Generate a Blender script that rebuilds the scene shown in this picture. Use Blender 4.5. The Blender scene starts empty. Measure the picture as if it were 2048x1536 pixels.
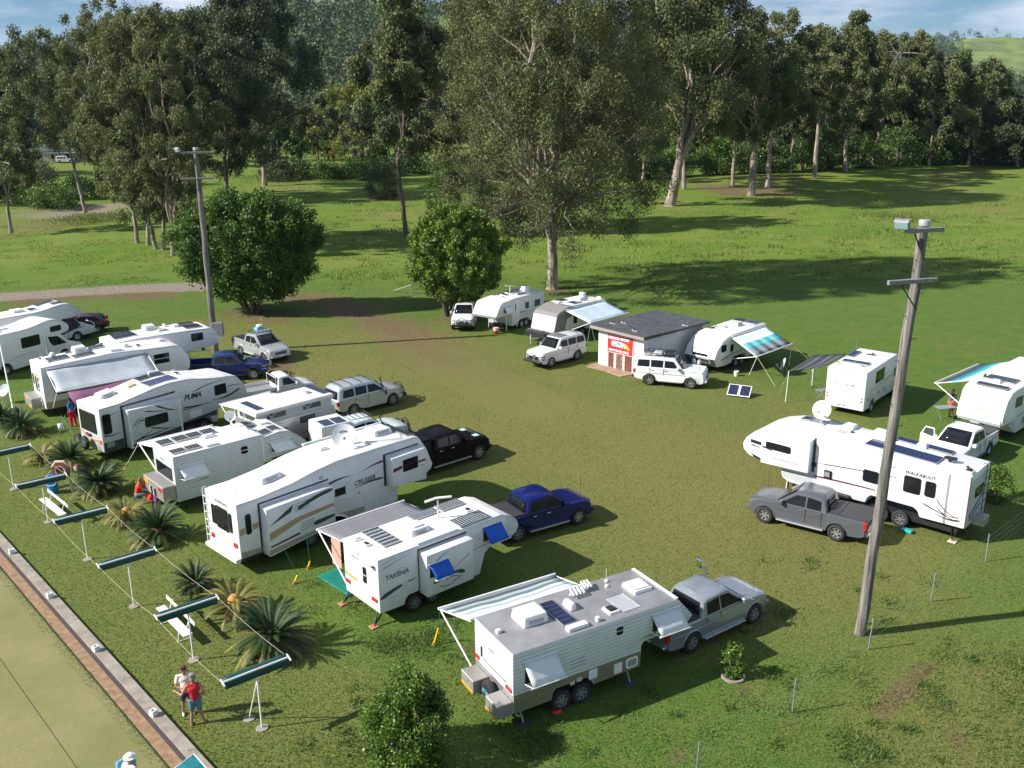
import bpy, bmesh, math, random
import numpy as np
from mathutils import Vector, Matrix
random.seed(7); RNG=np.random.default_rng(7)
R=math.radians; sin=math.sin; cos=math.cos; PI=math.pi
SC=bpy.context.scene; COL=SC.collection
# ------------------------------------------------------------------ camera
F_PX,PITCH,ROLL,CAM_H=1901.36,R(17.2767),R(-0.5065),18.8515
_fw=np.array([0,cos(PITCH),-sin(PITCH)]); _rt=np.array([1.,0,0]); _up=np.cross(_rt,_fw)
_r2=_rt*cos(ROLL)+_up*sin(ROLL); _u2=-_rt*sin(ROLL)+_up*cos(ROLL)
cd=bpy.data.cameras.new('camera'); cam=bpy.data.objects.new('camera',cd); COL.objects.link(cam)
cam.matrix_world=Matrix(((_r2[0],_u2[0],-_fw[0],0),(_r2[1],_u2[1],-_fw[1],0),(_r2[2],_u2[2],-_fw[2],CAM_H),(0,0,0,1)))
cd.sensor_width=36; cd.lens=36*F_PX/2048; cd.clip_start=.5; cd.clip_end=20000
SC.camera=cam
SUN_AZ=R(192); SUN_EL=R(35)          # direction the light comes from
# ------------------------------------------------------------------ world
W=bpy.data.worlds.new('World'); SC.world=W; W.use_nodes=True; nt=W.node_tree; nt.nodes.clear()
def nn(nt,t,**k):
    n=nt.nodes.new(t)
    for a,b in k.items(): setattr(n,a,b)
    return n
out=nn(nt,'ShaderNodeOutputWorld'); bg=nn(nt,'ShaderNodeBackground'); sky=nn(nt,'ShaderNodeTexSky'); sky.sky_type='NISHITA'
sky.sun_disc=False; sky.sun_elevation=SUN_EL; sky.sun_rotation=PI/2-SUN_AZ; sky.air_density=1.0; sky.dust_density=.0; sky.ozone_density=3.
tc=nn(nt,'ShaderNodeTexCoord'); mp=nn(nt,'ShaderNodeMapping'); mp.inputs['Scale'].default_value=(1.3,1.3,6.5); mp.inputs['Location'].default_value=(.35,.2,.0)
no=nn(nt,'ShaderNodeTexNoise'); no.inputs['Scale'].default_value=2.4; no.inputs['Detail'].default_value=9; no.inputs['Roughness'].default_value=.58
rp=nn(nt,'ShaderNodeValToRGB'); rp.color_ramp.elements[0].position=.43; rp.color_ramp.elements[1].position=.60
no2=nn(nt,'ShaderNodeTexNoise'); no2.inputs['Scale'].default_value=7.; no2.inputs['Detail'].default_value=6
rp2=nn(nt,'ShaderNodeValToRGB'); rp2.color_ramp.elements[0].position=.3; rp2.color_ramp.elements[1].position=.7
rp2.color_ramp.elements[0].color=(3.4,4.8,7.0,1); rp2.color_ramp.elements[1].color=(12.,12.8,14.,1)
mx=nn(nt,'ShaderNodeMix',data_type='RGBA')
L=nt.links.new
L(tc.outputs['Generated'],mp.inputs[0]); L(mp.outputs[0],no.inputs['Vector']); L(mp.outputs[0],no2.inputs['Vector']); L(no.outputs[0],rp.inputs[0]); L(no2.outputs[0],rp2.inputs[0])
tn=nn(nt,'ShaderNodeMix',data_type='RGBA'); tn.blend_type='MULTIPLY'; tn.inputs['Factor'].default_value=1; tn.inputs['B'].default_value=(.55,.76,1.0,1); L(sky.outputs[0],tn.inputs['A'])
L(rp.outputs[0],mx.inputs['Factor']); L(tn.outputs['Result'],mx.inputs['A']); L(rp2.outputs[0],mx.inputs['B']); L(mx.outputs['Result'],bg.inputs[0]); L(bg.outputs[0],out.inputs[0])
bg.inputs[1].default_value=.052
sl=bpy.data.lights.new('sun','SUN'); sl.energy=5.0; sl.angle=R(.55); sl.color=(1,.955,.885); so=bpy.data.objects.new('sun',sl); COL.objects.link(so)
so.rotation_euler=Vector((-cos(SUN_AZ)*cos(SUN_EL),-sin(SUN_AZ)*cos(SUN_EL),-sin(SUN_EL))).to_track_quat('-Z','Y').to_euler(); so.location=(-60,-20,60)
SC.view_settings.view_transform='Standard'; SC.view_settings.look='None'; SC.view_settings.exposure=0.72; SC.view_settings.gamma=1
SC.render.engine='CYCLES'; SC.cycles.max_bounces=6; SC.cycles.transparent_max_bounces=6
# ------------------------------------------------------------------ picture helper: point of a plane z=const seen at a photo pixel
def G(px,py,z=0.):
    d=_fw*F_PX+_r2*(px-1024)+_u2*(768-py); t=(z-CAM_H)/d[2]; p=np.array([0,0,CAM_H])+d*t
    return Vector(p)
def height_at(p,py):
    # height of a vertical through ground point p whose top appears at picture row py
    lo,hi=0.,80.
    for _ in range(40):
        m=(lo+hi)/2; v=np.array([p[0],p[1],p[2]+m-CAM_H]); y=768-F_PX*(v@_u2)/(v@_fw)
        if y>py: lo=m
        else: hi=m
    return lo
def scale_at(p): return F_PX/(np.array([p[0],p[1],-CAM_H])@_fw)
# ------------------------------------------------------------------ materials
MATS={}
def _vary(m,nt,bs,color,amt,scale,bump,coord='Object'):
    tc=nn(nt,'ShaderNodeTexCoord'); n=nn(nt,'ShaderNodeTexNoise'); n.inputs['Scale'].default_value=scale; n.inputs['Detail'].default_value=6
    nt.links.new(tc.outputs[coord],n.inputs['Vector'])
    mr=nn(nt,'ShaderNodeMapRange'); mr.inputs[1].default_value=.3; mr.inputs[2].default_value=.7; mr.inputs[3].default_value=1-amt; mr.inputs[4].default_value=1+amt*.5
    nt.links.new(n.outputs[0],mr.inputs[0])
    h=nn(nt,'ShaderNodeHueSaturation'); h.inputs['Color'].default_value=(*color,1); nt.links.new(mr.outputs[0],h.inputs['Value']); nt.links.new(h.outputs[0],bs.inputs['Base Color'])
    if bump:
        b=nn(nt,'ShaderNodeBump'); b.inputs['Strength'].default_value=bump; b.inputs['Distance'].default_value=.02; nt.links.new(n.outputs[0],b.inputs['Height']); nt.links.new(b.outputs[0],bs.inputs['Normal'])
    return h
def mat(name,color,rough=.5,metal=0.,amt=.08,scale=3.,bump=0.,emit=None,coat=0.):
    if name in MATS: return MATS[name]
    m=bpy.data.materials.new(name); m.use_nodes=True; nt=m.node_tree; bs=nt.nodes['Principled BSDF']
    bs.inputs['Roughness'].default_value=rough; bs.inputs['Metallic'].default_value=metal
    if coat: bs.inputs['Coat Weight'].default_value=coat; bs.inputs['Coat Roughness'].default_value=.06
    _vary(m,nt,bs,color,amt,scale,bump)
    MATS[name]=m; return m
def dull(m,s=.25):
    m.node_tree.nodes['Principled BSDF'].inputs['Specular IOR Level'].default_value=s; return m
def ribbed(name,color,step=.11,strength=.9,rough=.35,metal=0.,axis='Z',amt=.08):
    if name in MATS: return MATS[name]
    m=mat(name,color,rough,metal,amt); nt=m.node_tree; bs=nt.nodes['Principled BSDF']
    tc=nn(nt,'ShaderNodeTexCoord'); w=nn(nt,'ShaderNodeTexWave'); w.wave_type='BANDS'; w.bands_direction=axis; w.wave_profile='SAW'
    w.inputs['Scale'].default_value=.31416/step; nt.links.new(tc.outputs['Object'],w.inputs['Vector'])
    b=nn(nt,'ShaderNodeBump'); b.inputs['Strength'].default_value=strength; b.inputs['Distance'].default_value=.02
    nt.links.new(w.outputs['Fac'],b.inputs['Height']); nt.links.new(b.outputs[0],bs.inputs['Normal'])
    lt=nn(nt,'ShaderNodeMath',operation='LESS_THAN'); lt.inputs[1].default_value=.22; nt.links.new(w.outputs['Fac'],lt.inputs[0]); ml=nn(nt,'ShaderNodeMix',data_type='RGBA'); nt.links.new(lt.outputs[0],ml.inputs['Factor']); src=bs.inputs['Base Color'].links[0].from_socket; nt.links.new(src,ml.inputs['A']); ml.inputs['B'].default_value=(color[0]*.62,color[1]*.64,color[2]*.67,1); nt.links.new(ml.outputs['Result'],bs.inputs['Base Color']); return m  # darker bands paint the groove shade into the base colour
def solar(name,cell,line,nx,ny,lw=.06,diamond=False):
    if name in MATS: return MATS[name]
    m=bpy.data.materials.new(name); m.use_nodes=True; nt=m.node_tree; bs=nt.nodes['Principled BSDF']; bs.inputs['Roughness'].default_value=.22
    uv=nn(nt,'ShaderNodeUVMap'); uv.uv_map='UVMap'; sp=nn(nt,'ShaderNodeSeparateXYZ'); nt.links.new(uv.outputs[0],sp.inputs[0])
    def M(op,a,b=None):
        n=nn(nt,'ShaderNodeMath',operation=op)
        for i,v in enumerate((a,b)):
            if v is None: continue
            if hasattr(v,'default_value') or hasattr(v,'is_linked'): nt.links.new(v,n.inputs[i])
            else: n.inputs[i].default_value=v
        return n.outputs[0]
    fx=M('ABSOLUTE',M('SUBTRACT',M('FRACT',M('MULTIPLY',sp.outputs[0],nx)),.5)); fy=M('ABSOLUTE',M('SUBTRACT',M('FRACT',M('MULTIPLY',sp.outputs[1],ny)),.5))
    g=M('GREATER_THAN',M('MAXIMUM',fx,fy),.5-lw)
    if diamond: g=M('MAXIMUM',g,M('GREATER_THAN',M('ADD',fx,fy),.72))
    mx=nn(nt,'ShaderNodeMix',data_type='RGBA'); nt.links.new(g,mx.inputs['Factor']); mx.inputs['A'].default_value=(*cell,1); mx.inputs['B'].default_value=(*line,1); nt.links.new(mx.outputs['Result'],bs.inputs['Base Color'])
    MATS[name]=m; return m
def striped(name,cols,axis=1,rough=.6,checker=None):
    """fabric with bands laid along its UV"""
    m=bpy.data.materials.new(name); m.use_nodes=True; nt=m.node_tree; bs=nt.nodes['Principled BSDF']; bs.inputs['Roughness'].default_value=rough
    uv=nn(nt,'ShaderNodeUVMap'); uv.uv_map='UVMap'; sp=nn(nt,'ShaderNodeSeparateXYZ'); nt.links.new(uv.outputs[0],sp.inputs[0])
    r=nn(nt,'ShaderNodeValToRGB'); r.color_ramp.interpolation='CONSTANT'; els=r.color_ramp.elements
    els[0].position=0; els[0].color=(*cols[0][1],1); els[1].position=cols[1][0]; els[1].color=(*cols[1][1],1)
    for p,c in cols[2:]: e=els.new(p); e.color=(*c,1)
    nt.links.new(sp.outputs[axis],r.inputs[0]); src=r.outputs[0]
    if checker:
        fr=nn(nt,'ShaderNodeMath',operation='FRACT'); mu=nn(nt,'ShaderNodeMath',operation='MULTIPLY'); mu.inputs[1].default_value=checker; nt.links.new(sp.outputs[0],mu.inputs[0]); nt.links.new(mu.outputs[0],fr.inputs[0])
        gt=nn(nt,'ShaderNodeMath',operation='GREATER_THAN'); gt.inputs[1].default_value=.5; nt.links.new(fr.outputs[0],gt.inputs[0])
        ms=nn(nt,'ShaderNodeMath',operation='MULTIPLY'); ms.inputs[1].default_value=.28; nt.links.new(gt.outputs[0],ms.inputs[0])
        mx=nn(nt,'ShaderNodeMix',data_type='RGBA'); nt.links.new(ms.outputs[0],mx.inputs['Factor']); nt.links.new(src,mx.inputs['A']); mx.inputs['B'].default_value=(.75,.85,.88,1); src=mx.outputs['Result']
    nt.links.new(src,bs.inputs['Base Color']); MATS[name]=m; return m
def leafmat(name,c1,c2,trans=.25,rough=.55):
    if name in MATS: return MATS[name]
    m=bpy.data.materials.new(name); m.use_nodes=True; nt=m.node_tree; bs=nt.nodes['Principled BSDF']; bs.inputs['Roughness'].default_value=rough
    at=nn(nt,'ShaderNodeAttribute'); at.attribute_name='var'; mx=nn(nt,'ShaderNodeMix',data_type='RGBA'); mx.inputs['A'].default_value=(*c1,1); mx.inputs['B'].default_value=(*c2,1)
    nt.links.new(at.outputs['Fac'],mx.inputs['Factor']); nt.links.new(mx.outputs['Result'],bs.inputs['Base Color'])
    tr=nn(nt,'ShaderNodeBsdfTranslucent'); nt.links.new(mx.outputs['Result'],tr.inputs[0]); ms=nn(nt,'ShaderNodeMixShader'); ms.inputs[0].default_value=trans
    o=nt.nodes['Material Output']; nt.links.new(bs.outputs[0],ms.inputs[1]); nt.links.new(tr.outputs[0],ms.inputs[2]); nt.links.new(ms.outputs[0],o.inputs[0])
    MATS[name]=m; return m
white=mat('white_gelcoat',(.80,.80,.79),.30,amt=.07,scale=1.5,coat=.25); whiteroof=mat('white_roof',(.77,.765,.74),.5,amt=.20,scale=1.1); clad=ribbed('white_cladding',(.74,.75,.75),.13,.8)
glass=mat('dark_glass',(.012,.014,.016),.06,amt=.02); tint=mat('grey_glass',(.05,.065,.07),.07,amt=.1); dull(glass,.3); dull(tint,.3); black=mat('black_trim',(.02,.02,.02),.45); rubber=mat('tyre_rubber',(.028,.027,.026),.85,amt=.2,scale=20)
alloy=mat('alloy_metal',(.55,.56,.58),.3,.75); steel=mat('brushed_steel',(.50,.50,.50),.35,.7,amt=.15,scale=8); wpaint=mat('white_paint',(.80,.80,.78),.4); grey=mat('mid_grey',(.28,.29,.30),.5)
dgrey=mat('charcoal_grey',(.07,.07,.075),.5); checkplate=mat('chequer_plate',(.42,.40,.37),.45,.5,amt=.25,scale=30,bump=.4); red=mat('red_lens',(.45,.02,.02),.25); amber=mat('amber_band',(.80,.32,.03),.4); chrome=mat('chrome',(.7,.7,.7),.1,1.)
alroof=mat('weathered_aluminium_roof',(.33,.33,.33),.42,.35,amt=.22,scale=1.6,bump=.1); olive=mat('olive_skirt',(.20,.185,.11),.4); beige=mat('beige_plastic',(.55,.5,.4),.5)
S_blue=solar('solar_blue',(.010,.016,.05),(.07,.09,.16),12,6,.04); S_dark=solar('solar_dark',(.012,.018,.028),(.16,.18,.2),4,9,.035); S_dia=solar('solar_octagon_cells',(.012,.02,.03),(.72,.75,.75),12,6,.03,True); S_strip=solar('solar_strip',(.02,.028,.035),(.6,.62,.62),4,1,.03)
# ------------------------------------------------------------------ mesh helpers
def link(name,me,parent=None,mats=()):
    o=bpy.data.objects.new(name,me); COL.objects.link(o)
    if parent is not None: o.parent=parent
    for m in (mats if isinstance(mats,(list,tuple)) else [mats]): me.materials.append(m)
    return o
def smooth(me,on=True): me.polygons.foreach_set('use_smooth',[on]*len(me.polygons))
def fin(name,bm,m,parent=None,sm=False,auto=None):
    bmesh.ops.recalc_face_normals(bm,faces=bm.faces) if len(bm.faces) else None
    me=bpy.data.meshes.new(name); bm.to_mesh(me); bm.free()
    if sm or auto: smooth(me)
    o=link(name,me,parent,m)
    if auto: me.set_sharp_from_angle(angle=R(auto))
    return o
def tag(o,label=None,cat=None,group=None,kind=None):
    if label: o['label']=label
    if cat: o['category']=cat
    if group: o['group']=group
    if kind: o['kind']=kind
    return o
def thing(name,label,cat,loc=(0,0,0),rz=0.,group=None):
    o=bpy.data.objects.new(name,None); COL.objects.link(o); o.location=loc; o.rotation_euler=(0,0,rz); o.empty_display_size=.3
    return tag(o,label,cat,group)
def copytree(o,parent=None):
    c=o.copy(); COL.objects.link(c); c.parent=parent
    if parent is not None: c.matrix_parent_inverse=o.matrix_parent_inverse
    for ch in list(KIDS.get(o.name,[])) : copytree(ch,c)
    return c
KIDS={}
def kids_index(o):
    KIDS[o.name]=[c for c in bpy.data.objects if c.parent==o]
    for c in KIDS[o.name]: kids_index(c)
def bbox(bm,x0,x1,y0,y1,z0,z1,bev=0.,seg=1,top=0.):
    vs=[bm.verts.new(p) for p in ((x0,y0,z0),(x1,y0,z0),(x1,y1,z0),(x0,y1,z0),(x0+top,y0+top,z1),(x1-top,y0+top,z1),(x1-top,y1-top,z1),(x0+top,y1-top,z1))]
    fs=[bm.faces.new([vs[i] for i in q]) for q in ((0,3,2,1),(4,5,6,7),(0,1,5,4),(1,2,6,5),(2,3,7,6),(3,0,4,7))]
    if bev: bmesh.ops.bevel(bm,geom=list({e for f in fs for e in f.edges}),offset=bev,segments=seg,affect='EDGES',profile=.5)
def box(name,a,m,parent=None,bev=.01,top=0.,seg=1):
    bm=bmesh.new(); bbox(bm,*a,bev,seg,top); return fin(name,bm,m,parent)
def tube(bm,pts,r,seg=8,cap=True):
    pts=[Vector(p) for p in pts]; rs=r if isinstance(r,(list,tuple)) else [r]*len(pts); rings=[]
    for i,p in enumerate(pts):
        d=(pts[min(i+1,len(pts)-1)]-pts[max(i-1,0)]); d=d.normalized() if d.length>1e-9 else Vector((0,0,1))
        a=d.orthogonal().normalized() if i==0 else (rings_a-d*rings_a.dot(d)).normalized(); rings_a=a; b=d.cross(a)
        rings.append([bm.verts.new(p+(a*cos(2*PI*k/seg)+b*sin(2*PI*k/seg))*rs[i]) for k in range(seg)])
    for i in range(len(rings)-1):
        for k in range(seg): bm.faces.new((rings[i][k],rings[i][(k+1)%seg],rings[i+1][(k+1)%seg],rings[i+1][k]))
    if cap: bm.faces.new(rings[0][::-1]); bm.faces.new(rings[-1])
def tubes(name,lines,r,m,parent=None,seg=8):
    bm=bmesh.new()
    for l in lines: tube(bm,l,r,seg)
    return fin(name,bm,m,parent,auto=40)
def prism(name,pts,y0,y1,m,parent=None,plane='y',bev=0.,seg=2,roofmat=None,sm=False):
    """polygon in a plane, extruded between two offsets along the plane's normal"""
    def P(a,b,v): return {'y':(a,v,b),'x':(v,a,b),'z':(a,b,v)}[plane]
    bm=bmesh.new(); A=[bm.verts.new(P(a,b,y0)) for a,b in pts]; B=[bm.verts.new(P(a,b,y1)) for a,b in pts]; n=len(pts)
    bm.faces.new(A); bm.faces.new(B[::-1])
    for i in range(n): bm.faces.new((A[i],A[(i+1)%n],B[(i+1)%n],B[i]))
    bmesh.ops.recalc_face_normals(bm,faces=bm.faces)
    if bev: bmesh.ops.bevel(bm,geom=[e for e in bm.edges if e.calc_face_angle(0)>R(14)],offset=bev,segments=seg,affect='EDGES',profile=.5,clamp_overlap=True)
    if roofmat is not None:
        bm.normal_update()
        for f in bm.faces:
            if f.normal.z>.62 and f.calc_center_median().z>1.6: f.material_index=1
    bmesh.ops.triangulate(bm,faces=[f for f in bm.faces if len(f.verts)>4])
    return fin(name,bm,[m,roofmat] if roofmat is not None else m,parent,auto=35 if (bev or sm) else None)
def rrect(x0,x1,z0,z1,r,n=4):
    x0,x1=min(x0,x1),max(x0,x1); z0,z1=min(z0,z1),max(z0,z1)
    r=min(r,(x1-x0)/2.01,(z1-z0)/2.01); o=[]
    for cx,cz,a0 in ((x1-r,z1-r,0),(x0+r,z1-r,90),(x0+r,z0+r,180),(x1-r,z0+r,270)):
        for k in range(n+1): a=R(a0+90*k/n); o.append((cx+r*cos(a),cz+r*sin(a)))
    return o
def lathe(bm,prof,axis='z',seg=24,c=(0,0,0),cap=True):
    """prof: (radius, height) list"""
    rings=[]
    for r,h in prof:
        ring=[]
        for k in range(seg):
            a=2*PI*k/seg; p={'z':(r*cos(a),r*sin(a),h),'y':(r*cos(a),h,r*sin(a)),'x':(h,r*cos(a),r*sin(a))}[axis]
            ring.append(bm.verts.new((c[0]+p[0],c[1]+p[1],c[2]+p[2])))
        rings.append(ring)
    for i in range(len(rings)-1):
        for k in range(seg): bm.faces.new((rings[i][k],rings[i][(k+1)%seg],rings[i+1][(k+1)%seg],rings[i+1][k]))
    if cap and prof[0][0]>1e-6: bm.faces.new(rings[0])
    if cap and prof[-1][0]>1e-6: bm.faces.new(rings[-1][::-1])
    bmesh.ops.remove_doubles(bm,verts=bm.verts,dist=1e-6)
def quadmesh(name,rows,m,parent=None,thick=.006,sm=True):
    """sheet through a grid of points rows[i][j]; UV u along j, v along i"""
    nr,nc=len(rows),len(rows[0]); bm=bmesh.new(); vs=[[bm.verts.new(p) for p in r] for r in rows]; uv=bm.loops.layers.uv.new('UVMap')
    for i in range(nr-1):
        for j in range(nc-1):
            f=bm.faces.new((vs[i][j],vs[i][j+1],vs[i+1][j+1],vs[i+1][j]))
            for lp,(a,b) in zip(f.loops,((i,j),(i,j+1),(i+1,j+1),(i+1,j))): lp[uv].uv=(b/(nc-1),a/(nr-1))
    me=bpy.data.meshes.new(name); bm.to_mesh(me); bm.free()
    if sm: smooth(me)
    o=link(name,me,parent,m)
    if thick: s=o.modifiers.new('thickness','SOLIDIFY'); s.thickness=thick; s.offset=0
    return o
def textmesh(name,s,size,m,parent,origin,u,v,thick=.003,shear=0.,space=1.,bold=0.,align='LEFT'):
    """lettering as real geometry; u = reading direction, v = up direction (vehicle axes)"""
    c=bpy.data.curves.new('t','FONT'); c.body=s; c.size=size; c.extrude=thick; c.shear=shear; c.space_character=space; c.offset=bold; c.align_x=align; c.resolution_u=2
    t=bpy.data.objects.new('t',c); COL.objects.link(t); dg=bpy.context.evaluated_depsgraph_get(); me=bpy.data.meshes.new_from_object(t.evaluated_get(dg))
    bpy.data.objects.remove(t); bpy.data.curves.remove(c)
    u=Vector(u).normalized(); v=Vector(v).normalized(); w=u.cross(v)
    me.transform(Matrix(((u.x,v.x,w.x,origin[0]),(u.y,v.y,w.y,origin[1]),(u.z,v.z,w.z,origin[2]),(0,0,0,1)))); me.materials.clear()
    return link(name,me,parent,m)
# ------------------------------------------------------------------ wheels (one mesh for each size, shared by every wheel)
WM={}
def wheel_meshes(r,w,style):
    k=(round(r,2),round(w,2),style)
    if k in WM: return WM[k]
    bm=bmesh.new(); lathe(bm,[(r*.60,-w*.42),(r*.66,-w*.5),(r*.93,-w*.48),(r,-w*.36),(r*1.0,w*.36),(r*.93,w*.48),(r*.66,w*.5),(r*.60,w*.42)],'y',28,cap=False)
    t=fin('tyre',bm,rubber,auto=50); tm=t.data; bpy.data.objects.remove(t)
    bm=bmesh.new(); q=r*.61
    lathe(bm,[(q,-w*.40),(q*.93,-w*.42),(q*.88,-w*.28),(q*.30,-w*.20),(q*.26,-w*.33),(0,-w*.34)],'y',24,cap=False)
    n={'spoke':6,'steel':8,'multi':7}[style]
    for k2 in range(n):
        a=2*PI*k2/n
        if style=='steel':
            lathe(bm,[(q*.1,-w*.255),(0,-w*.256)],'y',8,(q*.62*cos(a),0,q*.62*sin(a)))
        else:
            ww=.17 if style=='spoke' else .10
            c,s=cos(a),sin(a); p=lambda rr,t,y:(q*(rr*c-t*s),y,q*(rr*s+t*c))
            vs=[bm.verts.new(v) for v in (p(.2,-ww,-w*.36),p(.93,-ww*.8,-w*.40),p(.93,ww*.8,-w*.40),p(.2,ww,-w*.36),p(.2,-ww,-w*.22),p(.93,-ww*.8,-w*.3),p(.93,ww*.8,-w*.3),p(.2,ww,-w*.22))]
            for f in ((0,1,2,3),(0,4,5,1),(3,2,6,7)): bm.faces.new([vs[i] for i in f])
    rm=fin('rim',bm,[alloy,black],auto=30); me=rm.data
    for p in me.polygons:
        c=p.center; rr=math.hypot(c.x,c.z)
        if style!='steel' and q*.3<rr<q*.86 and c.y>-w*.29 and abs(p.normal.y)>.5: p.material_index=1
        if style=='steel' and rr>q*.45 and rr<q*.75 and len(p.vertices)<=8 and c.y<-w*.25 and p.area<.02 and abs(p.normal.y)>.9: p.material_index=1
    bpy.data.objects.remove(rm); WM[k]=(tm,me); return WM[k]
def wheel(parent,x,y,r=.37,w=.26,style='spoke',z=None):
    tm,rm=wheel_meshes(r,w,style); o=bpy.data.objects.new('wheel',tm); COL.objects.link(o); o.parent=parent; o.location=(x,y,r if z is None else z)
    q=bpy.data.objects.new('rim',rm); COL.objects.link(q); q.parent=o
    if y>0: o.rotation_euler=(0,0,PI)
    return o
# ------------------------------------------------------------------ cars
def arch(cx,cz,r,z0,n=9):
    a0=math.asin(max(-1,min(1,(z0-cz)/r))); return [(cx+r*cos(a0+(PI-2*a0)*k/(n-1)),cz+r*sin(a0+(PI-2*a0)*k/(n-1))) for k in range(n)]
CARS={
 'ute':dict(L=5.36,W=1.85,ra=1.24,fa=4.46,hood=[(3.95,1.16),(4.6,1.13),(5.05,1.06),(5.26,.95)],deck=1.18,cab=[(1.68,1.12),(1.84,1.66),(2.02,1.76),(2.9,1.80),(3.15,1.77),(4.02,1.13)],side=[[(1.98,1.20),(2.02,1.60),(2.62,1.66),(2.62,1.20)],[(2.70,1.20),(2.70,1.66),(3.12,1.64),(3.74,1.20)]],belt=1.14),
 'single':dict(L=5.0,W=1.8,ra=1.1,fa=4.15,hood=[(3.75,1.12),(4.3,1.08),(4.7,.98),(4.9,.86)],deck=1.0,cab=[(2.35,1.1),(2.45,1.66),(2.6,1.74),(3.0,1.75),(3.15,1.72),(3.85,1.12)],side=[[(2.68,1.18),(2.70,1.60),(3.1,1.60),(3.58,1.18)]],belt=1.12),
 'wagon':dict(L=4.9,W=1.9,ra=1.12,fa=3.97,hood=[(3.55,1.17),(4.2,1.15),(4.68,1.08),(4.84,.95)],deck=1.14,cab=[(.06,1.1),(.20,1.65),(.42,1.85),(1.6,1.90),(2.7,1.86),(2.85,1.82),(3.65,1.13)],side=[[(.42,1.22),(.52,1.66),(1.22,1.70),(1.22,1.22)],[(1.32,1.22),(1.32,1.71),(2.12,1.70),(2.12,1.22)],[(2.22,1.22),(2.22,1.70),(2.74,1.66),(3.3,1.22)]],belt=1.14),
 'boxy':dict(L=4.8,W=1.78,ra=1.08,fa=3.81,hood=[(3.28,1.24),(4.0,1.22),(4.6,1.18),(4.72,1.04)],deck=1.2,cab=[(.05,1.15),(.12,1.72),(.3,1.86),(1.5,1.91),(2.55,1.90),(2.72,1.85),(3.3,1.2)],side=[[(.25,1.28),(.30,1.70),(1.05,1.72),(1.05,1.28)],[(1.15,1.28),(1.15,1.73),(1.95,1.73),(1.95,1.28)],[(2.05,1.28),(2.05,1.73),(2.62,1.71),(2.98,1.28)]],belt=1.2),
 'hatch':dict(L=4.2,W=1.74,ra=.78,fa=3.38,hood=[(3.05,1.02),(3.6,.94),(3.95,.82),(4.1,.7)],deck=.98,cab=[(.08,.95),(.5,1.38),(.9,1.46),(1.9,1.48),(2.2,1.42),(3.2,.98)],side=[[(.62,1.04),(.9,1.34),(1.52,1.38),(1.52,1.04)],[(1.6,1.04),(1.6,1.38),(2.1,1.34),(2.75,1.04)]],belt=.98),
 'pickup':dict(L=5.85,W=2.03,ra=1.3,fa=4.9,hood=[(4.2,1.28),(4.9,1.26),(5.5,1.18),(5.72,1.02)],deck=1.3,cab=[(1.98,1.24),(2.12,1.78),(2.3,1.90),(3.3,1.93),(3.5,1.9),(4.3,1.25)],side=[[(2.28,1.33),(2.30,1.74),(2.95,1.78),(2.95,1.33)],[(3.04,1.33),(3.04,1.78),(3.45,1.76),(4.0,1.33)]],belt=1.26)}
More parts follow.
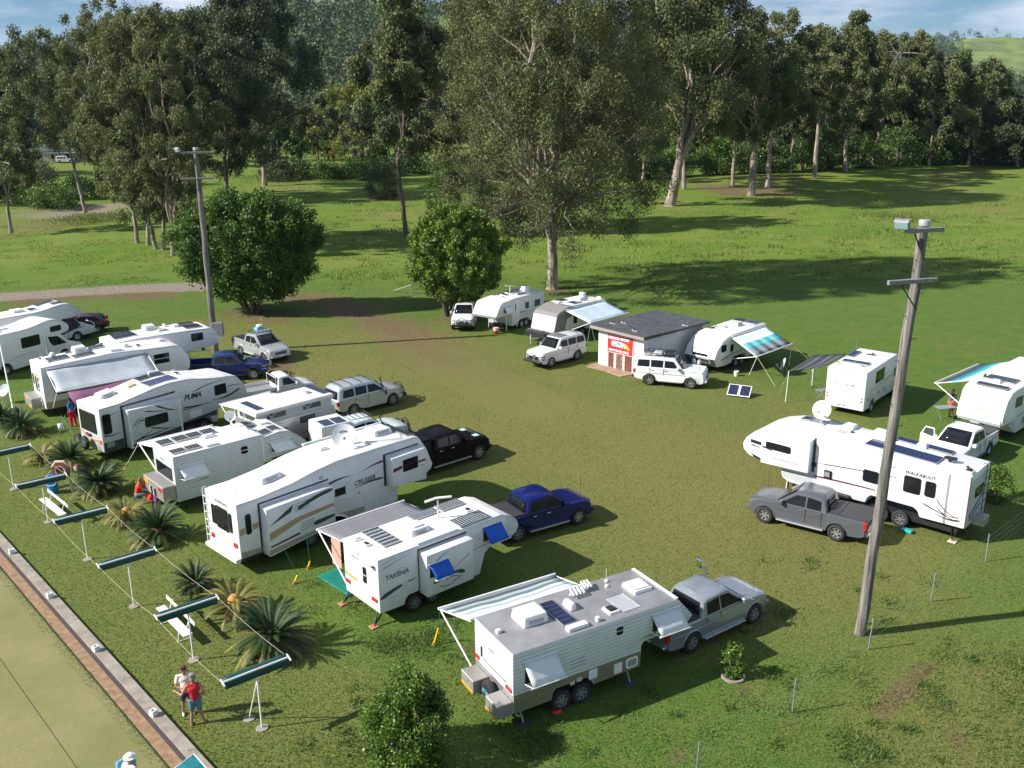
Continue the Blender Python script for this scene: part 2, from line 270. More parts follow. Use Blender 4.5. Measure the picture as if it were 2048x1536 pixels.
def car(name,label,cat,pose,kind,paint,wstyle='spoke',bed='cover',bullbar=None,snorkel=False,plate='',doors=4,extra=None,wr=.385,trim=None,group=None):
    d=CARS[kind]; Lc,Wc=d['L'],d['W']; hw=Wc/2; root=thing(name,label,cat,(pose[0],pose[1],0),pose[2],group); belt=d['belt']; sill=.42
    deck=d['deck']; rr=wr+.075; openbed=bed in('open','tray')
    dk=.82 if openbed else deck
    cabr,cabf=d['cab'][0][0],d['cab'][-1][0]
    prof=[(.04,.5),(0,.62),(.02,dk-.06),(.07,dk)]
    if kind in('ute','single','pickup') : prof+=[(cabr-.05,dk),(cabr,dk)]
    prof+=[(cabr+.05,belt),(cabf-.05,belt)]+d['hood']+[(Lc-.04,.72),(Lc,.6),(Lc-.05,.42),(Lc-.25,.36)]
    prof+=arch(d['fa'],wr,rr,.38)[::1]+[(d['fa']-rr-.12,sill-.06),(d['ra']+rr+.12,sill-.06)]+arch(d['ra'],wr,rr,.38)+[(.3,.42)]
    ts=[-1,-.985,-.93,-.82,-.5,0,.5,.82,.93,.985,1]; bm=bmesh.new(); sl=[]
    cx=Lc/2
    for t in ts:
        a=abs(t); e=max(0,(a-.8)/.2)**2; row=[]
        for x,z in prof:
            front=max(0,(x-(Lc-.9))/.9); rear=max(0,(.35-x)/.35)
            X=x-e*.12*front**.7+e*.07*rear-(a**2)*.05*front
            Z=z-(.05*e if z>belt-.25 else 0)
            y=t*hw*(1-.045*max(0,(z-.75)/.5)-.02*max(0,(.6-z)/.3)-.07*front**2*(a>.5))
            row.append(bm.verts.new((X,y,Z)))
        sl.append(row)
    n=len(prof)
    for i in range(len(sl)-1):
        for k in range(n): bm.faces.new((sl[i][k],sl[i+1][k],sl[i+1][(k+1)%n],sl[i][(k+1)%n]))
    cf=[bm.faces.new(sl[0][::-1]),bm.faces.new(sl[-1])]; bmesh.ops.triangulate(bm,faces=cf)
    fin('body',bm,paint,root,auto=32)
    # passenger cell
    cz0,cz1=belt,max(p[1] for p in d['cab'])
    def cy(z): return hw*(.955-.17*max(0,(z-cz0)/(cz1-cz0)))
    bm=bmesh.new(); sl=[]; cp=[(x,max(z,belt-.06)) for x,z in d['cab']]; mid=(cp[0][0]+cp[-1][0])/2
    for t in [-1,-.965,-.88,-.6,0,.6,.88,.965,1]:
        e=max(0,(abs(t)-.8)/.2)**2
        sl.append([bm.verts.new((x+(mid-x)*.045*e,t*cy(z),z-(.055*e if z>cz1-.2 else 0)+.02*(1-t*t)*(z>cz1-.1))) for x,z in cp])
    n=len(cp)
    for i in range(len(sl)-1):
        for k in range(n-1): bm.faces.new((sl[i][k],sl[i+1][k],sl[i+1][k+1],sl[i][k+1]))
    bm.faces.new(sl[0][::-1]); bm.faces.new(sl[-1]); fin('cabin',bm,paint,root,auto=30)
    # glazing: side panes follow the lean of the cabin sides
    for s in (-1,1):
        for pg in d['side']:
            bm=bmesh.new(); a=[bm.verts.new((x,s*(cy(z)+.006+(.03 if z>cz1-.2 else 0)*0),z)) for x,z in pg]; b=[bm.verts.new((x,s*(cy(z)-.03),z)) for x,z in pg]; k=len(pg)
            bm.faces.new(a); bm.faces.new(b[::-1])
            for i in range(k): bm.faces.new((a[i],a[(i+1)%k],b[(i+1)%k],b[i]))
            fin('side_window',bm,glass,root)
        for i,xc in enumerate([min(p[0] for p in pg) for pg in d['side'] if kind!='hatch' or True][-2:]):
            box('door_handle',(xc+.05,xc+.22,s*(hw*.975)-.012,s*(hw*.975)+.02,belt-.16,belt-.12),trim or chrome,root,.004)
        xm=d['side'][-1][-1][0]-.02; box('wing_mirror',(xm-.09,xm+.07,s*(hw+.03)-.05 if s>0 else -hw-.18,hw+.18 if s>0 else -(hw+.03)+.05,belt+.0,belt+.2),black if trim is black else paint,root,.03)
        # door shut lines as slim seams, side step, lamps
        for pg in d['side'][-2:]:
            xs=pg[0][0]-.05; box('door_seam',(xs-.006,xs+.006,s*hw*.97-.012,s*hw*.985+.004 if s>0 else s*hw*.97+.012,sill+.05,belt-.02) if s>0 else (xs-.006,xs+.006,-hw*.985-.004,-hw*.97+.012,sill+.05,belt-.02),black,root,0)
        if kind!='hatch': box('side_step',(d['ra']+rr+.1,d['fa']-rr-.1,min(s*(hw-.1),s*(hw+.1)),max(s*(hw-.1),s*(hw+.1)),.34,.40),steel if wstyle!='steel' else black,root,.015)
        zl=belt-.33 if kind!='hatch' else .66
        box('headlight',(Lc-.50,Lc-.13,min(s*(hw-.40),s*(hw-.13)),max(s*(hw-.40),s*(hw-.13)),zl-.04,zl+.14),mat('lamp_glass',(.45,.47,.48),.12,.3),root,.05,seg=2)
        box('tail_light',(-.012,.16,min(s*(hw-.17),s*(hw-.015)),max(s*(hw-.17),s*(hw-.015)),.8,.8+(.34 if kind in('ute','single','pickup') else .28)),red,root,.02)
    def pane(nm,p,q,ins=.07,off=.01,wf=.84):
        (x0,z0),(x1,z1)=p,q; dx,dz=x1-x0,z1-z0; l=math.hypot(dx,dz); nx,nz=dz/l,-dx/l
        if nz<0: nx,nz=-nx,-nz
        a=(x0+dx*ins,z0+dz*ins); b=(x1-dx*ins*.6,z1-dz*ins*.6); bm=bmesh.new(); V=[]
        for (x,z),w in ((a,cy(a[1])*wf*1.03),(b,cy(b[1])*wf)):
            for k in range(5): t=-1+k*.5; V.append(bm.verts.new((x+nx*off+.0,t*w,z+nz*off+.012)))
        for k in range(4): bm.faces.new((V[k],V[k+1],V[k+6],V[k+5]))
        o=fin(nm,bm,glass,root,sm=True); m=o.modifiers.new('t','SOLIDIFY'); m.thickness=.02; m.offset=0
    pane('windscreen',d['cab'][-1],d['cab'][-2]); pane('rear_window',d['cab'][0],d['cab'][1],.12,.012 if kind in('ute','single','pickup') else .03,.8)
    box('grille',(Lc-.1,Lc+.012,-hw*.5,hw*.5,.66,.84),black if wstyle=='steel' else dgrey,root,.015)
    box('front_bumper',(Lc-.14,Lc+.03,-hw*.86,hw*.86,.44,.60),black if bullbar else paint,root,.04,seg=2); box('number_plate',(Lc+.02,Lc+.038,-.18,.18,.5,.6),wpaint,root,.003)
    box('rear_bumper',(-.1,.06,-hw*.9,hw*.9,.48,.62),chrome if kind in('ute','pickup') else black,root,.03); box('number_plate',(-.115,-.095,-.18,.18,.52,.63),wpaint,root,.003)
    for s_ in (-1,1):
        tubes('rub_line',[[(.25,s_*(hw*.985),.86),(d['ra'],s_*(hw*.995+.002),.87),(d['fa'],s_*(hw*.995+.002),.87)]],.008,dgrey if paint in (whp,) else paint,root,5)
        for xa in (d['ra'],d['fa']): tubes('arch_lip',[[(xx,s_*(hw*.985),zz) for xx,zz in arch(xa,wr,rr+.012,.40)]],.022,black if wstyle=='steel' else paint,root,5)
    tubes('bonnet_seam',[[(cabf+.02,-hw*.72,belt+.035),(Lc-.75,-hw*.70,belt-.045)]],.006,black,root,4); tubes('bonnet_seam',[[(cabf+.02,hw*.72,belt+.035),(Lc-.75,hw*.70,belt-.045)]],.006,black,root,4)
    box('chassis',(.35,Lc-.5,-hw*.62,hw*.62,.30,.62),black,root,0)
    for x in (d['ra'],d['fa']):
        for s in (-1,1): wheel(root,x,s*(hw-.11),wr,.26,wstyle)
    if bed=='cover':
        box('tonneau_cover',(.05,cabr-.03,-hw*.88,hw*.88,dk-.01,dk+.035),mat('black_vinyl',(.035,.035,.037),.6),root,.012)
        tubes('cover_bow',[[(cabr-.42,-hw*.86,dk+.05),(cabr-.42,hw*.86,dk+.05)]],.018,black,root,6)
    elif bed=='open':
        for s in (-1,1): box('bed_side',(.03,cabr,min(s*hw*.955,s*hw*.86),max(s*hw*.955,s*hw*.86),dk-.02,deck+.04),paint,root,.02)
        box('tailgate',(.0,.08,-hw*.86,hw*.86,dk-.02,deck+.03),paint,root,.015); box('bed_liner',(.09,cabr-.02,-hw*.85,hw*.85,dk,dk+.02),black,root,0)
        box('headboard',(cabr-.06,cabr-.01,-hw*.85,hw*.85,dk,deck+.05),black,root,.01)
    elif bed=='tray':
        box('tray',(-.15,cabr-.08,-hw,hw,.86,.94),mat('tray_grey',(.35,.35,.34),.5,.4),root,.01)
        for s in (-1,1): box('tray_side',(-.15,cabr-.08,min(s*hw,s*(hw-.03)),max(s*hw,s*(hw-.03)),.94,1.16),paint,root,.008)
        box('tray_tailboard',(-.15,-.12,-hw+.04,hw-.04,.94,1.16),paint,root,.008); tubes('headboard_rack',[[(cabr-.1,-hw+.1,.94),(cabr-.1,-hw+.1,1.7),(cabr-.1,hw-.1,1.7),(cabr-.1,hw-.1,.94)]],.025,paint,root)
    elif bed=='canopy':
        box('canopy',(.02,cabr+.12,-hw*.95,hw*.95,dk-.02,1.98),white,root,.07,top=.04,seg=2)
    if bullbar:
        m=black if bullbar=='black' else chrome; t=[]
        for z,f in ((.72,.8),(.92,.72)): t.append([(Lc-.35,-hw*.98,z),(Lc+.08,-hw*f,z),(Lc+.17,-hw*.35,z+.02),(Lc+.17,hw*.35,z+.02),(Lc+.08,hw*f,z),(Lc-.35,hw*.98,z)])
        t.append([(Lc+.13,-hw*.42,.5),(Lc+.15,-hw*.38,1.0),(Lc+.15,0,1.14),(Lc+.15,hw*.38,1.0),(Lc+.13,hw*.42,.5)])
        tubes('bull_bar',t,.03,m,root); box('bull_bar_channel',(Lc-.02,Lc+.16,-hw*.95,hw*.95,.46,.62),m,root,.04)
        for s in (-1,1):
            bm=bmesh.new(); lathe(bm,[(.0,0),(.10,.0),(.11,.04),(.05,.09)],'x',14,(Lc+.16,s*.28,.86)); fin('driving_light',bm,chrome,root,auto=40)
    if snorkel: tubes('snorkel',[[(d['fa']-.5,-hw-.03,belt-.25),(d['fa']-.55,-hw-.05,belt),(cabf-.45,-hw*.93,belt+.42),(cabf-.55,-hw*.88,cz1+.06),(cabf-.38,-hw*.88,cz1+.08)]],.04,black,root)
    tubes('antenna',[[(Lc-.5,-hw*.5,belt-.15),(Lc-.52,-hw*.5,belt+.95)]],.007,black,root,5)
    return root
def place(px,py,z,lx,ly,h):
    """pose of a vehicle whose local point (lx,ly) at height z is seen at the photo pixel"""
    p=G(px,py,z); return (p.x-(cos(h)*lx-sin(h)*ly),p.y-(sin(h)*lx+cos(h)*ly),h)
# ------------------------------------------------------------------ caravans
class RV:
    def __init__(s,name,label,cat,pose,Wd,prof,side,roof=None,bev=.05,group=None):
        s.r=thing(name,label,cat,(pose[0],pose[1],0),pose[2],group); s.W=Wd; s.h=Wd/2; s.prof=prof; s.body=prism('body',prof,-s.h,s.h,side,s.r,bev=bev,roofmat=roof or whiteroof)
        zt=max(p[1] for p in prof); top=sorted([p for p in prof if p[1]>zt-.75 and p[1]>1.9],key=lambda p:p[0])
        for sd in (-1,1): tubes('gutter_rail',[[(a,sd*(s.h+.004),b-.055) for a,b in top]],.016,mat('rail_grey',(.50,.51,.52),.4,.3),s.r,5)
    def zr(s,x):
        z=[]; n=len(s.prof)
        for i in range(n):
            (a,b),(c,d)=s.prof[i],s.prof[(i+1)%n]
            if (a-x)*(c-x)<=0 and a!=c: z.append(b+(d-b)*(x-a)/(c-a))
        return max(z) if z else s.prof[0][1]
    def ys(s,sd,a,b): return (a,b) if sd>0 else (-b,-a)
    def win(s,sd,x0,x1,z0,z1,r=.08,m=None,off=0.,parent=None,name='window',frame=True,pane=None):
        y=s.h+off; p=parent or s.r; f=prism(name,rrect(x0,x1,z0,z1,r),*s.ys(sd,y-.02,y+.022),black if frame is True else frame,p)
        prism('pane',rrect(x0+.035,x1-.035,z0+.035,z1-.035,max(r-.03,.01)),*s.ys(sd,y+.015,y+.027),pane or glass,f); return f
    def endwin(s,x,y0,y1,z0,z1,r=.06,name='rear_window',m=None,frame=None):
        d=-1 if x<=0.01 else 1; a,b=sorted((x-d*.02,x+d*.022)); f=prism(name,rrect(y0,y1,z0,z1,r),a,b,frame or black,s.r,'x')
        a,b=sorted((x+d*.015,x+d*.028)); prism('pane',rrect(y0+.03,y1-.03,z0+.03,z1-.03,max(r-.02,.01)),a,b,m or glass,f,'x'); return f
    def poly(s,sd,pts,m,name='stripe',off=0.,parent=None,t=.006): return prism(name,pts,*s.ys(sd,s.h+off-.01,s.h+off+t),m,parent or s.r)
    def sweep(s,sd,a,b,w0,m,bow=.06,off=0.,parent=None,name='stripe',w1=.0):
        """tapering curved stripe from a (thick) to b (point)"""
        n=9; T=[];B=[]
        for k in range(n+1):
            t=k/n; x=a[0]+(b[0]-a[0])*t; z=a[1]+(b[1]-a[1])*t+bow*sin(PI*t); w=(w0*(1-t)**.8+w1*t)*min(1,.35+t*6)/2; T.append((x,z+w)); B.append((x,z-w))
        return s.poly(sd,T+B[::-1],m,name,off,parent)
    def text(s,sd,st,x,z,size,m=None,shear=0.,off=0.,parent=None,sp=1.,sx=1.,bold=.0,tilt=0.):
        u=(1 if sd<0 else -1,0,tilt*(1)); y=(s.h+off+.009)*sd
        return textmesh('lettering',st,size,m or black,parent or s.r,(x,y,z),u,(0,0,1),.003,shear,sp,bold)
    def reartext(s,st,y,z,size,m=None,x=-.012,shear=0.,bold=0.,name='lettering'): return textmesh(name,st,size,m or black,s.r,(x,y,z),(0,-1,0),(0,0,1),.003,shear,1.,bold)
    def solar(s,x0,x1,y0,y1,m=None,dz=.05,z=None):
        f=lambda x:(s.zr(x) if z is None else z)+dz
        rows=[[(x0,y0,f(x0)),(x1,y0,f(x1))],[(x0,y1,f(x0)),(x1,y1,f(x1))]]
        o=quadmesh('solar_panel',rows,steel,s.r,.035,False); i=.03; g=.0205
        q=quadmesh('solar_cells',[[(x0+i,y0+i,f(x0+i)+g),(x1-i,y0+i,f(x1-i)+g)],[(x0+i,y1-i,f(x0+i)+g),(x1-i,y1-i,f(x1-i)+g)]],m or S_dark,o,.004,False); return o
    def rbox(s,name,x0,x1,y0,y1,h,m=None,bev=.03,top=.0,dz=-.01):
        x0,x1=min(x0,x1),max(x0,x1); y0,y1=min(y0,y1),max(y0,y1); xc=(x0+x1)/2; z=s.zr(xc); sl=(s.zr(xc+.2)-s.zr(xc-.2))/.4
        o=box(name,(x0,x1,y0,y1,z+dz,z+h),m or white,s.r,bev,top,2)
        if abs(sl)>.01:
            for v in o.data.vertices: v.co.z+=(v.co.x-xc)*sl
        return o
    def ac(s,x0,x1,y0,y1,h=.26):
        o=s.rbox('air_conditioner',x0,x1,y0,y1,h,white,.05,.06); z=s.zr((x0+x1)/2)
        for k in range(3): box('vent_slot',(x0+.2,x1-.2,min(y0,y1)+.012,min(y0,y1)+.035,z+.06+k*.05,z+.08+k*.05),grey,o,0)
        return o
    def hatch(s,x0,x1,y0,y1,h=.10,m=None,dark=False):
        o=s.rbox('roof_hatch',x0,x1,y0,y1,h,white,.02,.02)
        c=.07; z=s.zr((x0+x1)/2); box('hatch_lid',(x0+c,x1-c,min(y0,y1)+c,max(y0,y1)-c,z+h-.01,z+h+.05),(mat('smoked_lid',(.03,.025,.022),.15) if dark else white),o,.02,.02); return o
    def wheels(s,xs,r=.36,style='multi'):
        for x in xs:
            for sd in (-1,1): wheel(s.r,x,sd*(s.h-.14),r,.22,style)
    def under(s,x0,x1,z0=.36,z1=.62,w=.8): return box('chassis',(x0,x1,-s.h*w,s.h*w,z0,z1),black,s.r,0)
    def legs(s,xs,y=None):
        y=y or s.h*.8
        for x in xs:
            for sd in (-1,1): tubes('stabiliser_leg',[[(x,sd*y,.6),(x+.1,sd*y,.03)]],.03,black,s.r,6); 
    def shade(s,sd,x0,x1,zt,zb,out,m,off=0.,dx=.12,parent=None):
        """pitched canvas window awning with its roller and two arms"""
        y=s.h+off; rows=[]
        for i in range(4):
            t=i/3; yy=y+.03+out*t; zz=zt+(zb-zt)*t-.03*sin(PI*t); rows.append([(x0+(x1-x0)*k/6+dx*t,sd*yy,zz+.006*sin(k*2.3)) for k in range(7)])
        o=quadmesh('window_shade',rows,m,parent or s.r,.01)
        tubes('roller',[[(x0-.03,sd*(y+.03),zt+.02),(x1+.03,sd*(y+.03),zt+.02)]],.03,white,o,8)
        tubes('shade_arm',[[(x0+dx,sd*(y+.03+out),zb),(x0-.02,sd*(y+.01),zb-.02)],[(x1+dx,sd*(y+.03+out),zb),(x1,sd*(y+.01),zb-.02)],[(x0+dx-.1,sd*(y+.03+out),zb),(x1+dx+.05,sd*(y+.03+out),zb)]],.014,wpaint,o,6); return o
    def awning(s,sd,x0,x1,zt,out,zb,m,xo0=None,xo1=None,armz=.75,arms=True,sag=.05,nb=12,inner=None):
        xo0=x0 if xo0 is None else xo0; xo1=x1 if xo1 is None else xo1; rows=[]
        for i in range(7):
            t=i/6; rows.append([(x0+(x1-x0)*k/nb+((xo0-x0)*(1-k/nb)+(xo1-x1)*k/nb)*t,sd*(s.h+.05+(out-s.h-.05)*t),zt+(zb-zt)*t-sag*sin(PI*t)*(.6+.8*sin(k*PI/nb)**2)-.02*sin(k*1.7)*sin(PI*t)) for k in range(nb+1)])
        o=quadmesh('awning',rows,m,s.r,.008)
        tubes('roller',[[(xo0-.06,sd*out,zb),(xo1+.06,sd*out,zb)]],.045,wpaint,o,10)
        tubes('awning_rail',[[(x0-.05,sd*(s.h+.05),zt+.03),(x1+.05,sd*(s.h+.05),zt+.03)]],.045,wpaint,o,8)
        if arms:
            for a,b in ((x0,xo0),(x1,xo1)):
                tubes('awning_arm',[[(b,sd*out,zb),(a+.04,sd*(s.h+.05),armz)]],.032,wpaint,o,6); tubes('awning_rafter',[[(b,sd*out,zb-.04),(a,sd*(s.h+.05),zt-.06)]],.026,wpaint,o,6)
        return o
    def slide(s,sd,pts,out,side,roof=None):
        """room slide-out: polygon on the wall pushed out of it"""
        return prism('slide_out',pts,*s.ys(sd,s.h-.05,s.h+out),side,s.r,bev=.02,roofmat=roof or whiteroof)
    def ladder(s,y0,y1,z0,z1,m=None,x=-.1,n=7):
        t=[[(x+.15,y0,z1),(x,y0,z1-.02),(x,y0,z0)],[(x+.15,y1,z1),(x,y1,z1-.02),(x,y1,z0)]]+[[(x,y0,z0+(z1-z0)*k/n),(x,y1,z0+(z1-z0)*k/n)] for k in range(1,n)]
        return tubes('ladder',t,.016,m or wpaint,s.r,6)
    def dish(s,x,y,z,r=.42,az=0.,el=.5,text='',base=True,m=None,tm=None):
        if base: tubes('dish_mast',[[(x,y,s.zr(x)-.02),(x,y,z)]],.025,wpaint,s.r,8)
        o=make_dish(s.r,(x,y,z),r,az,el,text,m,tm); return o
def make_dish(parent,loc,r,az,el,text='',m=None,tm=None,frame=None):
    bm=bmesh.new(); k=7; pr=[(r*i/k,.22*r*(i/k)**2) for i in range(k+1)]; pr+= [(r*1.0,.22*r+.012)]+[(r*i/k,.22*r*(i/k)**2+.014) for i in range(k-1,-1,-1)]
    lathe(bm,[(a,-b) for a,b in pr],'x',32); M=Matrix.Rotation(az,4,'Z')@Matrix.Rotation(el,4,'Y')
    # bowl opens along -x in its own frame before turning
    bmesh.ops.transform(bm,matrix=Matrix.Translation(loc)@M,verts=bm.verts); o=fin('satellite_dish',bm,m or white,parent,auto=60)
    P=lambda a,b,c:(Matrix.Translation(loc)@M@Vector((a,b,c)))[:]
    tubes('feed_arm',[[P(.02,0,-.2*r),P(-.25*r,0,-1.0*r),P(-1.05*r,0,-.45*r)]],.014,wpaint,o,6); bm=bmesh.new(); bbox(bm,-.06,.06,-.05,.05,-.05,.05,.01); bmesh.ops.transform(bm,matrix=Matrix.Translation(P(-1.05*r,0,-.4*r)),verts=bm.verts); fin('receiver',bm,grey,o)
    if text:
        u=(M@Vector((0,-1,0))); v=(M@Vector((0,0,1))); og=P(-.06*r-.012,r*.42,r*.3); textmesh('lettering',text,r*.34,tm or black,o,og,u,v,.004)
    return o
# ================================================================== VEHICLES
sil=mat('silver_metallic',(.36,.39,.42),.3,.55,amt=.03,coat=.6); gun=dull(mat('gunmetal_paint',(.125,.135,.15),.35,.35,amt=.03,coat=.35),.4); blu=dull(mat('deep_blue_paint',(.004,.010,.11),.25,.2,amt=.03,coat=.3),.3); navy=mat('navy_paint',(.012,.03,.14),.3,.2,amt=.05,coat=.7)
blk=dull(mat('black_paint',(.006,.006,.007),.18,.0,amt=.02,coat=.0),.12); whp=mat('white_car_paint',(.74,.75,.75),.3,amt=.02,coat=.7); slv=mat('pale_silver_paint',(.50,.52,.53),.3,.45,amt=.03,coat=.6); wine=mat('dark_red_paint',(.035,.004,.010),.25,.1,amt=.03,coat=1.)
gold=mat('tan_stripe',(.45,.33,.17),.4); char=mat('charcoal_stripe',(.05,.065,.07),.4); maroon=mat('maroon_stripe',(.17,.02,.03),.4); silverstripe=mat('silver_stripe',(.35,.37,.38),.35,.3)
canvas=mat('white_canvas',(.72,.74,.75),.7,amt=.08,scale=5); bluecanvas=mat('blue_canvas',(.005,.10,.55),.65,amt=.06)
# --- 1 near grey-roofed fifth wheeler
v=RV('fifth_wheel_caravan','white fifth wheeler with plain grey metal roof and olive lower band, nearest of all','caravan',(-.662,25.826,.522),2.464,
 [(0,.57),(1.40,.57),(1.44,.80),(1.56,.93),(2.80,.93),(2.93,.80),(2.98,.58),(4.84,.60),(4.86,1.38),(4.95,1.50),(6.72,1.60),(7.0,1.86),(6.33,2.66),(0,2.66)],clad,alroof,bev=.03)
v.under(.2,4.6); v.wheels([1.80,2.55],.36,'spoke')
v.poly(-1,[(.02,.60),(1.38,.60),(1.43,.82),(1.55,.96),(2.81,.96),(2.95,.82),(3.0,.61),(4.82,.62),(4.82,1.19),(0.02,1.21)],olive,'skirt_band')
v.poly(1,[(.02,.60),(1.38,.60),(1.43,.82),(1.55,.96),(2.81,.96),(2.95,.82),(3.0,.61),(4.82,.62),(4.82,1.19),(0.02,1.21)],olive,'skirt_band')
v.win(-1,.42,1.55,1.5,2.2,.03); v.shade(-1,.36,1.55,2.27,1.58,.42,canvas,dx=.1); v.win(-1,5.3,6.35,1.75,2.3,.03); v.shade(-1,5.22,6.38,2.40,1.78,.42,canvas)
v.win(-1,3.78,4.12,2.05,2.42,.1,frame=whp); v.poly(-1,[(3.78,2.225),(4.12,2.225),(4.12,2.25),(3.78,2.25)],whp,'window_bar',.022)
for x0,x1,z0,z1,m in ((2.78,3.1,.82,1.16,white),(3.76,4.08,.68,1.05,white),(2.06,2.24,.86,1.0,beige),(2.3,2.52,.9,1.04,beige)):
    v.poly(-1,rrect(x0,x1,z0,z1,.04),m,'service_hatch',t=.02)
v.poly(-1,rrect(4.24,4.72,.70,1.08,.1),white,'service_hatch',t=.02); v.poly(-1,rrect(4.3,4.66,.76,1.02,.08),silverstripe,'hatch_trim',t=.024)
for k in range(3): v.poly(-1,[(2.05,1.70-.13*k),(2.62,1.74-.13*k),(2.62,1.77-.13*k),(2.05,1.73-.13*k)],grey,'louvre')
v.sweep(-1,(1.9,1.30),(1.15,1.17),.09,char,.02); v.sweep(-1,(1.75,1.12),(.7,1.22),.05,silverstripe,.0); v.sweep(-1,(5.45,1.66),(4.7,1.62),.08,olive,.02); v.sweep(-1,(5.7,1.62),(5.1,1.58),.05,silverstripe,.0)
v.ac(1.0,1.95,-.2,.68,.34); v.solar(2.13,2.68,-.74,.8,S_blue); v.rbox('roof_vent',2.80,3.10,-.1,.45,.25,white,.07,.05); v.rbox('fridge_vent',2.1,2.86,-1.10,-.84,.13,white,.04)
v.rbox('vent_cap',.15,.3,-.02,.12,.12,white,.02); v.hatch(5.25,6.0,-.3,.46,.12); v.hatch(3.78,4.22,-.92,-.44,.08,dark=True); v.rbox('hatch_panel',4.28,4.96,-.98,.02,.012,mat('pale_grey_panel',(.48,.49,.50),.4,.2),.03,0); v.rbox('vent_cap',3.2,3.34,-1.05,-.9,.16,white,.03)
t=[]
for k in range(4): t.append([(3.35+k*.14,.50,2.80),(3.45+k*.14,.9,2.84)])
for k in range(3): t.append([(3.95+k*.12,.7,2.82),(4.02+k*.12,1.1,2.86)])
o=tubes('folded_antenna',t+[[(3.3,.7,2.76),(4.35,.92,2.8)],[(4.0,.85,2.66),(4.0,.85,2.8)]],.035,white,v.r,6); tubes('whip_antenna',[[(4.99,.95,2.65),(4.97,.97,3.15)]],.008,wpaint,v.r,5); v.rbox('antenna_base',4.93,5.05,.9,1.02,.06,white,.02); v.rbox('antenna_base',4.72,4.84,.6,.7,.07,white,.02)
o=prism('nose_trim',[(6.30,2.63),(6.36,2.69),(6.24,2.70),(6.24,2.67)],-1.2,1.2,white,v.r)
v.awning(1,-.1,4.25,2.58,3.4,1.95,striped('teal_fade_canvas',[(0,(.70,.76,.77)),(.16,(.48,.57,.58)),(.26,(.72,.77,.77)),(.36,(.30,.39,.40)),(.46,(.60,.68,.68)),(.58,(.13,.18,.19)),(.70,(.36,.42,.43)),(.80,(.07,.09,.10)),(.9,(.20,.23,.24))]),-.2,4.4,.72,sag=.09)
v.endwin(0,.72,.80,1.5,1.86,.02); v.poly(-1,[(0,0),(0,.001),(.001,0)],black,'mark') if False else None
v.reartext('SUNSET',.32,2.02,.11,grey,shear=.3)
for y0,y1 in ((.92,1.18),(-1.16,-.8)): prism('tail_light',rrect(y0,y1,1.26,1.40,.03),-.03,.01,red,v.r,'x')
tubes('grab_rail',[[(-.06,.62,1.50),(-.06,-.78,1.50)],[(0,.6,1.5),(-.06,.6,1.5)],[(0,-.76,1.5),(-.06,-.76,1.5)]],.02,steel,v.r,6)
box('lower_panel',(-.012,.0,-1.2,1.2,.6,1.2),steel,v.r,0)
for y0,y1 in ((.30,1.12),(-1.36+.13,-.50)):
    o=box('tool_box',(-.58,-.02,y0,y1,.55,1.02),checkplate,v.r,.02); box('amber_strip',(-.592,-.578,y0+.02,y1-.02,.56,.63),amber,o,0); box('latch',(-.595,-.575,(y0+y1)/2-.04,(y0+y1)/2+.04,.82,.88),steel,o,0)
sp=wheel(v.r,-.22,-.1,.36,.2,'steel',.78); sp.name='spare_wheel'; sp.rotation_euler=(0,0,-PI/2); 
prism('wheel_cover',[(.26*cos(2*PI*k/20)-.1,.26*sin(2*PI*k/20)+.78) for k in range(20)],-.345,-.325,mat('spare_cover',(.02,.03,.05),.5),v.r,'x'); textmesh('lettering','RTM',.2,mat('teal_print',(.2,.6,.7),.5),v.r,(-.35,.12,.72),(0,-1,0),(0,0,1),.002)
tubes('bumper_bar',[[(-.3,1.15,.5),(-.3,-1.2,.5)],[(0,.5,.5),(-.5,.5,.5)],[(0,-.7,.5),(-.5,-.7,.5)]],.035,dgrey,v.r,6)
for x in (.35,4.45):
    for sd in (-1,1): tubes('stabiliser_leg',[[(x,sd*.95,.58),(x+.05,sd*1.15,.08)]],.035,grey,v.r,6); box('jack_pad',(x-.2,x+.3,sd*1.15-.17,sd*1.15+.17,.01,.06),dgrey,v.r,.01)
tubes('pin_box',[[(6.0,0,1.55),(6.25,0,1.25)]],.14,dgrey,v.r,8); tubes('gas_bottle',[[(5.1,-.5,1.28),(5.1,-.15,1.28)]],.14,steel,v.r,10)
box('wheel_chock',(1.45,1.75,-1.3,-1.1,.0,.1),mat('red_plastic',(.65,.06,.02),.5),v.r,.02)
NEAR=v
# --- 2 blue-shaded fifth wheeler (number 40)
v=RV('fifth_wheel_caravan','white fifth wheeler with blue window shades and the number 40 on its rear','caravan',(-5.676,31.647,.708),2.392,
 [(0,.50),(1.10,.46),(1.16,.66),(1.30,.80),(2.75,.80),(2.88,.66),(2.92,.46),(4.70,.44),(4.98,1.28),(5.2,1.44),(6.3,1.50),(6.62,1.66),(6.76,1.9),(6.66,2.2),(6.3,2.52),(5.8,2.70),(0,2.69)],white,bev=.06)
v.under(.2,4.5); v.wheels([1.58,2.42],.35,'spoke')
v.poly(-1,[(6.05,2.62),(6.35,2.42),(6.62,2.12),(6.70,1.9),(6.6,1.7),(6.3,1.56),(6.1,1.56)],mat('pale_gel',(.66,.69,.70),.35),'nose_panel')
sl=v.slide(-1,[(1.79,.73),(3.98,.73),(3.98,2.44),(1.79,2.44)],.52,white); v.poly(-1,[(1.74,.68),(1.80,.68),(1.80,2.50),(1.74,2.50)],dgrey,'slide_seal'); v.poly(-1,[(1.74,2.46),(4.05,2.46),(4.05,2.54),(1.74,2.54)],dgrey,'slide_seal')
v.poly(-1,[(2.0,.02),(2,.01),(2.01,.01)],black) if False else None
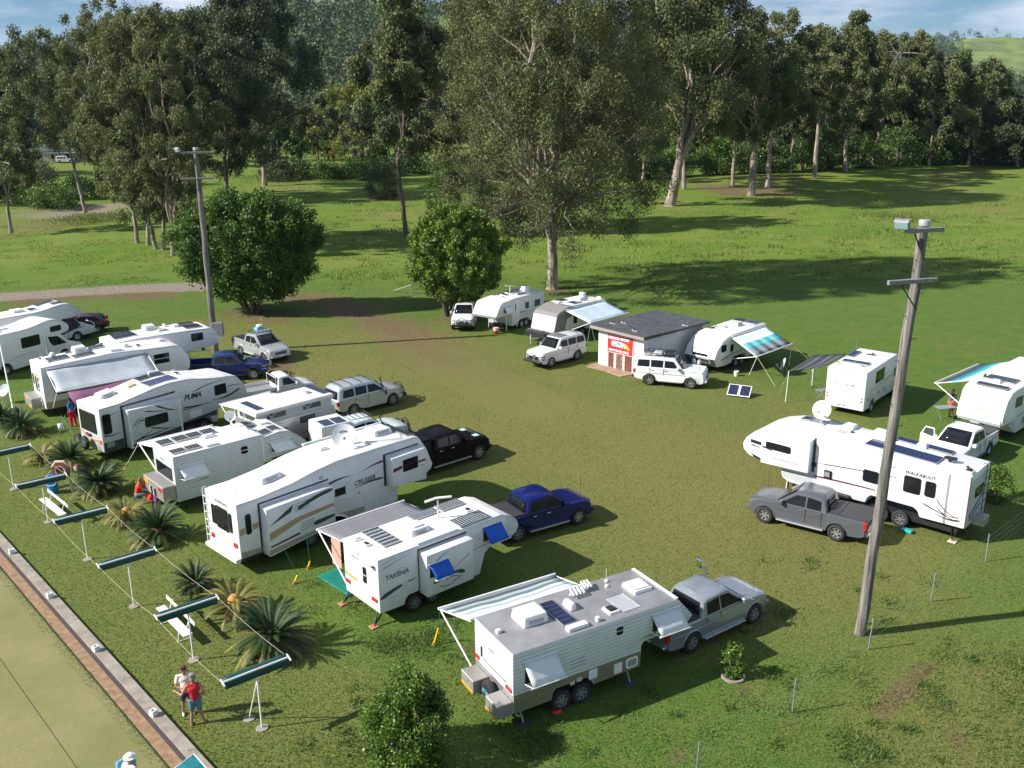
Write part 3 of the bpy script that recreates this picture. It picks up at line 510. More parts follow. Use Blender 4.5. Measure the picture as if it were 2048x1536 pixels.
sm=v.sweep(-1,(2.05,1.22),(3.3,1.12),.13,char,.1,.52,sl); v.sweep(-1,(2.3,1.02),(3.2,1.02),.09,silverstripe,-.12,.52,sl); v.sweep(-1,(3.55,1.22),(2.6,1.16),.2,char,.14,.52,sl); v.sweep(-1,(3.4,1.12),(2.9,.96),.09,silverstripe,.0,.52,sl); v.sweep(-1,(2.1,2.0),(2.9,2.34),.05,char,.06,.52,sl); v.sweep(-1,(3.8,1.9),(3.0,1.5),.04,char,.0,.52,sl)
v.win(-1,1.92,2.72,1.5,1.98,.03,off=.52,parent=sl); v.shade(-1,1.88,2.74,2.05,1.52,.36,bluecanvas,.52,.12,sl)
v.win(-1,4.9,5.75,1.8,2.35,.03); v.shade(-1,4.86,5.78,2.42,1.80,.40,bluecanvas)
v.text(-1,'TAKENA',.28,1.76,.27,mat('grey_letters',(.10,.12,.13),.5),.12,bold=.004,tilt=.0); 
tubes('emblem_ring',[[(.98+.2*cos(a*.4),-v.h-.006,1.95+.11*sin(a*.4)) for a in range(13)]],.008,grey,v.r,5)
v.sweep(-1,(.05,1.10),(1.7,1.42),.20,char,.06); v.sweep(-1,(.08,2.22),(1.35,2.48),.045,silverstripe,.03); v.sweep(-1,(.1,2.42),(1.0,2.55),.035,silverstripe,.03); v.sweep(-1,(6.35,1.62),(4.6,1.46),.06,silverstripe,.05); v.sweep(-1,(5.9,1.68),(4.1,1.58),.05,char,.03); v.sweep(-1,(4.75,2.1),(4.2,1.6),.03,silverstripe,0)
for x0,x1,z0,z1 in ((.35,.75,.62,1.05),(4.28,4.62,.58,1.04),(4.38,4.68,2.02,2.26),(1.0,1.3,1.1,1.4)): v.poly(-1,rrect(x0,x1,z0,z1,.03),mat('panel_white',(.70,.71,.71),.4),'service_hatch',t=.015)
v.solar(.72,1.48,-.55,1.10,S_dia); v.solar(2.85,4.1,.56,1.06,S_dia); v.solar(4.2,5.35,.50,1.10,S_dia); v.solar(3.84,5.34,-1.12,-.36,S_dia)
v.ac(1.95,2.85,-.55,.35,.24); v.rbox('ac_shroud',2.1,2.75,-.45,.25,.32,white,.08,.08); v.hatch(.14,.52,.55,.98,.07); v.hatch(.24,.52,-.08,.30,.07,dark=True); v.hatch(4.88,5.2,-.2,.14,.06,dark=True); v.rbox('raised_roof_panel',1.8,3.7,-1.15,-.62,.05,whiteroof,.02)
tubes('antenna_mast',[[(3.75,.2,2.68),(3.75,.2,3.45)]],.035,wpaint,v.r,8); tubes('tv_antenna',[[(3.3,.45,3.43),(3.7,.22,3.56),(4.25,-.05,3.55)]],.05,wpaint,v.r,8)
v.awning(1,.05,4.0,2.56,3.55,2.12,striped('charcoal_pinstripe',[(0,(.12,.12,.13))]+[((i+1)/24,(.22,.22,.24) if i%2==0 else (.12,.12,.13)) for i in range(23)]),.25,4.35,.7,sag=.02)
v.endwin(0,-.40,-.16,1.42,2.06,.05); o=box('window_bar',(-.03,-.02,-.4,-.16,1.73,1.76),white,v.r,0)
prism('reflector_band',[(1.13,1.38),(.30,1.33),(.30,1.24),(1.13,1.29)],-.02,.0,amber,v.r,'x')
for y0,y1,z in ((.78,1.14,1.0),(-1.08,-.70,.98)): prism('tail_light',rrect(y0,y1,z-.07,z+.07,.02),-.03,.01,red,v.r,'x')
v.reartext('40',-.80,2.20,.27,bold=.006); v.reartext('CH',-.58,2.22,.16); v.reartext('TAKENA',.70,2.18,.15,grey); tubes('emblem_ring',[[(-.012,.28+.22*cos(a*.5),2.46+.05*sin(a*.5)) for a in range(12)]],.012,char,v.r,5)
for x,y in ((.05,1.0),(.05,-.95)): tubes('corner_jack',[[(x,y,.5),(x-.25,y*1.12,.06)],[(x+.3,y,.5),(x-.2,y*1.12,.1)]],.035,black,v.r,6); box('jack_pad',(x-.42,x-.1,y*1.12-.15,y*1.12+.15,0,.05),mat('timber_block',(.42,.20,.10),.7),v.r,.01)
tubes('pin_box',[[(5.9,0,1.5),(6.2,0,1.22)]],.14,dgrey,v.r,8)
box('hanging_towel',(.5,.53,2.3,3.0,.75,1.95),mat('pink_towel',(.62,.30,.24),.9,bump=.3),v.r,.01)
v.legs([4.4])
TAK=v
# --- 3 long cream fifth wheeler with dish
v=RV('fifth_wheel_caravan','long white fifth wheeler with tan stripes, CRUISER lettering and a big roof satellite dish','caravan',(-11.95,35.619,.79),2.55,
 [(0,.68),(2.6,.66),(2.7,.85),(2.95,.98),(5.0,.98),(5.2,.85),(5.3,.66),(8.12,.62),(8.18,1.32),(8.4,1.38),(9.7,1.36),(10.2,1.62),(10.3,1.86),(9.95,2.75),(9.5,3.42),(9.2,3.50),(7.2,3.56),(4.9,3.58),(3.8,3.46),(2.6,3.24),(1.1,3.10),(0,3.10)],white,bev=.07)
v.under(.3,7.8); v.wheels([3.4,4.3],.37,'spoke'); R2=-1
low=mat('taupe_skirt',(.36,.33,.27),.45); v.poly(-1,[(.02,.70),(1.02,.68),(1.02,.90),(.02,.98)],low,'skirt_band'); v.poly(-1,[(4.7,1.12),(6.2,1.0),(6.2,.78),(5.3,.74),(5.2,.9)],low,'skirt_band')
s1=v.slide(-1,[(1.03,.60),(4.30,.98),(4.30,2.72),(3.9,2.76),(1.03,2.70)],.52,white); s1.name='slide_out'
v.poly(-1,[(.95,.60),(1.04,.60),(1.04,2.82),(.95,2.82)],black,'slide_seal'); v.poly(-1,[(.95,2.78),(4.4,2.82),(4.4,2.90),(.95,2.86)],dgrey,'slide_seal')
for pts,m in (([(1.08,1.92),(2.15,2.25),(2.3,2.55),(1.9,2.36)],char),([(1.08,1.64),(2.4,1.92),(4.28,1.98),(4.28,1.84),(2.6,1.72),(1.08,1.30)],gold),([(1.1,1.05),(2.5,1.22),(2.5,1.12),(1.1,.98)],char)): v.poly(-1,pts,m,'stripe',.52,s1)
v.sweep(-1,(4.25,2.62),(2.5,2.28),.16,char,.07,.52,s1,w1=.16); v.sweep(-1,(3.2,1.35),(4.28,1.42),.22,char,0,.52,s1,w1=.1); v.poly(-1,[(1.03,.66),(4.3,1.02),(4.3,1.14),(1.03,.90)],low,'skirt_band',.52,s1)
for x,z in ((2.35,2.18),(2.55,1.25)):
    for k in range(4): v.poly(-1,[(x,z+.1*k),(x+.7,z+.04+.1*k),(x+.7,z+.07+.1*k),(x,z+.03+.1*k)],grey,'louvre',.52,s1)
s2=v.slide(-1,[(7.5,1.66),(9.5,1.46),(9.44,3.02),(7.5,3.02)],.48,white); v.poly(-1,[(7.38,1.6),(7.5,1.6),(7.5,3.12),(7.38,3.12)],black,'slide_seal'); v.poly(-1,[(7.38,3.06),(9.5,3.06),(9.4,3.14),(7.38,3.14)],dgrey,'slide_seal')
v.win(-1,8.12,9.0,2.2,2.78,.05,off=.48,parent=s2); v.poly(-1,[(7.56,2.50),(8.08,2.56),(8.08,2.40),(7.56,2.34)],maroon,'stripe',.48,s2); v.poly(-1,[(9.04,2.5),(9.46,2.50),(9.46,2.40),(9.04,2.40)],maroon,'stripe',.48,s2); v.sweep(-1,(9.4,2.2),(9.05,2.26),.05,grey,0,.48,s2)
v.win(-1,4.70,5.25,1.93,2.28,.03); v.text(-1,'CRUISER',5.72,2.13,.30,char,.35,sp=1.02,bold=.006); v.sweep(-1,(7.35,2.05),(5.65,2.0),.12,char,.06,w1=.0); v.sweep(-1,(7.4,2.84),(6.2,2.68),.11,maroon,.05); v.sweep(-1,(4.35,2.62),(5.6,2.68),.13,char,.05); v.sweep(-1,(4.3,1.78),(5.6,2.5),.03,char,0)
v.poly(-1,[(.06,1.70),(.30,1.72),(.30,2.02),(.06,1.98)],gold,'stripe'); v.poly(-1,[(.66,1.78),(.95,1.82),(.95,2.06),(.66,2.04)],gold,'stripe'); v.win(-1,.34,.60,1.66,2.56,.1)
for x0,x1,z0,z1 in ((6.28,7.15,.62,1.22),(4.9,5.5,1.3,1.75),(7.4,8.0,.72,1.25)): v.poly(-1,rrect(x0,x1,z0,z1,.1),mat('panel_white',(.70,.71,.71),.4),'service_hatch',t=.015)
v.poly(-1,rrect(3.95,4.15,2.95,3.12,.02),beige,'vent_cover'); o=tubes('entry_light',[[(5.95,-v.h-.01,1.75),(5.95,-v.h-.05,1.75)]],.04,grey,v.r)
arc=[(2.6+1.35*cos(PI*k/12)*1.0+1.35,.62+.55*sin(PI*k/12)) for k in range(13)]; tubes('wheel_arch_trim',[[(a,-v.h-.02,b) for a,b in arc]],.05,white,v.r)
for y0,y1,z0,z1 in ((.42,.9-.1,1.70,2.56),(-.54,.40,1.62,2.62),(-.96+.12,-.60,1.70,2.56)): v.endwin(0,y0,y1,z0,z1,.05)
v.reartext('CROSSROADS',.55,2.78,.17,char,shear=.3); v.sweep; v.ladder(1.02,1.22+.02,.7,3.16)
for y0,y1,z in ((-1.12,-.82,1.12),(.75,1.0,.98)): prism('tail_light',rrect(y0,y1,z,z+.2,.02),-.03,.01,red,v.r,'x')
prism('stripe',[(.3,1.15),(-.9,1.55),(-.9,1.45),(-.2,1.05)],-.012,.0,mat('pale_tan',(.62,.55,.44),.4),v.r,'x'); prism('stripe',[(.9,1.25),(.1,1.5),(.1,1.38),(.8,1.12)],-.012,.0,mat('pale_tan',(.62,.55,.44),.4),v.r,'x')
box('rear_bumper',(-.22,.02,-1.25,1.25,.55,.72),wpaint,v.r,.02); tubes('whip_antenna',[[(.15,-1.2,3.08),(.13,-1.2,3.75)]],.01,grey,v.r,5)
v.ac(1.7,2.7,-.45,.55,.26); v.ac(7.85,8.9,-.12,.80,.26); v.hatch(5.0,5.5,.1,.65,.08); v.hatch(6.75,7.15,.3,.7,.07); v.rbox('dish_base',6.2,6.95,-.75,-.2,.07,white,.03); v.rbox('dome_vent',6.75,7.15,-.75,-.45,.17,beige,.1,.08)
v.solar(9.0,9.5,-1.0,1.05,S_dark); v.hatch(8.9,9.3,-.9,-.5,.05) if False else None
v.dish(6.35,.15,3.95,.55,az=R(55),el=.55,text='sphere'); tubes('awning_rail',[[(4.9,1.33,3.62),(9.3,1.33,3.52)]],.07,wpaint,v.r,8)
tubes('roof_cable',[[(6.9,-.5,3.6),(7.6,-.7,3.6),(8.6,-1.1,3.55),(9.1,-.3,3.55)]],.012,grey,v.r,5)
v.legs([7.6,1.0]); tubes('pin_box',[[(9.6,0,1.5),(10.1,0,1.2)]],.15,dgrey,v.r,8)
CRU=v
# --- 4 clad caravan with rows of panels
v=RV('caravan','clad caravan with rows of small solar panels and chequer plate box on its rear','caravan',(-16.433,41.673,.721),2.425,
 [(0,.52),(1.9,.52),(2.0,.75),(2.15,.85),(3.5,.85),(3.65,.75),(3.7,.52),(4.45,.55),(4.5,1.38),(6.45,1.52),(6.9,1.80),(6.5,2.2),(5.95,2.62),(5.4,2.72),(4.55,2.60),(4.45,2.78),(0,2.78)],ribbed('pale_blue_cladding',(.60,.64,.66),.13,.8),bev=.03)
v.under(.2,4.2); v.wheels([2.4,3.15],.36,'steel')
v.shade(-1,.22,1.42,2.22,1.68,.38,canvas,dx=.1); v.win(-1,.35,1.35,1.65,2.1,.03); v.win(-1,3.33,3.68,2.04,2.42,.1); v.poly(-1,[(3.33,2.21),(3.68,2.21),(3.68,2.24),(3.33,2.24)],white,'window_bar',.022); v.shade(-1,4.82,6.0,2.26,1.80,.35,canvas,dx=.15); v.win(-1,4.95,5.9,1.75,2.2,.03); v.poly(-1,[(4.46,1.4),(4.52,1.4),(4.52,2.66),(4.46,2.66)],white,'corner_trim')
for x0 in (.15,.9,1.6,2.32): v.solar(x0,x0+.66,.50,1.30,S_strip)
for x0 in (.12,.86): v.solar(x0,x0+.68,-.95,-.35,S_strip)
v.solar(4.4,5.05,.45,1.1,S_dark); v.solar(4.62,5.1,-1.05,-.35,S_dark); v.solar(5.15,5.65,-.9,-.2,S_dark); v.hatch(2.1,2.7,.05,.45,.1); v.hatch(4.2,4.6,-.1,.3,.06,dark=True); v.rbox('fridge_vent',1.7,2.3,-1.1,-.85,.12,white,.03); v.rbox('roof_vent',5.15,5.6,.2,.6,.1,white,.04)
v.endwin(0,-.92,.92,1.48,2.12,.05); v.reartext('TRAVELLER',.35,2.3,.1,grey); v.sweep(-1,(1.6,1.38),(.9,1.30),.05,char,.0)
o=box('rear_box',(-.62,-.01,-1.16,1.16,.66,1.40),checkplate,v.r,.02)
for y0,y1 in ((.55,1.05),(-1.05,-.6)): box('reflector',(-.635,-.62,y0,y1,1.12,1.3),amber if y0>0 else red,o,0)
for k in range(4): tubes('stripe_pipe',[[(-.65,.3-.2*k,.75),(-.65,.35-.2*k,1.1)]],.03,black if k%2 else wpaint,o,6)
v.awning(1,.1,3.9,2.62,3.3,2.2,mat('cream_canvas',(.70,.70,.66),.7),armz=1.2); tubes('antenna_mast',[[(3.9,.9,2.8),(3.9,.9,3.2)]],.03,wpaint,v.r,6); make_dish(v.r,(3.9,.9,3.35),.28,R(60),.1,'')
tubes('guy_rope',[[(.1,3.3,2.2),(-1.2,3.9,.02)]],.015,mat('cream_rope',(.6,.55,.4),.8),v.r,5); v.legs([.4,4.1])
# --- 5 PUMA
v=RV('fifth_wheel_caravan','fifth wheeler with swooping black stripes, PUMA lettering and two spare wheels behind','caravan',(-22.545,47.858,.862),2.46,
 [(0,.58),(4.3,.55),(4.5,.85),(4.8,.95),(6.3,.95),(6.5,.8),(6.55,.5),(6.9,.5),(7.0,1.2),(7.2,1.30),(8.5,1.32),(8.88,1.5),(9.0,1.8),(8.85,2.3),(8.35,2.90),(8.0,3.0),(6.9,3.12),(5.2,3.45),(4.2,3.50),(3.2,3.42),(1.2,3.06),(0,3.02)],ribbed('white_cladding_fine',(.72,.73,.73),.12,.8),bev=.04)
v.under(.3,6.7); v.wheels([5.1,5.95],.36,'multi'); dk=mat('dark_skirt',(.05,.055,.06),.45)
v.poly(-1,[(.03,.60),(1.15,.60),(1.15,1.10),(.05,1.12)],dk,'skirt_band'); v.poly(-1,[(4.45,.8),(4.85,.98),(6.3,.98),(6.5,.9),(6.88,.9),(6.88,1.2),(4.45,.98)],dk,'skirt_band')
s1=v.slide(-1,[(1.28,.55),(4.38,.60),(4.38,2.60),(1.28,2.70)],.5,MATS['white_cladding_fine']); v.poly(-1,[(1.16,.55),(1.28,.55),(1.28,2.86),(1.16,2.88)],black,'slide_seal'); v.poly(-1,[(1.16,2.80),(4.4,2.84),(4.4,2.96),(1.16,2.90)],dgrey,'slide_seal')
v.poly(-1,[(4.28,.62),(4.38,.62),(4.38,2.58),(4.28,2.60)],white,'corner_trim',.5,s1); v.poly(-1,[(1.28,.57),(1.38,.57),(1.38,2.68),(1.28,2.68)],white,'corner_trim',.5,s1)
v.win(-1,2.18,3.55,1.50,2.08,.12,off=.5,parent=s1); v.poly(-1,[(1.4,.60),(4.26,.64),(4.26,1.05),(3.0,.95),(1.4,.78)],dk,'skirt_band',.5,s1)
B=mat('black_decal',(.025,.027,.03),.35)
v.sweep(-1,(2.15,1.95),(1.55,1.35),.09,B,.25,.5,s1); v.sweep(-1,(1.52,1.72),(2.1,2.12),.09,B,.12,.5,s1); v.sweep(-1,(2.9,2.58),(4.22,1.98),.13,B,-.05,.5,s1); v.sweep(-1,(2.2,2.42),(4.1,2.05),.07,B,-.02,.5,s1); v.sweep(-1,(2.5,1.42),(4.0,1.02),.09,B,-.03,.5,s1); v.sweep(-1,(1.5,.9),(2.6,1.3),.10,B,-.04,.5,s1); v.sweep(-1,(1.6,.95),(4.1,1.16),.09,B,-.0,.5,s1)
v.text(-1,'PUMA',4.88,2.25,.42,B,.35,sp=.95,bold=.012); v.win(-1,.10,.58,1.55,2.66,.12); v.win(-1,6.85,7.62,2.04,2.66,.08)
v.sweep(-1,(4.75,1.85),(6.6,1.72),.10,B,-.02); v.sweep(-1,(4.7,1.72),(6.5,1.78),.06,B,-.03); v.sweep(-1,(5.5,2.62),(7.9,2.84),.07,B,.12); v.sweep(-1,(7.7,2.40),(8.85,2.28),.07,B,.06); v.sweep(-1,(8.5,2.1),(6.6,1.85),.16,B,-.15); v.sweep(-1,(8.3,2.0),(7.1,1.8),.08,silverstripe,-.1)
v.sweep(-1,(.08,2.35),(1.1,2.62),.06,B,.05); v.sweep(-1,(.1,1.5),(1.1,1.52),.10,B,-.08); v.poly(-1,rrect(.18,.62,.80,1.10,.1),silverstripe,'service_hatch',t=.015); v.poly(-1,rrect(5.15,5.9,1.15,1.5,.05),white,'service_hatch',t=.015)
v.endwin(0,-.72,1.02,1.50,2.62,.06); v.reartext('PUMA',.62,1.20,.26,B,shear=.35,bold=.01); prism('reflector_band',[(.85,2.78),(.3,2.74),(.3,2.70),(.85,2.74)],-.015,0,amber,v.r,'x'); prism('rear_stripe',[(1.2,1.46),(.1,1.12),(-1.1,1.2),(-1.1,1.1),(.1,1.04),(1.2,1.36)],-.012,0,mat('rust_stripe',(.5,.2,.1),.5),v.r,'x')
for y in (.15,.85): sp=wheel(v.r,-.34,y,.37,.2,'multi',.95); sp.name='spare_wheel'; sp.rotation_euler=(0,0,-PI/2)
tubes('spare_carrier',[[(0,1.0,.6),(-.3,1.0,.6),(-.3,-.2,.6),(0,-.2,.6)]],.03,black,v.r,6); prism('tail_light',rrect(-1.08,-.9,1.0,1.25,.03),-.03,.01,mat('orange_lens',(.6,.15,.03),.3),v.r,'x')
v.ac(.85,1.75,.15,1.0,.24); v.solar(3.25,4.85,.42,1.2,S_dark); v.solar(3.12,4.85,-.85,.12,solar('solar_blue_cells',(.012,.02,.10),(.30,.33,.45),10,7,.05)); v.hatch(2.4,2.85,.1,.75,.05,); v.rbox('old_hatch',2.45,2.9,.15,.7,.11,mat('yellowed_plastic',(.55,.45,.22),.5),.02); v.hatch(5.3,5.65,.1,.5,.06,dark=True); v.rbox('fridge_vent',4.2,4.85,1.0,1.2,.16,white,.03)
tubes('crank_antenna',[[(5.0,.6,3.5),(5.5,.5,3.62)],[(5.9,0,3.4),(6.3,-.1,3.45)]],.03,wpaint,v.r,6); v.legs([6.7,.5]); tubes('pin_box',[[(8.2,0,1.4),(8.6,0,1.15)]],.15,dgrey,v.r,8)
# --- 6 pop-top
v=RV('pop_top_caravan','small pop-top caravan with raised white roof, canvas walls and a bright metal lower half','caravan',(-14.229,47.953,.777),2.25,[(0,.5),(1.9,.5),(2.0,.75),(2.15,.82),(3.3,.82),(3.45,.7),(3.5,.5),(4.3,.52),(4.9,.7),(5.05,1.3),(4.85,2.0),(0,2.0)],ribbed('mill_aluminium',(.48,.49,.49),.16,.5,.35,.6),MATS['mill_aluminium'],bev=.04)
v.under(.3,4.2); v.wheels([2.72],.36,'steel'); box('canvas_wall',(.1,4.75,-1.06,1.06,1.95,2.52),mat('grey_canvas',(.50,.51,.50),.8,bump=.2),v.r,.02)
o=box('lid',(-.04,4.86,-1.16,1.16,2.49,2.68),whiteroof,v.r,.05,.03,2); tubes('lid_trim',[[(-.05,-1.17,2.50),(4.87,-1.17,2.50),(4.87,1.17,2.50),(-.05,1.17,2.50),(-.05,-1.17,2.50)]],.03,mat('pale_green_trim',(.55,.60,.58),.5),v.r,6)
for x0,x1 in ((.65,1.80),(2.9,4.02)):
    f=prism('canvas_window',rrect(x0,x1,2.14,2.48,.02),-1.085,-1.05,dgrey,v.r); tubes('strut',[[(x0-.05,-1.1,2.0),(x0+.6,-1.1,2.48)],[(x0-.05,-1.1,2.48),(x0+.6,-1.1,2.0)]],.014,wpaint,v.r,5)
f=prism('canvas_window',rrect(-.75,.75,2.12,2.46,.02),.07,.09,dgrey,v.r,'x'); tubes('strut',[[(.06,.5,2.0),(.06,0,2.48)],[(.06,.0,2.0),(.06,.5,2.48)]],.014,wpaint,v.r,5)
v.win(-1,2.6,3.58,1.45,1.84,.03,frame=dgrey,pane=tint); v.win(-1,.9,1.75,1.15,1.5,.03); v.poly(-1,[(.02,.55),(4.8,.55),(4.8,.95),(.02,.95)],mat('grey_skirt',(.20,.20,.21),.5),'skirt_band') ; v.poly(-1,rrect(3.6,3.75,.75,1.05,.02),white,'service_hatch',t=.02)
rows=[[(.30,-.70,2.70),(.72,-.70,2.70)],[(.30,1.05,2.70),(.72,1.05,2.70)]]; o=quadmesh('solar_panel',rows,S_blue,v.r,.03,False); o=quadmesh('solar_panel',[[(4.38,-.82,2.70),(4.82,-.82,2.70)],[(4.38,1.12,2.70),(4.82,1.12,2.70)]],S_blue,v.r,.03,False); box('roof_hatch',(3.75,4.08,-.2,.2,2.67,2.74),grey,v.r,.03)
v.awning(1,.1,3.2,2.45,2.9,2.25,canvas,armz=.9); tubes('antenna_mast',[[(.15,1.35,.5),(.12,1.35,2.35)]],.03,wpaint,v.r,6); tubes('tow_frame',[[(4.6,-.8,.55),(5.9,0,.5),(4.6,.8,.55)]],.04,black,v.r,6); tubes('jockey_wheel',[[(5.6,.15,.1),(5.6,.15,.8)]],.03,steel,v.r,6)
# --- 7 silver awning fifth wheeler
v=RV('fifth_wheel_caravan','fifth wheeler with a silver awning lowered over a plum shade cloth','caravan',(-28.858,55.311,.685),2.487,
 [(0,.57),(2.9,.55),(3.0,.8),(3.2,.9),(4.9,.9),(5.1,.8),(5.15,.55),(6.1,.55),(6.25,1.2),(6.6,1.3),(8.6,1.2),(8.95,1.5),(9.02,1.98),(8.85,2.5),(8.4,3.10),(8.1,3.18),(6.5,3.25),(4.3,3.38),(2,3.28),(0,3.2)],white,bev=.06)
v.under(.3,5.9); v.wheels([3.6,4.4],.36,'steel'); v.poly(-1,[(.03,.6),(6.05,.58),(6.05,1.0),(.03,1.02)],mat('tan_skirt',(.38,.30,.20),.5),'skirt_band')
v.awning(-1,.32,6.3,3.03,3.35,2.15,mat('silver_canvas',(.50,.54,.57),.38,.2,amt=.16,scale=1.5),.25,6.25,.62,sag=.14)
v.sweep; v.win(-1,6.68,7.72,2.12,2.82,.02,frame=white); v.poly(-1,[(6.68,2.45),(7.72,2.45),(7.72,2.49),(6.68,2.49)],white,'window_bar',.022); v.win(-1,.6,1.3,1.4,2.3,.03); v.win(-1,3.0,4.4,1.5,2.3,.03)
o=quadmesh('shade_cloth',[[(.8+5*k/6,-3.40,2.10-.03*sin(k)) for k in range(7)],[(.8+5*k/6,-3.9,1.80-.05*sin(k)) for k in range(7)],[(.9+4.7*k/6,-4.5,1.45-.06*sin(k*1.3)) for k in range(7)]],mat('plum_cloth',(.17,.065,.13),.8),v.r,.008)
v.endwin(0,.72,1.0,1.75,2.4,.03); v.endwin(0,-.30,.42,1.50,2.36,.03); v.ladder(-.85,-.45,.7,3.25); o=box('rear_box',(-.62,-.01,-.55,1.2,.55,1.2),checkplate,v.r,.02); box('reflector',(-.635,-.62,.1,.6,1.0,1.12),amber,o,0); box('reflector',(-.635,-.62,-.5,0,.6,.72),amber,o,0)
prism('stripe',[(.6,2.6),(-.8,2.45),(-.8,2.30),(.6,2.40)],-.012,0,mat('tan_stripe2',(.55,.35,.2),.5),v.r,'x'); v.sweep
v.ac(2.4,3.2,.3,1.15,.34); v.solar(3.4,4.3,.45,1.9-.7,S_strip); v.solar(.7,1.95,-.4,.55,S_dark); v.solar(2.1,3.35,-.75,.0,S_dark); v.solar(2.0,2.4,.75,1.15,S_dark); v.rbox('dome_vent',1.0,1.45,.5,1.0,.3,white,.12,.1); v.rbox('roof_vent',5.2,5.6,-.3,.3,.22,white,.07,.05); v.hatch(5.95,6.3,-.5,.0,.06,dark=True); v.rbox('fridge_vent',4.2,4.9,-1.05,-.75,.14,white,.03); v.rbox('roof_vent',7.6,8.0,.2,.7,.15,white,.06)
v.dish(.35,-.2,3.55,.12,R(60),.3); tubes('whip_antenna',[[(.8,-.1,3.2),(.75,-.1,4.1)]],.012,wpaint,v.r,5); tubes('tv_antenna',[[(6.2,.2,3.2),(6.2,.2,3.9)],[(6.0,.2,3.85),(6.4,.2,3.9)]],.02,wpaint,v.r,5)
v.legs([5.9,.5]); tubes('pin_box',[[(8.3,0,1.3),(8.7,0,1.05)]],.15,dgrey,v.r,8)
# --- 8 topmost fifth wheeler
v=RV('fifth_wheel_caravan','plain white fifth wheeler whose rounded nose reaches the grey box on the timber pole','caravan',(-27.015,61.079,.664),2.468,
 [(0,.55),(4.8,.55),(4.95,1.5),(5.2,1.72),(6.9,1.85),(7.32,2.0),(7.42,2.5),(7.1,2.95),(6.7,3.16),(5,3.22),(1.6,3.22),(0,3.12)],white,bev=.07)
v.under(.3,4.6); v.wheels([2.6,3.4],.36,'steel'); v.win(-1,5.37,6.2,2.39,2.92,.04); v.sweep(-1,(7.3,2.62),(6.3,2.75),.04,silverstripe,.05); v.sweep(-1,(7.3,2.5),(6.35,2.85),.03,grey,.05)
v.win(-1,.4,.75,2.55,2.85,.02); v.solar(.6,2.0,.35,1.1,S_dark); v.solar(.55,2.05,-.5,.3,S_blue); v.ac(2.8,3.6,.3,1.15,.34); v.solar(5.0,6.3,.5,1.15,S_dark); v.solar(5.2,6.4,-.8,.3,S_dark); v.rbox('roof_vent',4.7,5.1,.1,.5,.2,white,.06); v.hatch(3.6,4.0,.2,.7,.07); v.rbox('beige_cover',3.5,4.1,-.4,.0,.14,beige,.04); v.rbox('roof_vent',4.2,4.4,.7,1.0,.2,white,.05)
tubes('tv_antenna',[[(2.4,-.9,3.2),(2.4,-.9,3.9)],[(2.2,-.9,3.8),(2.6,-.9,3.95)]],.02,wpaint,v.r,5)
for a in (0,): prism('open_hatch',[(-.55,2.2),(-.02,2.25),(-.02,2.95),(-.55,2.8)],.3,.32,dgrey,v.r); tubes('hatch_frame',[[(-.55,.31,2.2),(-.02,.31,2.25),(-.02,.31,2.95),(-.55,.31,2.8),(-.55,.31,2.2)]],.025,wpaint,v.r,6)
v.legs([4.5,.5]); tubes('pin_box',[[(6.3,0,1.9),(6.6,0,1.35)]],.13,dgrey,v.r,8)
# --- 9, 10 motorhomes at the left edge
mhp=[(0,.55),(1.25,.5)]+arch(1.73,.38,.46,.5)[::-1]+[(2.25,.25),(4.7,.35),(5.85,.38)]+arch(6.35,.36,.44,.4)[::-1]+[(6.85,.4),(7.75,.45),(7.9,.75),(7.75,1.0),(7.0,1.22),(6.86,1.25),(6.18,1.98),(6.7,2.02),(6.93,2.13),(6.98,2.35),(6.88,2.62),(6.47,2.90),(5.93,3.12),(5.43,3.17),(4.8,3.10),(4.3,3.0),(3.8,2.93),(3.2,2.9),(0,2.92)]
v=RV('motorhome','white motorhome with a bulging over-cab bed, side-on at the left edge','motorhome',(-37.051,62.778,1.062),2.3,mhp,white,bev=.06)
v.under(.3,7.4); v.wheels([1.73],.36,'steel'); v.wheels([6.35],.36,'steel')
v.win(-1,3.06,4.52,1.58,2.35,.1); v.win(-1,5.42,6.32,2.24,2.66,.12,frame=black); v.poly(-1,[(5.15,1.98),(5.95,1.86),(6.62,1.22),(5.5,1.22),(5.28,1.5)],glass,'cab_window'); v.poly(-1,[(5.02,.6),(5.05,.6),(5.05,2.0),(5.02,2.0)],grey,'door_seam'); prism('windscreen',[(6.93,1.25),(6.24,1.98),(6.22,1.95),(6.89,1.24)],-.95,.95,glass,v.r)
v.sweep(-1,(2.2,1.1),(5.0,1.05),.03,grey,.12); v.sweep(-1,(2.0,.95),(4.6,1.0),.03,grey,.12); v.poly(-1,rrect(2.4,2.75,.75,1.05,.03),mat('panel_white',(.7,.7,.7)),'service_hatch',t=.012); box('wing_mirror',(6.0,6.15,-1.4,-1.18,1.3,1.6),black,v.r,.03)
v.ac(1.0,2.2,-.3,.5,.24); v.rbox('roof_hatch',2.4,3.1,.1,.8,.09,white,.03); box('headlight',(7.6,7.86,-1.0,-.6,.72,.9),chrome,v.r,.03)
h=.9; v=RV('motorhome','white motorhome with a purple-black cab side, behind the over-cab one','motorhome',(-39.2,68.84,h),2.3,[(a,b if b<2.6 else b-.02) for a,b in mhp],mat('grey_white_gelcoat',(.66,.68,.69),.35),bev=.06)
v.under(.3,7.4); v.wheels([1.73,6.35],.36,'steel'); v.poly(-1,[(5.05,.9),(6.4,1.1),(6.75,1.24),(6.2,1.95),(5.3,1.98),(5.05,1.6)],mat('purple_black_paint',(.03,.01,.05),.25),'cab_panel'); v.sweep(-1,(5.0,.8),(7.2,1.1),.25,mat('purple_stripe',(.10,.02,.14),.3),.08)
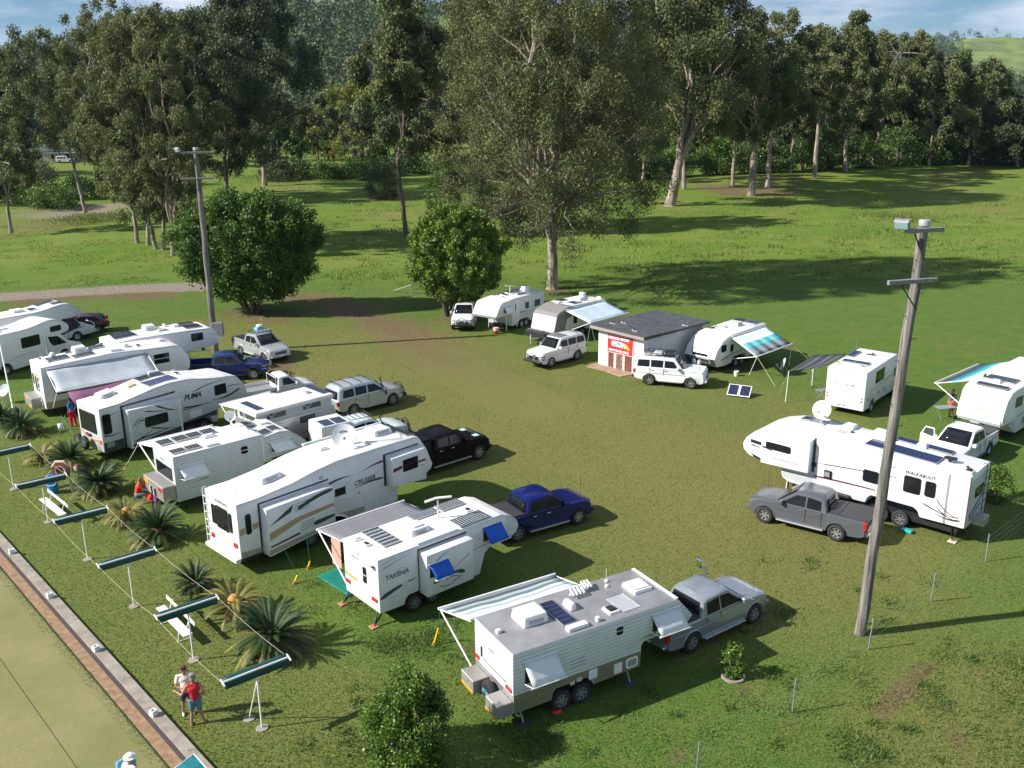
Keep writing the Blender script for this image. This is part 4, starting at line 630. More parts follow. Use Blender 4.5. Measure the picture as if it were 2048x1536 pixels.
prism('windscreen',[(6.93,1.25),(6.24,1.98),(6.22,1.95),(6.89,1.24)],-.95,.95,glass,v.r); v.solar(5.0,5.9,-.7,0,S_dark); v.solar(4.2,5.6,.3,1.0,S_dark); v.hatch(3.2,3.9,-.5,.2,.08,dark=True); v.rbox('roof_vent',2.2,3.0,-.2,.6,.2,white,.05); tubes('bull_bar',[[(7.7,-1.0,.5),(7.95,-.95,1.0),(8.05,-.4,1.15),(8.05,.4,1.15),(7.95,.95,1.0),(7.7,1.0,.5)],[(7.95,-.98,.7),(8.05,-.4,.75),(8.05,.4,.75),(7.95,.98,.7)]],.035,wpaint,v.r); box('front_bumper',(7.8,8.05,-1.05,1.05,.42,.68),mat('cream_bumper',(.5,.45,.33),.5),v.r,.04)
# --- 11 long right-hand fifth wheeler
P=white
v=RV('fifth_wheel_caravan','longest fifth wheeler on the right with domed nose and WALKABOUT lettering','caravan',(20.004,37.61,2.387),2.469,
 [(0,.77),(1.9,.74),(2.0,1.0),(2.2,1.12),(4.1,1.12),(4.25,.95),(4.3,.70),(6.8,.62),(8.1,.64),(8.46,.80),(8.60,1.28),(9.6,1.34),(10.3,1.46),(10.62,1.72),(10.66,2.02),(10.5,2.35),(10.1,2.72),(9.5,3.04),(8.7,3.28),(7.9,3.38),(7,3.38),(3.9,3.30),(0,3.16)],white,bev=.07)
v.under(.3,8.0); v.wheels([2.72,3.62],.38,'multi')
s1=v.slide(1,[(6.98,1.53),(9.42,1.44),(9.44,2.66),(8.6,3.0),(6.98,3.12)],.42,white); v.poly(1,[(6.86,1.5),(6.98,1.5),(6.98,3.2),(6.86,3.2)],dgrey,'slide_seal')
v.win(1,7.9,9.2,2.24,2.60,.1,off=.42,parent=s1); v.text(1,'AUSSIE WATTLE',8.78,1.78,.17,grey,.3,.42,s1,1.05); v.sweep(1,(9.4,2.28),(8.7,2.12),.10,B,.03,.42,s1,w1=.02)
v.poly(1,[(10.24,2.34),(9.62,2.30),(9.62,2.12),(10.24,2.16)],B,'stripe'); v.sweep(1,(10.2,2.05),(9.5,1.9),.09,maroon,.04); v.poly(1,[(10.2,1.62),(9.6,1.46),(9.6,1.36),(10.0,1.44)],B,'stripe')
prism('underfloor',[(6.8,.70),(8.4,.84),(8.5,1.24),(6.9,1.22)],1.232,1.24,mat('grey_underside',(.45,.48,.5),.5),v.r)
v.win(1,3.82,4.55,1.74,2.32,.1); v.win(1,1.97,2.72,1.76,2.54,.1); v.win(1,1.34,1.80,1.80,2.52,.1); v.text(1,'WALKABOUT',2.72,2.62,.21,B,.3,sp=1.0,bold=.004)
v.sweep(1,(6.7,2.00),(3.0,2.30),.05,B,.02,w1=.03); v.sweep(1,(6.9,1.32),(3.9,1.44),.09,maroon,.02,w1=.05); v.sweep(1,(6.4,1.36),(3.2,1.46),.04,B,.02)
for a,b,w,m,bo in (((1.85,1.46),(.2,.98),.07,B,-.02),((1.3,1.84),(.35,1.2),.09,maroon,-.15),((1.2,1.4),(.3,1.05),.06,B,-.1),((.2,1.1),(1.4,1.2),.09,B,-.12),((.25,1.22),(1.1,1.32),.05,maroon,-.08),((1.4,1.3),(2.1,1.55),.05,B,0)): v.sweep(1,a,b,w,m,bo)
v.poly(1,[(.80,.80),(.90,.80),(.90,3.06),(.80,3.06)],silverstripe,'door_frame'); o=box('entry_lamp',(6.0,6.35,1.23,1.34,1.42,1.8),black,v.r,.03); box('lamp_glass',(6.05,6.3,1.335,1.35,1.5,1.72),silverstripe,o,0); box('vent_cover',(6.78,7.05,1.23,1.30,1.80,2.02),black,v.r,.02); box('step_unit',(5.0,6.2,1.15,1.45,.72,.86),black,v.r,.02)
v.solar(1.55,4.75,-.0,.92,mat('deep_blue_solar',(.012,.02,.075),.15)); v.solar(1.45,3.95,-1.12,-.62,mat('deep_blue_solar',(.012,.02,.075),.15)); v.ac(4.0,5.0,-1.0,-.15,.3)
v.rbox('roof_vent',2.5,3.0,-.95,-.45,.22,white,.06,.06); v.rbox('roof_vent',5.9,6.4,-.95,-.4,.2,white,.05); v.rbox('hatch_panel',6.0,6.4,-.2,.3,.02,beige,.01); v.rbox('vent_cap',5.75,5.87,-.2,-.08,.1,black,.02); v.hatch(.05,.45,.55,1.0,.12,dark=True); v.solar(8.0,8.5,-.9,-.3,S_dark)
o=v.rbox('antenna_base',1.2,1.32,.1,.22,.2,black,.03); prism('tv_antenna',[(1.0,.0),(1.45,.05),(1.5,.25),(1.2,.4),(.95,.2)],3.36,3.42,black,v.r,'z'); v.rbox('vent_cap',.42,.52,.25,.35,.1,black,.02)
tubes('folded_antenna',[[(6.6,-.9,3.4),(7.3,-1.0,3.46)],[(6.5,-.7,3.4),(6.4,-.5,3.42)]],.025,grey,v.r,6)
v.dish(7.45,-.35,4.05,.45,az=R(-85),el=.45,text='SATMAX',tm=mat('teal_print2',(.05,.25,.35),.5)); v.rbox('dish_base',7.2,7.9,-.7,-.1,.06,silverstripe,.02)
v.ladder(-.95,-.45,.8,3.3,black); o=box('rear_box',(-.5,-.02,-.35,.35,.72,1.08),checkplate,v.r,.02); box('lower_panel',(-.012,0,-1.2,1.2,.8,2.9),mat('grey_gelcoat',(.55,.58,.60),.4),v.r,0); v.endwin(-.012,-.6,.45,1.95,2.40,.08,frame=black) ; v.poly
for a,b in ((( .9,1.3),(-.6,1.9)),((.8,1.1),(-.4,1.5))): prism('stripe',[(a[0],a[1]),(b[0],b[1]),(b[0],b[1]-.06),(a[0],a[1]-.1)],-.03,-.01,char,v.r,'x')
prism('corner_trim',rrect(1.17,1.22,.8,3.1,.01),-.02,0,maroon,v.r,'x')
for l in ([(.25,1.0,.8),(.45,1.1,.05),(.6,1.0,.8)],[(8.2,1.0,.8),(8.2,1.05,.05)],[(.25,-1.0,.8),(.4,-1.1,.05)],[(8.2,-1.0,.8),(8.2,-1.05,.05)]): tubes('stabiliser_leg',[l],.035,black,v.r,6)
tubes('whip_antenna',[[(8.3,.9,.7),(8.35,.9,.05)]],.03,wpaint,v.r,6); box('tyre_ramp',(2.0,2.5,1.3,1.6,0,.14),mat('teal_plastic',(.02,.35,.33),.5),v.r,.03); box('jack_pad',(.25,.6,.95,1.25,0,.05),beige,v.r,.01)
# --- 12 coach-style motorhome
v=RV('motorhome',"boxy white motorhome seen from behind, C'EST LA VIE across its rear",'motorhome',(19.795,53.773,.885),2.363,[(0,.44),(.95,.42)]+arch(1.5,.40,.5,.42)[::-1]+[(2.1,.55),(4.6,.48),(6.3,.5),(6.6,.9),(6.4,1.3),(5.9,1.9),(5.9,2.3),(5.3,2.83),(0,2.83)],white,bev=.09)
v.under(.3,6.2); v.wheels([1.5],.38,'steel'); v.wheels([5.6],.38,'steel'); v.win(-1,1.64,3.1,1.76,2.52,.05,frame=dgrey); v.sweep(-1,(4.8,1.75),(.4,1.45),.04,char,.02); v.sweep(-1,(4.8,1.6),(1.2,1.4),.08,silverstripe,.02); v.sweep(-1,(3.2,1.9),(4.7,1.95),.05,char,.05)
for x0 in (.5,2.3,3.2): v.poly(-1,rrect(x0,x0+.25,.95,1.15,.03),grey,'vent_cover',t=.012)
v.poly(-1,[(5.0,2.0),(5.6,2.0),(5.7,1.4),(5.0,1.4)],glass,'cab_window')
v.reartext('AVIDA',.42,2.58,.19,grey); v.reartext("C'EST LA VIE",.83,1.82,.25,silverstripe,shear=.1); v.reartext('NCR  774',.45,.56,.13,char)
tubes('rear_panel_outline',[[(-.012,1.05,1.6),(-.012,1.08,2.1),(-.012,.98,2.42),(-.012,.8,2.48),(-.012,-.9,2.48)],[(-.012,1.05,1.6),(-.012,0,1.55)]],.012,grey,v.r,5)
for y in (1.06,-1.02):
    for z in (1.02,1.2): o=prism('tail_light',[(y+.055*cos(2*PI*k/12),z+.055*sin(2*PI*k/12)) for k in range(12)],-.02,.01,red if z<1.1 else mat('orange_lens',(.6,.15,.03),.3),v.r,'x')
v.solar(2.8,4.3,.70,1.14,S_blue) ; v.solar(1.5,2.08,-.68,.2,S_dark); v.solar(1.5,2.08,.24,.95,S_dark); v.hatch(.9,1.15,.75,1.1,.05,dark=True); v.hatch(.9,1.15,-.75,-.35,.05,dark=True); tubes('folded_antenna',[[(3.85,.25,2.9),(4.0,-.25,2.92)],[(4.0,-.1,2.85),(4.0,-.1,3.0)]],.04,black,v.r,6); tubes('whip_antenna',[[(4.5,1.1,2.8),(4.5,1.1,3.6)]],.01,grey,v.r,5)
# --- 13 right edge fifth wheeler
v=RV('fifth_wheel_caravan','white fifth wheeler cut by the right edge, a fish emblem on its rounded front','caravan',(31.422,54.186,3.867),2.5,[(0,.42),(1.9,.42),(2.0,.7),(2.2,.85),(3.7,.85),(3.9,.7),(4.0,.42),(6.0,.40),(6.25,1.15),(7.9,1.22),(8.02,1.4),(7.95,1.9),(7.6,2.7),(7.2,3.0),(6.6,3.08),(0,3.2)],white,bev=.1)
v.under(.3,5.8); v.wheels([2.6,3.3],.36,'multi'); v.win(1,5.65,6.6,2.0,2.6,.08,frame=grey,pane=tint); v.sweep(1,(6.2,1.4),(4.0,1.5),.05,char,.03); v.poly(1,rrect(4.9,5.3,.8,1.2,.04),silverstripe,'service_hatch',t=.012)
v.solar(4.95,5.85,-.85,.75,S_dark) ; v.solar(6.72,7.15,-.75,.9,S_dark,.09); v.rbox('roof_vent',6.0,6.35,-.3,.2,.2,white,.06,.04); v.rbox('roof_vent',5.4,5.8,-.95,-.9,.2,grey,.03) ; v.rbox('ac_unit',2.5,3.4,-.4,.5,.3,white,.05)
fish=[(-.32,2.06),(-.12,2.14),(.12,2.10),(.26,1.96),(.30,2.08),(.42,2.08),(.36,1.94),(.40,1.86),(.28,1.88),(.12,1.80),(.05,1.66),(-.06,1.72),(-.02,1.86),(-.2,1.92)]
def fx(z): return 8.03-(z-1.4)*(.1/.5) if z<1.9 else 7.95-(z-1.9)*(.35/.8)
bm=bmesh.new(); a=[bm.verts.new((fx(z)+.012,-y,z)) for y,z in fish]; bm.faces.new(a); r_=bmesh.ops.extrude_face_region(bm,geom=bm.faces[:]); [setattr(q,'co',q.co-Vector((.02,0,0))) for q in r_['geom'] if isinstance(q,bmesh.types.BMVert)]; bmesh.ops.triangulate(bm,faces=bm.faces[:]); fin('fish_emblem',bm,mat('gold_green',(.42,.40,.22),.5),v.r)
prism('nose_skirt',[(7.9,1.24),(8.03,1.4),(8.02,1.62),(8.05,1.6),(8.06,1.38),(7.95,1.2)],-1.15,1.15,mat('pale_blue_gel',(.62,.68,.70),.4),v.r)
v.awning(-1,.2,5.8,2.95,3.5,2.25,striped('teal_band_canvas',[(0,(.70,.80,.82)),(.25,(.35,.66,.72)),(.4,(.03,.33,.38)),(.58,(.03,.15,.18)),(.72,(.04,.045,.05)),(.86,(.10,.11,.12))]),.2,5.9,.9,sag=.04)
tubes('whip_antenna',[[(7.5,-.3,1.6),(7.55,-.3,1.5)]],.03,black,v.r,6); v.legs([5.7,.5]); tubes('pin_box',[[(7.2,0,1.2),(7.4,0,1.0)]],.14,dgrey,v.r,8); prism('gusset',[(6.0,.42),(7.2,1.15),(6.25,1.15)],1.2,1.24,mat('pale_grey_panel2',(.5,.52,.53),.5),v.r)
# --- 14 teal awning caravan
v=RV('caravan','white caravan with a teal and white chequered awning, gas bottles on its drawbar','caravan',(17.525,67.579,3.922),2.481,[(0,.55),(2.4,.5),(2.5,.75),(2.65,.85),(4.1,.85),(4.3,.7),(4.35,.45),(5.2,.42),(6.15,.5),(6.5,1.1),(6.2,1.7),(5.5,2.25),(5.0,2.42),(4.3,2.50),(0,2.52)],white,bev=.06)
v.under(.3,5.8); v.wheels([3.0,3.75],.34,'multi'); W2=mat('shade_side_white',(.70,.71,.72),.4)
v.win(1,5.1,5.75,1.45,1.95,.06,off=-.02); v.win(1,4.25,4.6,1.3,1.8,.05); v.win(1,1.8,2.9,1.4,1.9,.05); v.sweep(1,(5.8,.9),(2.5,1.2),.10,char,.08); v.sweep(1,(5.6,.75),(3.5,1.0),.06,silverstripe,.03)
def nose(y0,y1,z0,z1,nm,m,t=.02):
    X=lambda z:6.5-(z-1.1)*.5 if z>1.1 else 6.5-(1.1-z)*.58
    bm=bmesh.new(); a=[bm.verts.new((X(z)+t,y,z)) for y,z in ((y0,z0),(y1,z0),(y1,z1),(y0,z1))]; b=[bm.verts.new((X(z)-.03,y,z)) for y,z in ((y0,z0),(y1,z0),(y1,z1),(y0,z1))]; bm.faces.new(a); bm.faces.new(b[::-1]); [bm.faces.new((a[i],a[(i+1)%4],b[(i+1)%4],b[i])) for i in range(4)]; return fin(nm,bm,m,v.r)
nose(-1.18,1.18,.52,1.08,'stone_guard_backing',dgrey,.012); nose(-.8,.8,.72,1.04,'stone_guard',wpaint,.03); nose(-.75,.75,.76,1.0,'guard_mesh',dgrey,.036); nose(-.72,.72,1.38,1.52,'front_shade',silverstripe,.10); nose(-.6,.6,1.2,1.4,'front_window',glass,.03)
v.solar(.15,.95,-1.05,-.15,S_dark); v.solar(.15,.95,-.05,.85,solar('solar_blue_cells2',(.012,.02,.09),(.3,.33,.4),6,8,.04)); v.rbox('air_conditioner',1.6,2.3,-.5,.3,.26,mat('aged_white',(.55,.55,.53),.5),.06,.05); v.hatch(2.9,3.4,-.6,-.1,.1); tubes('folded_antenna',[[(3.6,-.8,2.55),(4.3,-.9,2.62)],[(3.8,-.6,2.55),(4.1,-1.0,2.6)],[(3.3,-.9,2.56),(3.5,-.7,2.6)]],.035,black,v.r,6)
v.awning(1,.25,4.55,2.35,3.75,1.58,striped('teal_check_canvas',[(0,(.62,.74,.76)),(.22,(.78,.84,.85)),(.38,(.04,.42,.46)),(.58,(.02,.22,.25)),(.68,(.11,.12,.13)),(.85,(.05,.055,.06))],checker=4),.75,5.3,.8,sag=.03,nb=16)
tubes('tow_frame',[[(6.0,-.7,.5),(7.6,0,.45),(6.0,.7,.5)]],.045,dgrey,v.r,6); v.legs([5.6,.5])
for y in (-.25,.2):
    bm=bmesh.new(); lathe(bm,[(0,.0),(.15,.0),(.16,.06),(.16,.34),(.12,.42),(.05,.44),(.05,.52),(0,.52)],'z',16,(6.75,y,.5)); fin('gas_bottle',bm,mat('dull_white_bottle',(.55,.56,.56),.35,.4),v.r,auto=50)
tubes('jockey_wheel',[[(7.4,.12,.08),(7.4,.12,.8)]],.03,steel,v.r,6)
tubes('guy_rope',[[(.8,3.75,1.58),(-.1,5.4,.02)],[(5.3,3.75,1.58),(5.9,5.6,.02)]],.012,mat('yellow_rope',(.55,.52,.30),.8),v.r,5); tubes('awning_pole',[[(5.3,3.75,1.55),(4.9,3.0,.05)],[(.8,3.75,1.5),(.8,3.7,.02)]],.02,wpaint,v.r,6)
# --- 15 grey-fronted caravan
greyp=mat('taupe_panel',(.23,.22,.21),.45)
v=RV('caravan','caravan with a grey upper front and shoulders, pale blue awning beside the white shed','caravan',(6.698,76.093,3.922),2.46,[(0,.5),(2.2,.5),(2.3,.75),(2.45,.85),(3.6,.85),(3.8,.7),(3.85,.5),(5.9,.55),(6.08,.9),(5.75,2.05),(5.5,2.25),(4.4,2.62),(4.0,2.66),(0,2.58)],white,bev=.06)
v.under(.3,5.6); v.wheels([2.7,3.3],.34,'multi'); v.poly(1,[(5.7,2.15),(5.45,2.24),(4.4,2.60),(3.9,2.62),(3.9,1.9),(4.55,1.7),(4.9,.58),(5.88,.62),(6.0,.9)],greyp,'side_panel',t=.01)
prism('shoulder_panel',[(5.76,2.03),(5.52,2.245),(4.42,2.615),(4.0,2.655),(4.0,2.665),(4.43,2.635),(5.55,2.27),(5.80,2.05)],-1.20,1.20,greyp,v.r)
def X2(z): return 6.08-(z-.9)*.287
for y0,y1 in ((-1.0,-.06),(.06,1.0)):
    bm=bmesh.new(); a=[bm.verts.new((X2(z)+.015,y,z)) for y,z in ((y0,.95),(y1,.95),(y1,1.38),(y0,1.38))]; b=[bm.verts.new((X2(z)-.03,y,z)) for y,z in ((y0,.95),(y1,.95),(y1,1.38),(y0,1.38))]; bm.faces.new(a); bm.faces.new(b[::-1]); [bm.faces.new((a[i],a[(i+1)%4],b[(i+1)%4],b[i])) for i in range(4)]; fin('front_window',bm,mat('lace_window',(.50,.52,.50),.4),v.r)
textmesh('lettering','MERIDIAN',.2,char,v.r,(X2(1.95)+.012,-.85,1.86),(0,1,0),(-.28,0,1),.003)
v.solar(2.6,3.6,-1.1,-.45,mat('deep_blue_solar',(.012,.02,.075),.15)); v.solar(2.5,3.5,.2,.95,mat('deep_blue_solar',(.012,.02,.075),.15)); v.rbox('roof_vent',3.7,4.1,-.6,-.1,.12,white,.03); v.ac(1.5,2.2,-.3,.5,.26); v.rbox('roof_vent',.9,1.3,-.3,.2,.1,grey,.03); v.rbox('raised_hatch',.4,.75,-.9,-.45,.35,white,.03); v.rbox('roof_vent',.1,.3,.6,1.0,.15,white,.03)
v.awning(1,.05,4.7,2.42,3.7,1.82,mat('pale_blue_canvas',(.50,.60,.66),.6,amt=.05),.1,4.65,.7,sag=.03); v.win(1,3.4,3.8,1.2,2.0,.03); v.win(1,1.2,2.4,1.3,1.9,.05)
o=box('tool_box',(6.3,6.95,-1.0,1.05,.45,.92),black,v.r,.04); tubes('tow_frame',[[(6.0,-.8,.5),(7.7,0,.45),(6.0,.8,.5)]],.05,steel,v.r,6); tubes('box_clutter',[[(6.4,-.6+.25*k,.95),(6.9,-.7+.25*k,1.02)] for k in range(6)],.05,mat('clutter_grey',(.35,.37,.38),.4,.5),v.r,6); tubes('jockey_wheel',[[(7.5,.12,.08),(7.5,.12,.8)]],.03,wpaint,v.r,6); tubes('awning_pole',[[(4.65,3.7,1.8),(4.8,3.5,.02)],[(4.65,3.7,1.8),(4.4,4.1,.02)]],.02,grey,v.r,6); v.legs([5.4,.5])
# --- 16 rear white fifth wheeler
v=RV('fifth_wheel_caravan','white fifth wheeler at the back, nearest the right-hand round tree','caravan',(1.787,79.511,4.088),2.41,[(0,.40),(2.1,.40),(2.2,.65),(2.35,.75),(3.6,.75),(3.75,.65),(3.8,.42),(4.62,.42),(4.67,1.35),(4.85,1.44),(6.70,1.48),(6.78,1.6),(6.2,2.44),(5.9,2.56),(4.4,2.64),(0,2.56)],clad,bev=.03)
v.under(.2,4.5); v.wheels([2.55,3.2],.34,'steel'); v.win(1,2.26,2.8,1.50,2.06,.03,frame=grey,pane=tint); v.win(1,.6,1.45,1.42,2.02,.03,frame=grey,pane=tint); v.poly(1,[(3.72,.62),(4.38,.62),(4.38,2.36),(3.72,2.36)],mat('panel_white',(.7,.7,.7)),'door',t=.025); v.win(1,4.05,4.25,1.6,2.2,.03); v.win(1,4.95,5.7,1.65,2.1,.03); v.shade(1,4.8,5.75,2.2,1.75,.4,canvas)
v.sweep(1,(3.6,1.35),(1.6,1.15),.10,char,.05); v.sweep(1,(3.0,1.2),(2.0,1.0),.06,silverstripe,0); v.poly(1,[(.02,1.0),(3.7,1.02),(3.7,1.07),(.02,1.05)],silverstripe,'stripe')
prism('nose_skirt',[(6.60,1.38),(6.80,1.5),(6.80,1.62),(6.84,1.62),(6.84,1.46),(6.62,1.34)],-1.2,1.2,grey,v.r); v.ac(.9,1.6,-.3,.4,.45); v.hatch(3.3,3.9,-.6,0,.07,dark=True); v.hatch(2.3,2.9,-.8,-.2,.07,dark=True); v.rbox('solar_frame',1.9,3.0,.0,.6,.12,silverstripe,.02); v.hatch(4.3,4.6,.0,.35,.05,dark=True)
tubes('antenna_mast',[[(3.25,0,2.6),(3.25,0,3.35)]],.03,wpaint,v.r,6); tubes('tv_antenna',[[(3.85,0,3.5),(3.25,0,3.38),(2.4,0,3.2)]],.035,wpaint,v.r,6); box('wheel_carrier',(4.8,5.3,-.5,.6,.3,.6),black,v.r,.03); tubes('landing_leg',[[(5.0,.9,1.4),(5.0,.9,.03)],[(5.0,-.9,1.4),(5.0,-.9,.03)],[(4.1,1.3,1.5),(4.1,1.3,.3)]],.035,wpaint,v.r,6)
# ------------------------------------------------------------------ tow cars
c1=car('utility','silver dual-cab utility hitched under the grey-roofed fifth wheeler','utility',(4.658,28.885,.623),'ute',sil,'spoke','cover')
tubes('tow_mirror',[[(4.0,1.0,1.3),(3.9,1.35,1.6)],[(4.0,-1.0,1.2),(4.0,-1.2,1.25)]],.03,chrome,c1,6); box('mirror_head',(3.82,3.92,1.2,1.5,1.5,1.85),chrome,c1,.03)
c2=car('utility','deep blue dual-cab utility with black tray cover, hitched to the van with blue shades','utility',(-1.309,37.557,.552),'ute',blu,'spoke','cover')
box('window_sticker',(1.80,1.815,.0,.3,1.45,1.53),wpaint,c2,0)
c3=car('utility','charcoal grey extended-cab utility parked beside the longest fifth wheeler','utility',(15.476,37.285,2.519),'ute',gun,'spoke','cover')
c4=car('pickup_truck','big black pickup with tinted windows in front of the striped cream fifth wheeler','pickup',(-6.144,44.71,.702),'pickup',blk,'spoke','cover',wr=.41,trim=chrome)
box('canopy_top',(.08,2.1,-.86,.86,1.28,1.86),blk,c4,.1,.06,2); 
for s in (-1,1): box('canopy_window',(.35,1.85,min(s*.88,s*.80),max(s*.88,s*.80),1.42,1.72),glass,c4,.02)
for s in (-.55,.55): box('bonnet_decal',(4.75,5.15,s-.16,s+.16,1.235,1.262),mat('pale_decal',(.5,.65,.7),.4),c4,0)
box('brake_light',(.02,.07,-.2,.25,1.76,1.82),red,c4,.01)
c5=car('four_wheel_drive','silver station-wagon four wheel drive with roof bars and snorkel, in front of the pop-top','four wheel drive',(-11.005,54.397,.723),'wagon',slv,'multi','none',bullbar='black',snorkel=True,wr=.39)
for x in (.5,1.15,1.85,2.5): tubes('roof_bar',[[(x,-.66,1.88),(x,-.6,1.98),(x,.6,1.98),(x,.66,1.88)]],.022,black,c5,6)
for x in (.4,.9): textmesh('lettering','00',.3,mat('pale_teal_print',(.35,.6,.58),.5),c5,(x+.05,-.86,1.34),(1,0,0),(0,.17,1),.002)
textmesh('lettering','2020',.22,mat('pale_teal_print',(.35,.6,.58),.5),c5,(.10,.45,1.36),(0,-1,0),(.2,0,1),.002)
c6=car('utility','pale silver dual-cab utility with loaded roof rack, alone near the timber pole','utility',(-20.462,70.058,-.78),'ute',slv,'multi','open',wr=.37)
o=tubes('roof_rack',[[(2.05,-.6,1.95),(3.3,-.6,1.95),(3.3,.6,1.95),(2.05,.6,1.95),(2.05,-.6,1.95)],[(2.05,0,1.95),(3.3,0,1.95)],[(2.1,-.6,1.8),(2.1,-.6,1.95)],[(3.2,.6,1.8),(3.2,.6,1.95)],[(2.1,.6,1.8),(2.1,.6,1.95)],[(3.2,-.6,1.8),(3.2,-.6,1.95)]],.022,black,c6,6)
for k in range(4): box('light_panel',(3.22,3.28,-.58+.3*k,-.32+.3*k,1.95,2.12),mat('pale_lens',(.55,.6,.62),.2),o,.01)
tubes('fishing_rod',[[(2.2,.5,1.98),(.2,1.6,2.3)]],.012,mat('yellow_rod',(.6,.5,.15),.5),c6,5)
o=box('rack_bundle',(2.15,2.75,-.3,.4,1.96,2.2),mat('sky_blue_tarp',(.10,.40,.65),.6,amt=.3,scale=8),None,.08,.1,2); tag(o,'sky blue bundle strapped on the roof rack of the pale silver utility','bundle'); o.location=c6.location; o.rotation_euler=c6.rotation_euler
o=box('rack_box',(2.3,2.7,-.1,.25,2.2,2.36),white,None,.04); tag(o,'small white box on top of the sky blue roof bundle','box'); o.location=c6.location; o.rotation_euler=c6.rotation_euler
c7=car('utility','navy blue utility with a rack frame, ahead of the van with the silver awning','utility',(-22.16,62.37,.15),'ute',navy,'steel','open',bullbar='chrome',snorkel=False,wr=.39)
tubes('rack_frame',[[(.1,-.8,1.2),(.1,-.8,1.75),(1.6,-.8,1.78)],[(.1,.8,1.2),(.1,.8,1.75),(1.6,.8,1.78)],[(.1,-.8,1.75),(.1,.8,1.75)]],.03,steel,c7,6)
c8=car('utility','white single-cab tray utility between the black-striped van and the pop-top','utility',place(560,746,1.75,2.85,0,.60),'single',whp,'steel','tray',wr=.36)
c9=car('utility','white canopied four wheel drive with two roof panels, hidden behind the dish van','utility',place(716,833,1.82,2.6,0,.62),'ute',mat('mint_white_paint',(.62,.70,.70),.3,coat=.6,amt=.02),'steel','canopy',bullbar='black',snorkel=True)
for x0 in (.25,.95): quadmesh('solar_panel',[[(x0,-.75,2.0),(x0+.6,-.75,2.0)],[(x0,.15,2.0),(x0+.6,.15,2.0)]],S_blue,c9,.03,False)
tubes('roof_rack',[[(1.9,-.6,1.92),(3.2,-.6,1.92),(3.2,.6,1.92),(1.9,.6,1.92),(1.9,-.6,1.92)]]+[[(1.9+.3*k,-.6,1.92),(1.9+.3*k,.6,1.92)] for k in range(1,5)],.02,black,c9,6)
c10=car('four_wheel_drive','white boxy four wheel drive with black bull bar, in front of the grey-fronted caravan','four wheel drive',(4.906,67.664,3.917),'boxy',whp,'multi','none',bullbar='black',snorkel=True,wr=.40)
tubes('roof_rack',[[(1.9,-.62,1.98),(2.75,-.62,1.98),(2.75,.62,1.98),(1.9,.62,1.98),(1.9,-.62,1.98)]]+[[(1.9+.17*k,-.62,1.98),(1.9+.17*k,.62,1.98)] for k in range(1,5)],.02,dgrey,c10,6); tubes('roof_bar',[[(.8,-.66,1.9),(.8,-.6,1.99),(.8,.6,1.99),(.8,.66,1.9)]],.025,black,c10,6)
c11=car('four_wheel_drive','white four wheel drive with a black roof basket, parked in front of the white shed','four wheel drive',(8.327,61.229,-.335),'boxy',whp,'multi','none',wr=.385)
o=tubes('roof_basket',[[(.7,-.58,z),(2.6,-.58,z),(2.75,0,z),(2.6,.58,z),(.7,.58,z),(.7,-.58,z)] for z in (1.98,2.14)]+[[(.7+.3*k,-.58,1.98),(.7+.3*k,.58,1.98)] for k in range(7)]+[[(.7+.38*k,s*.58,1.98),(.7+.38*k,s*.58,2.14)] for k in range(6) for s in (-1,1)],.018,black,c11,6)
o=box('roof_bag',(1.9,2.6,-.5,.5,1.99,2.2),black,None,.06,.05,2); tag(o,'black bag in the front of the roof basket on the white four wheel drive','bag'); o.location=c11.location; o.rotation_euler=c11.rotation_euler
o=box('roof_bundle',(1.2,1.85,-.45,.2,1.99,2.2),mat('clear_plastic_wrap',(.45,.5,.5),.25,amt=.4,scale=9),None,.08,.06,2); tag(o,'pale wrapped bundle beside the black bag in the roof basket','bundle'); o.location=c11.location; o.rotation_euler=c11.rotation_euler
c12=car('utility','white dual-cab utility with its front door wide open, under the fish-emblem van','utility',(25.531,48.557,3.908),'ute',whp,'steel','cover',wr=.375)
bm=bmesh.new(); 
dr=box('open_door',(0,1.05,-.03,.03,.5,1.16),whp,c12,.02); f=prism('door_window',[(.05,1.16),(.15,1.68),(.75,1.62),(1.0,1.16)],-.02,.02,whp,dr); prism('pane',[(.12,1.2),(.2,1.62),(.72,1.56),(.9,1.2)],-.028,.028,tint,dr); dr.location=(3.75,-.95,0); dr.rotation_euler=(0,0,R(248))
c13=car('utility','white utility with black bull bar, half under the fig tree at the back','utility',(-3.789,80.377,4.67),'ute',whp,'multi','cover',bullbar='black',snorkel=True)
c14=car('hatchback','dark wine-red hatchback beyond the motorhomes','car',(-33.35,76.7,3.5),'hatch',wine,'spoke','none',wr=.32)
kd=np.array([13.76,-15.13])/np.hypot(13.76,15.13); kn=np.array([-.74,-.673]); K0=np.array([-9.19,23.52])
def koff(P): return (P-K0)@kn
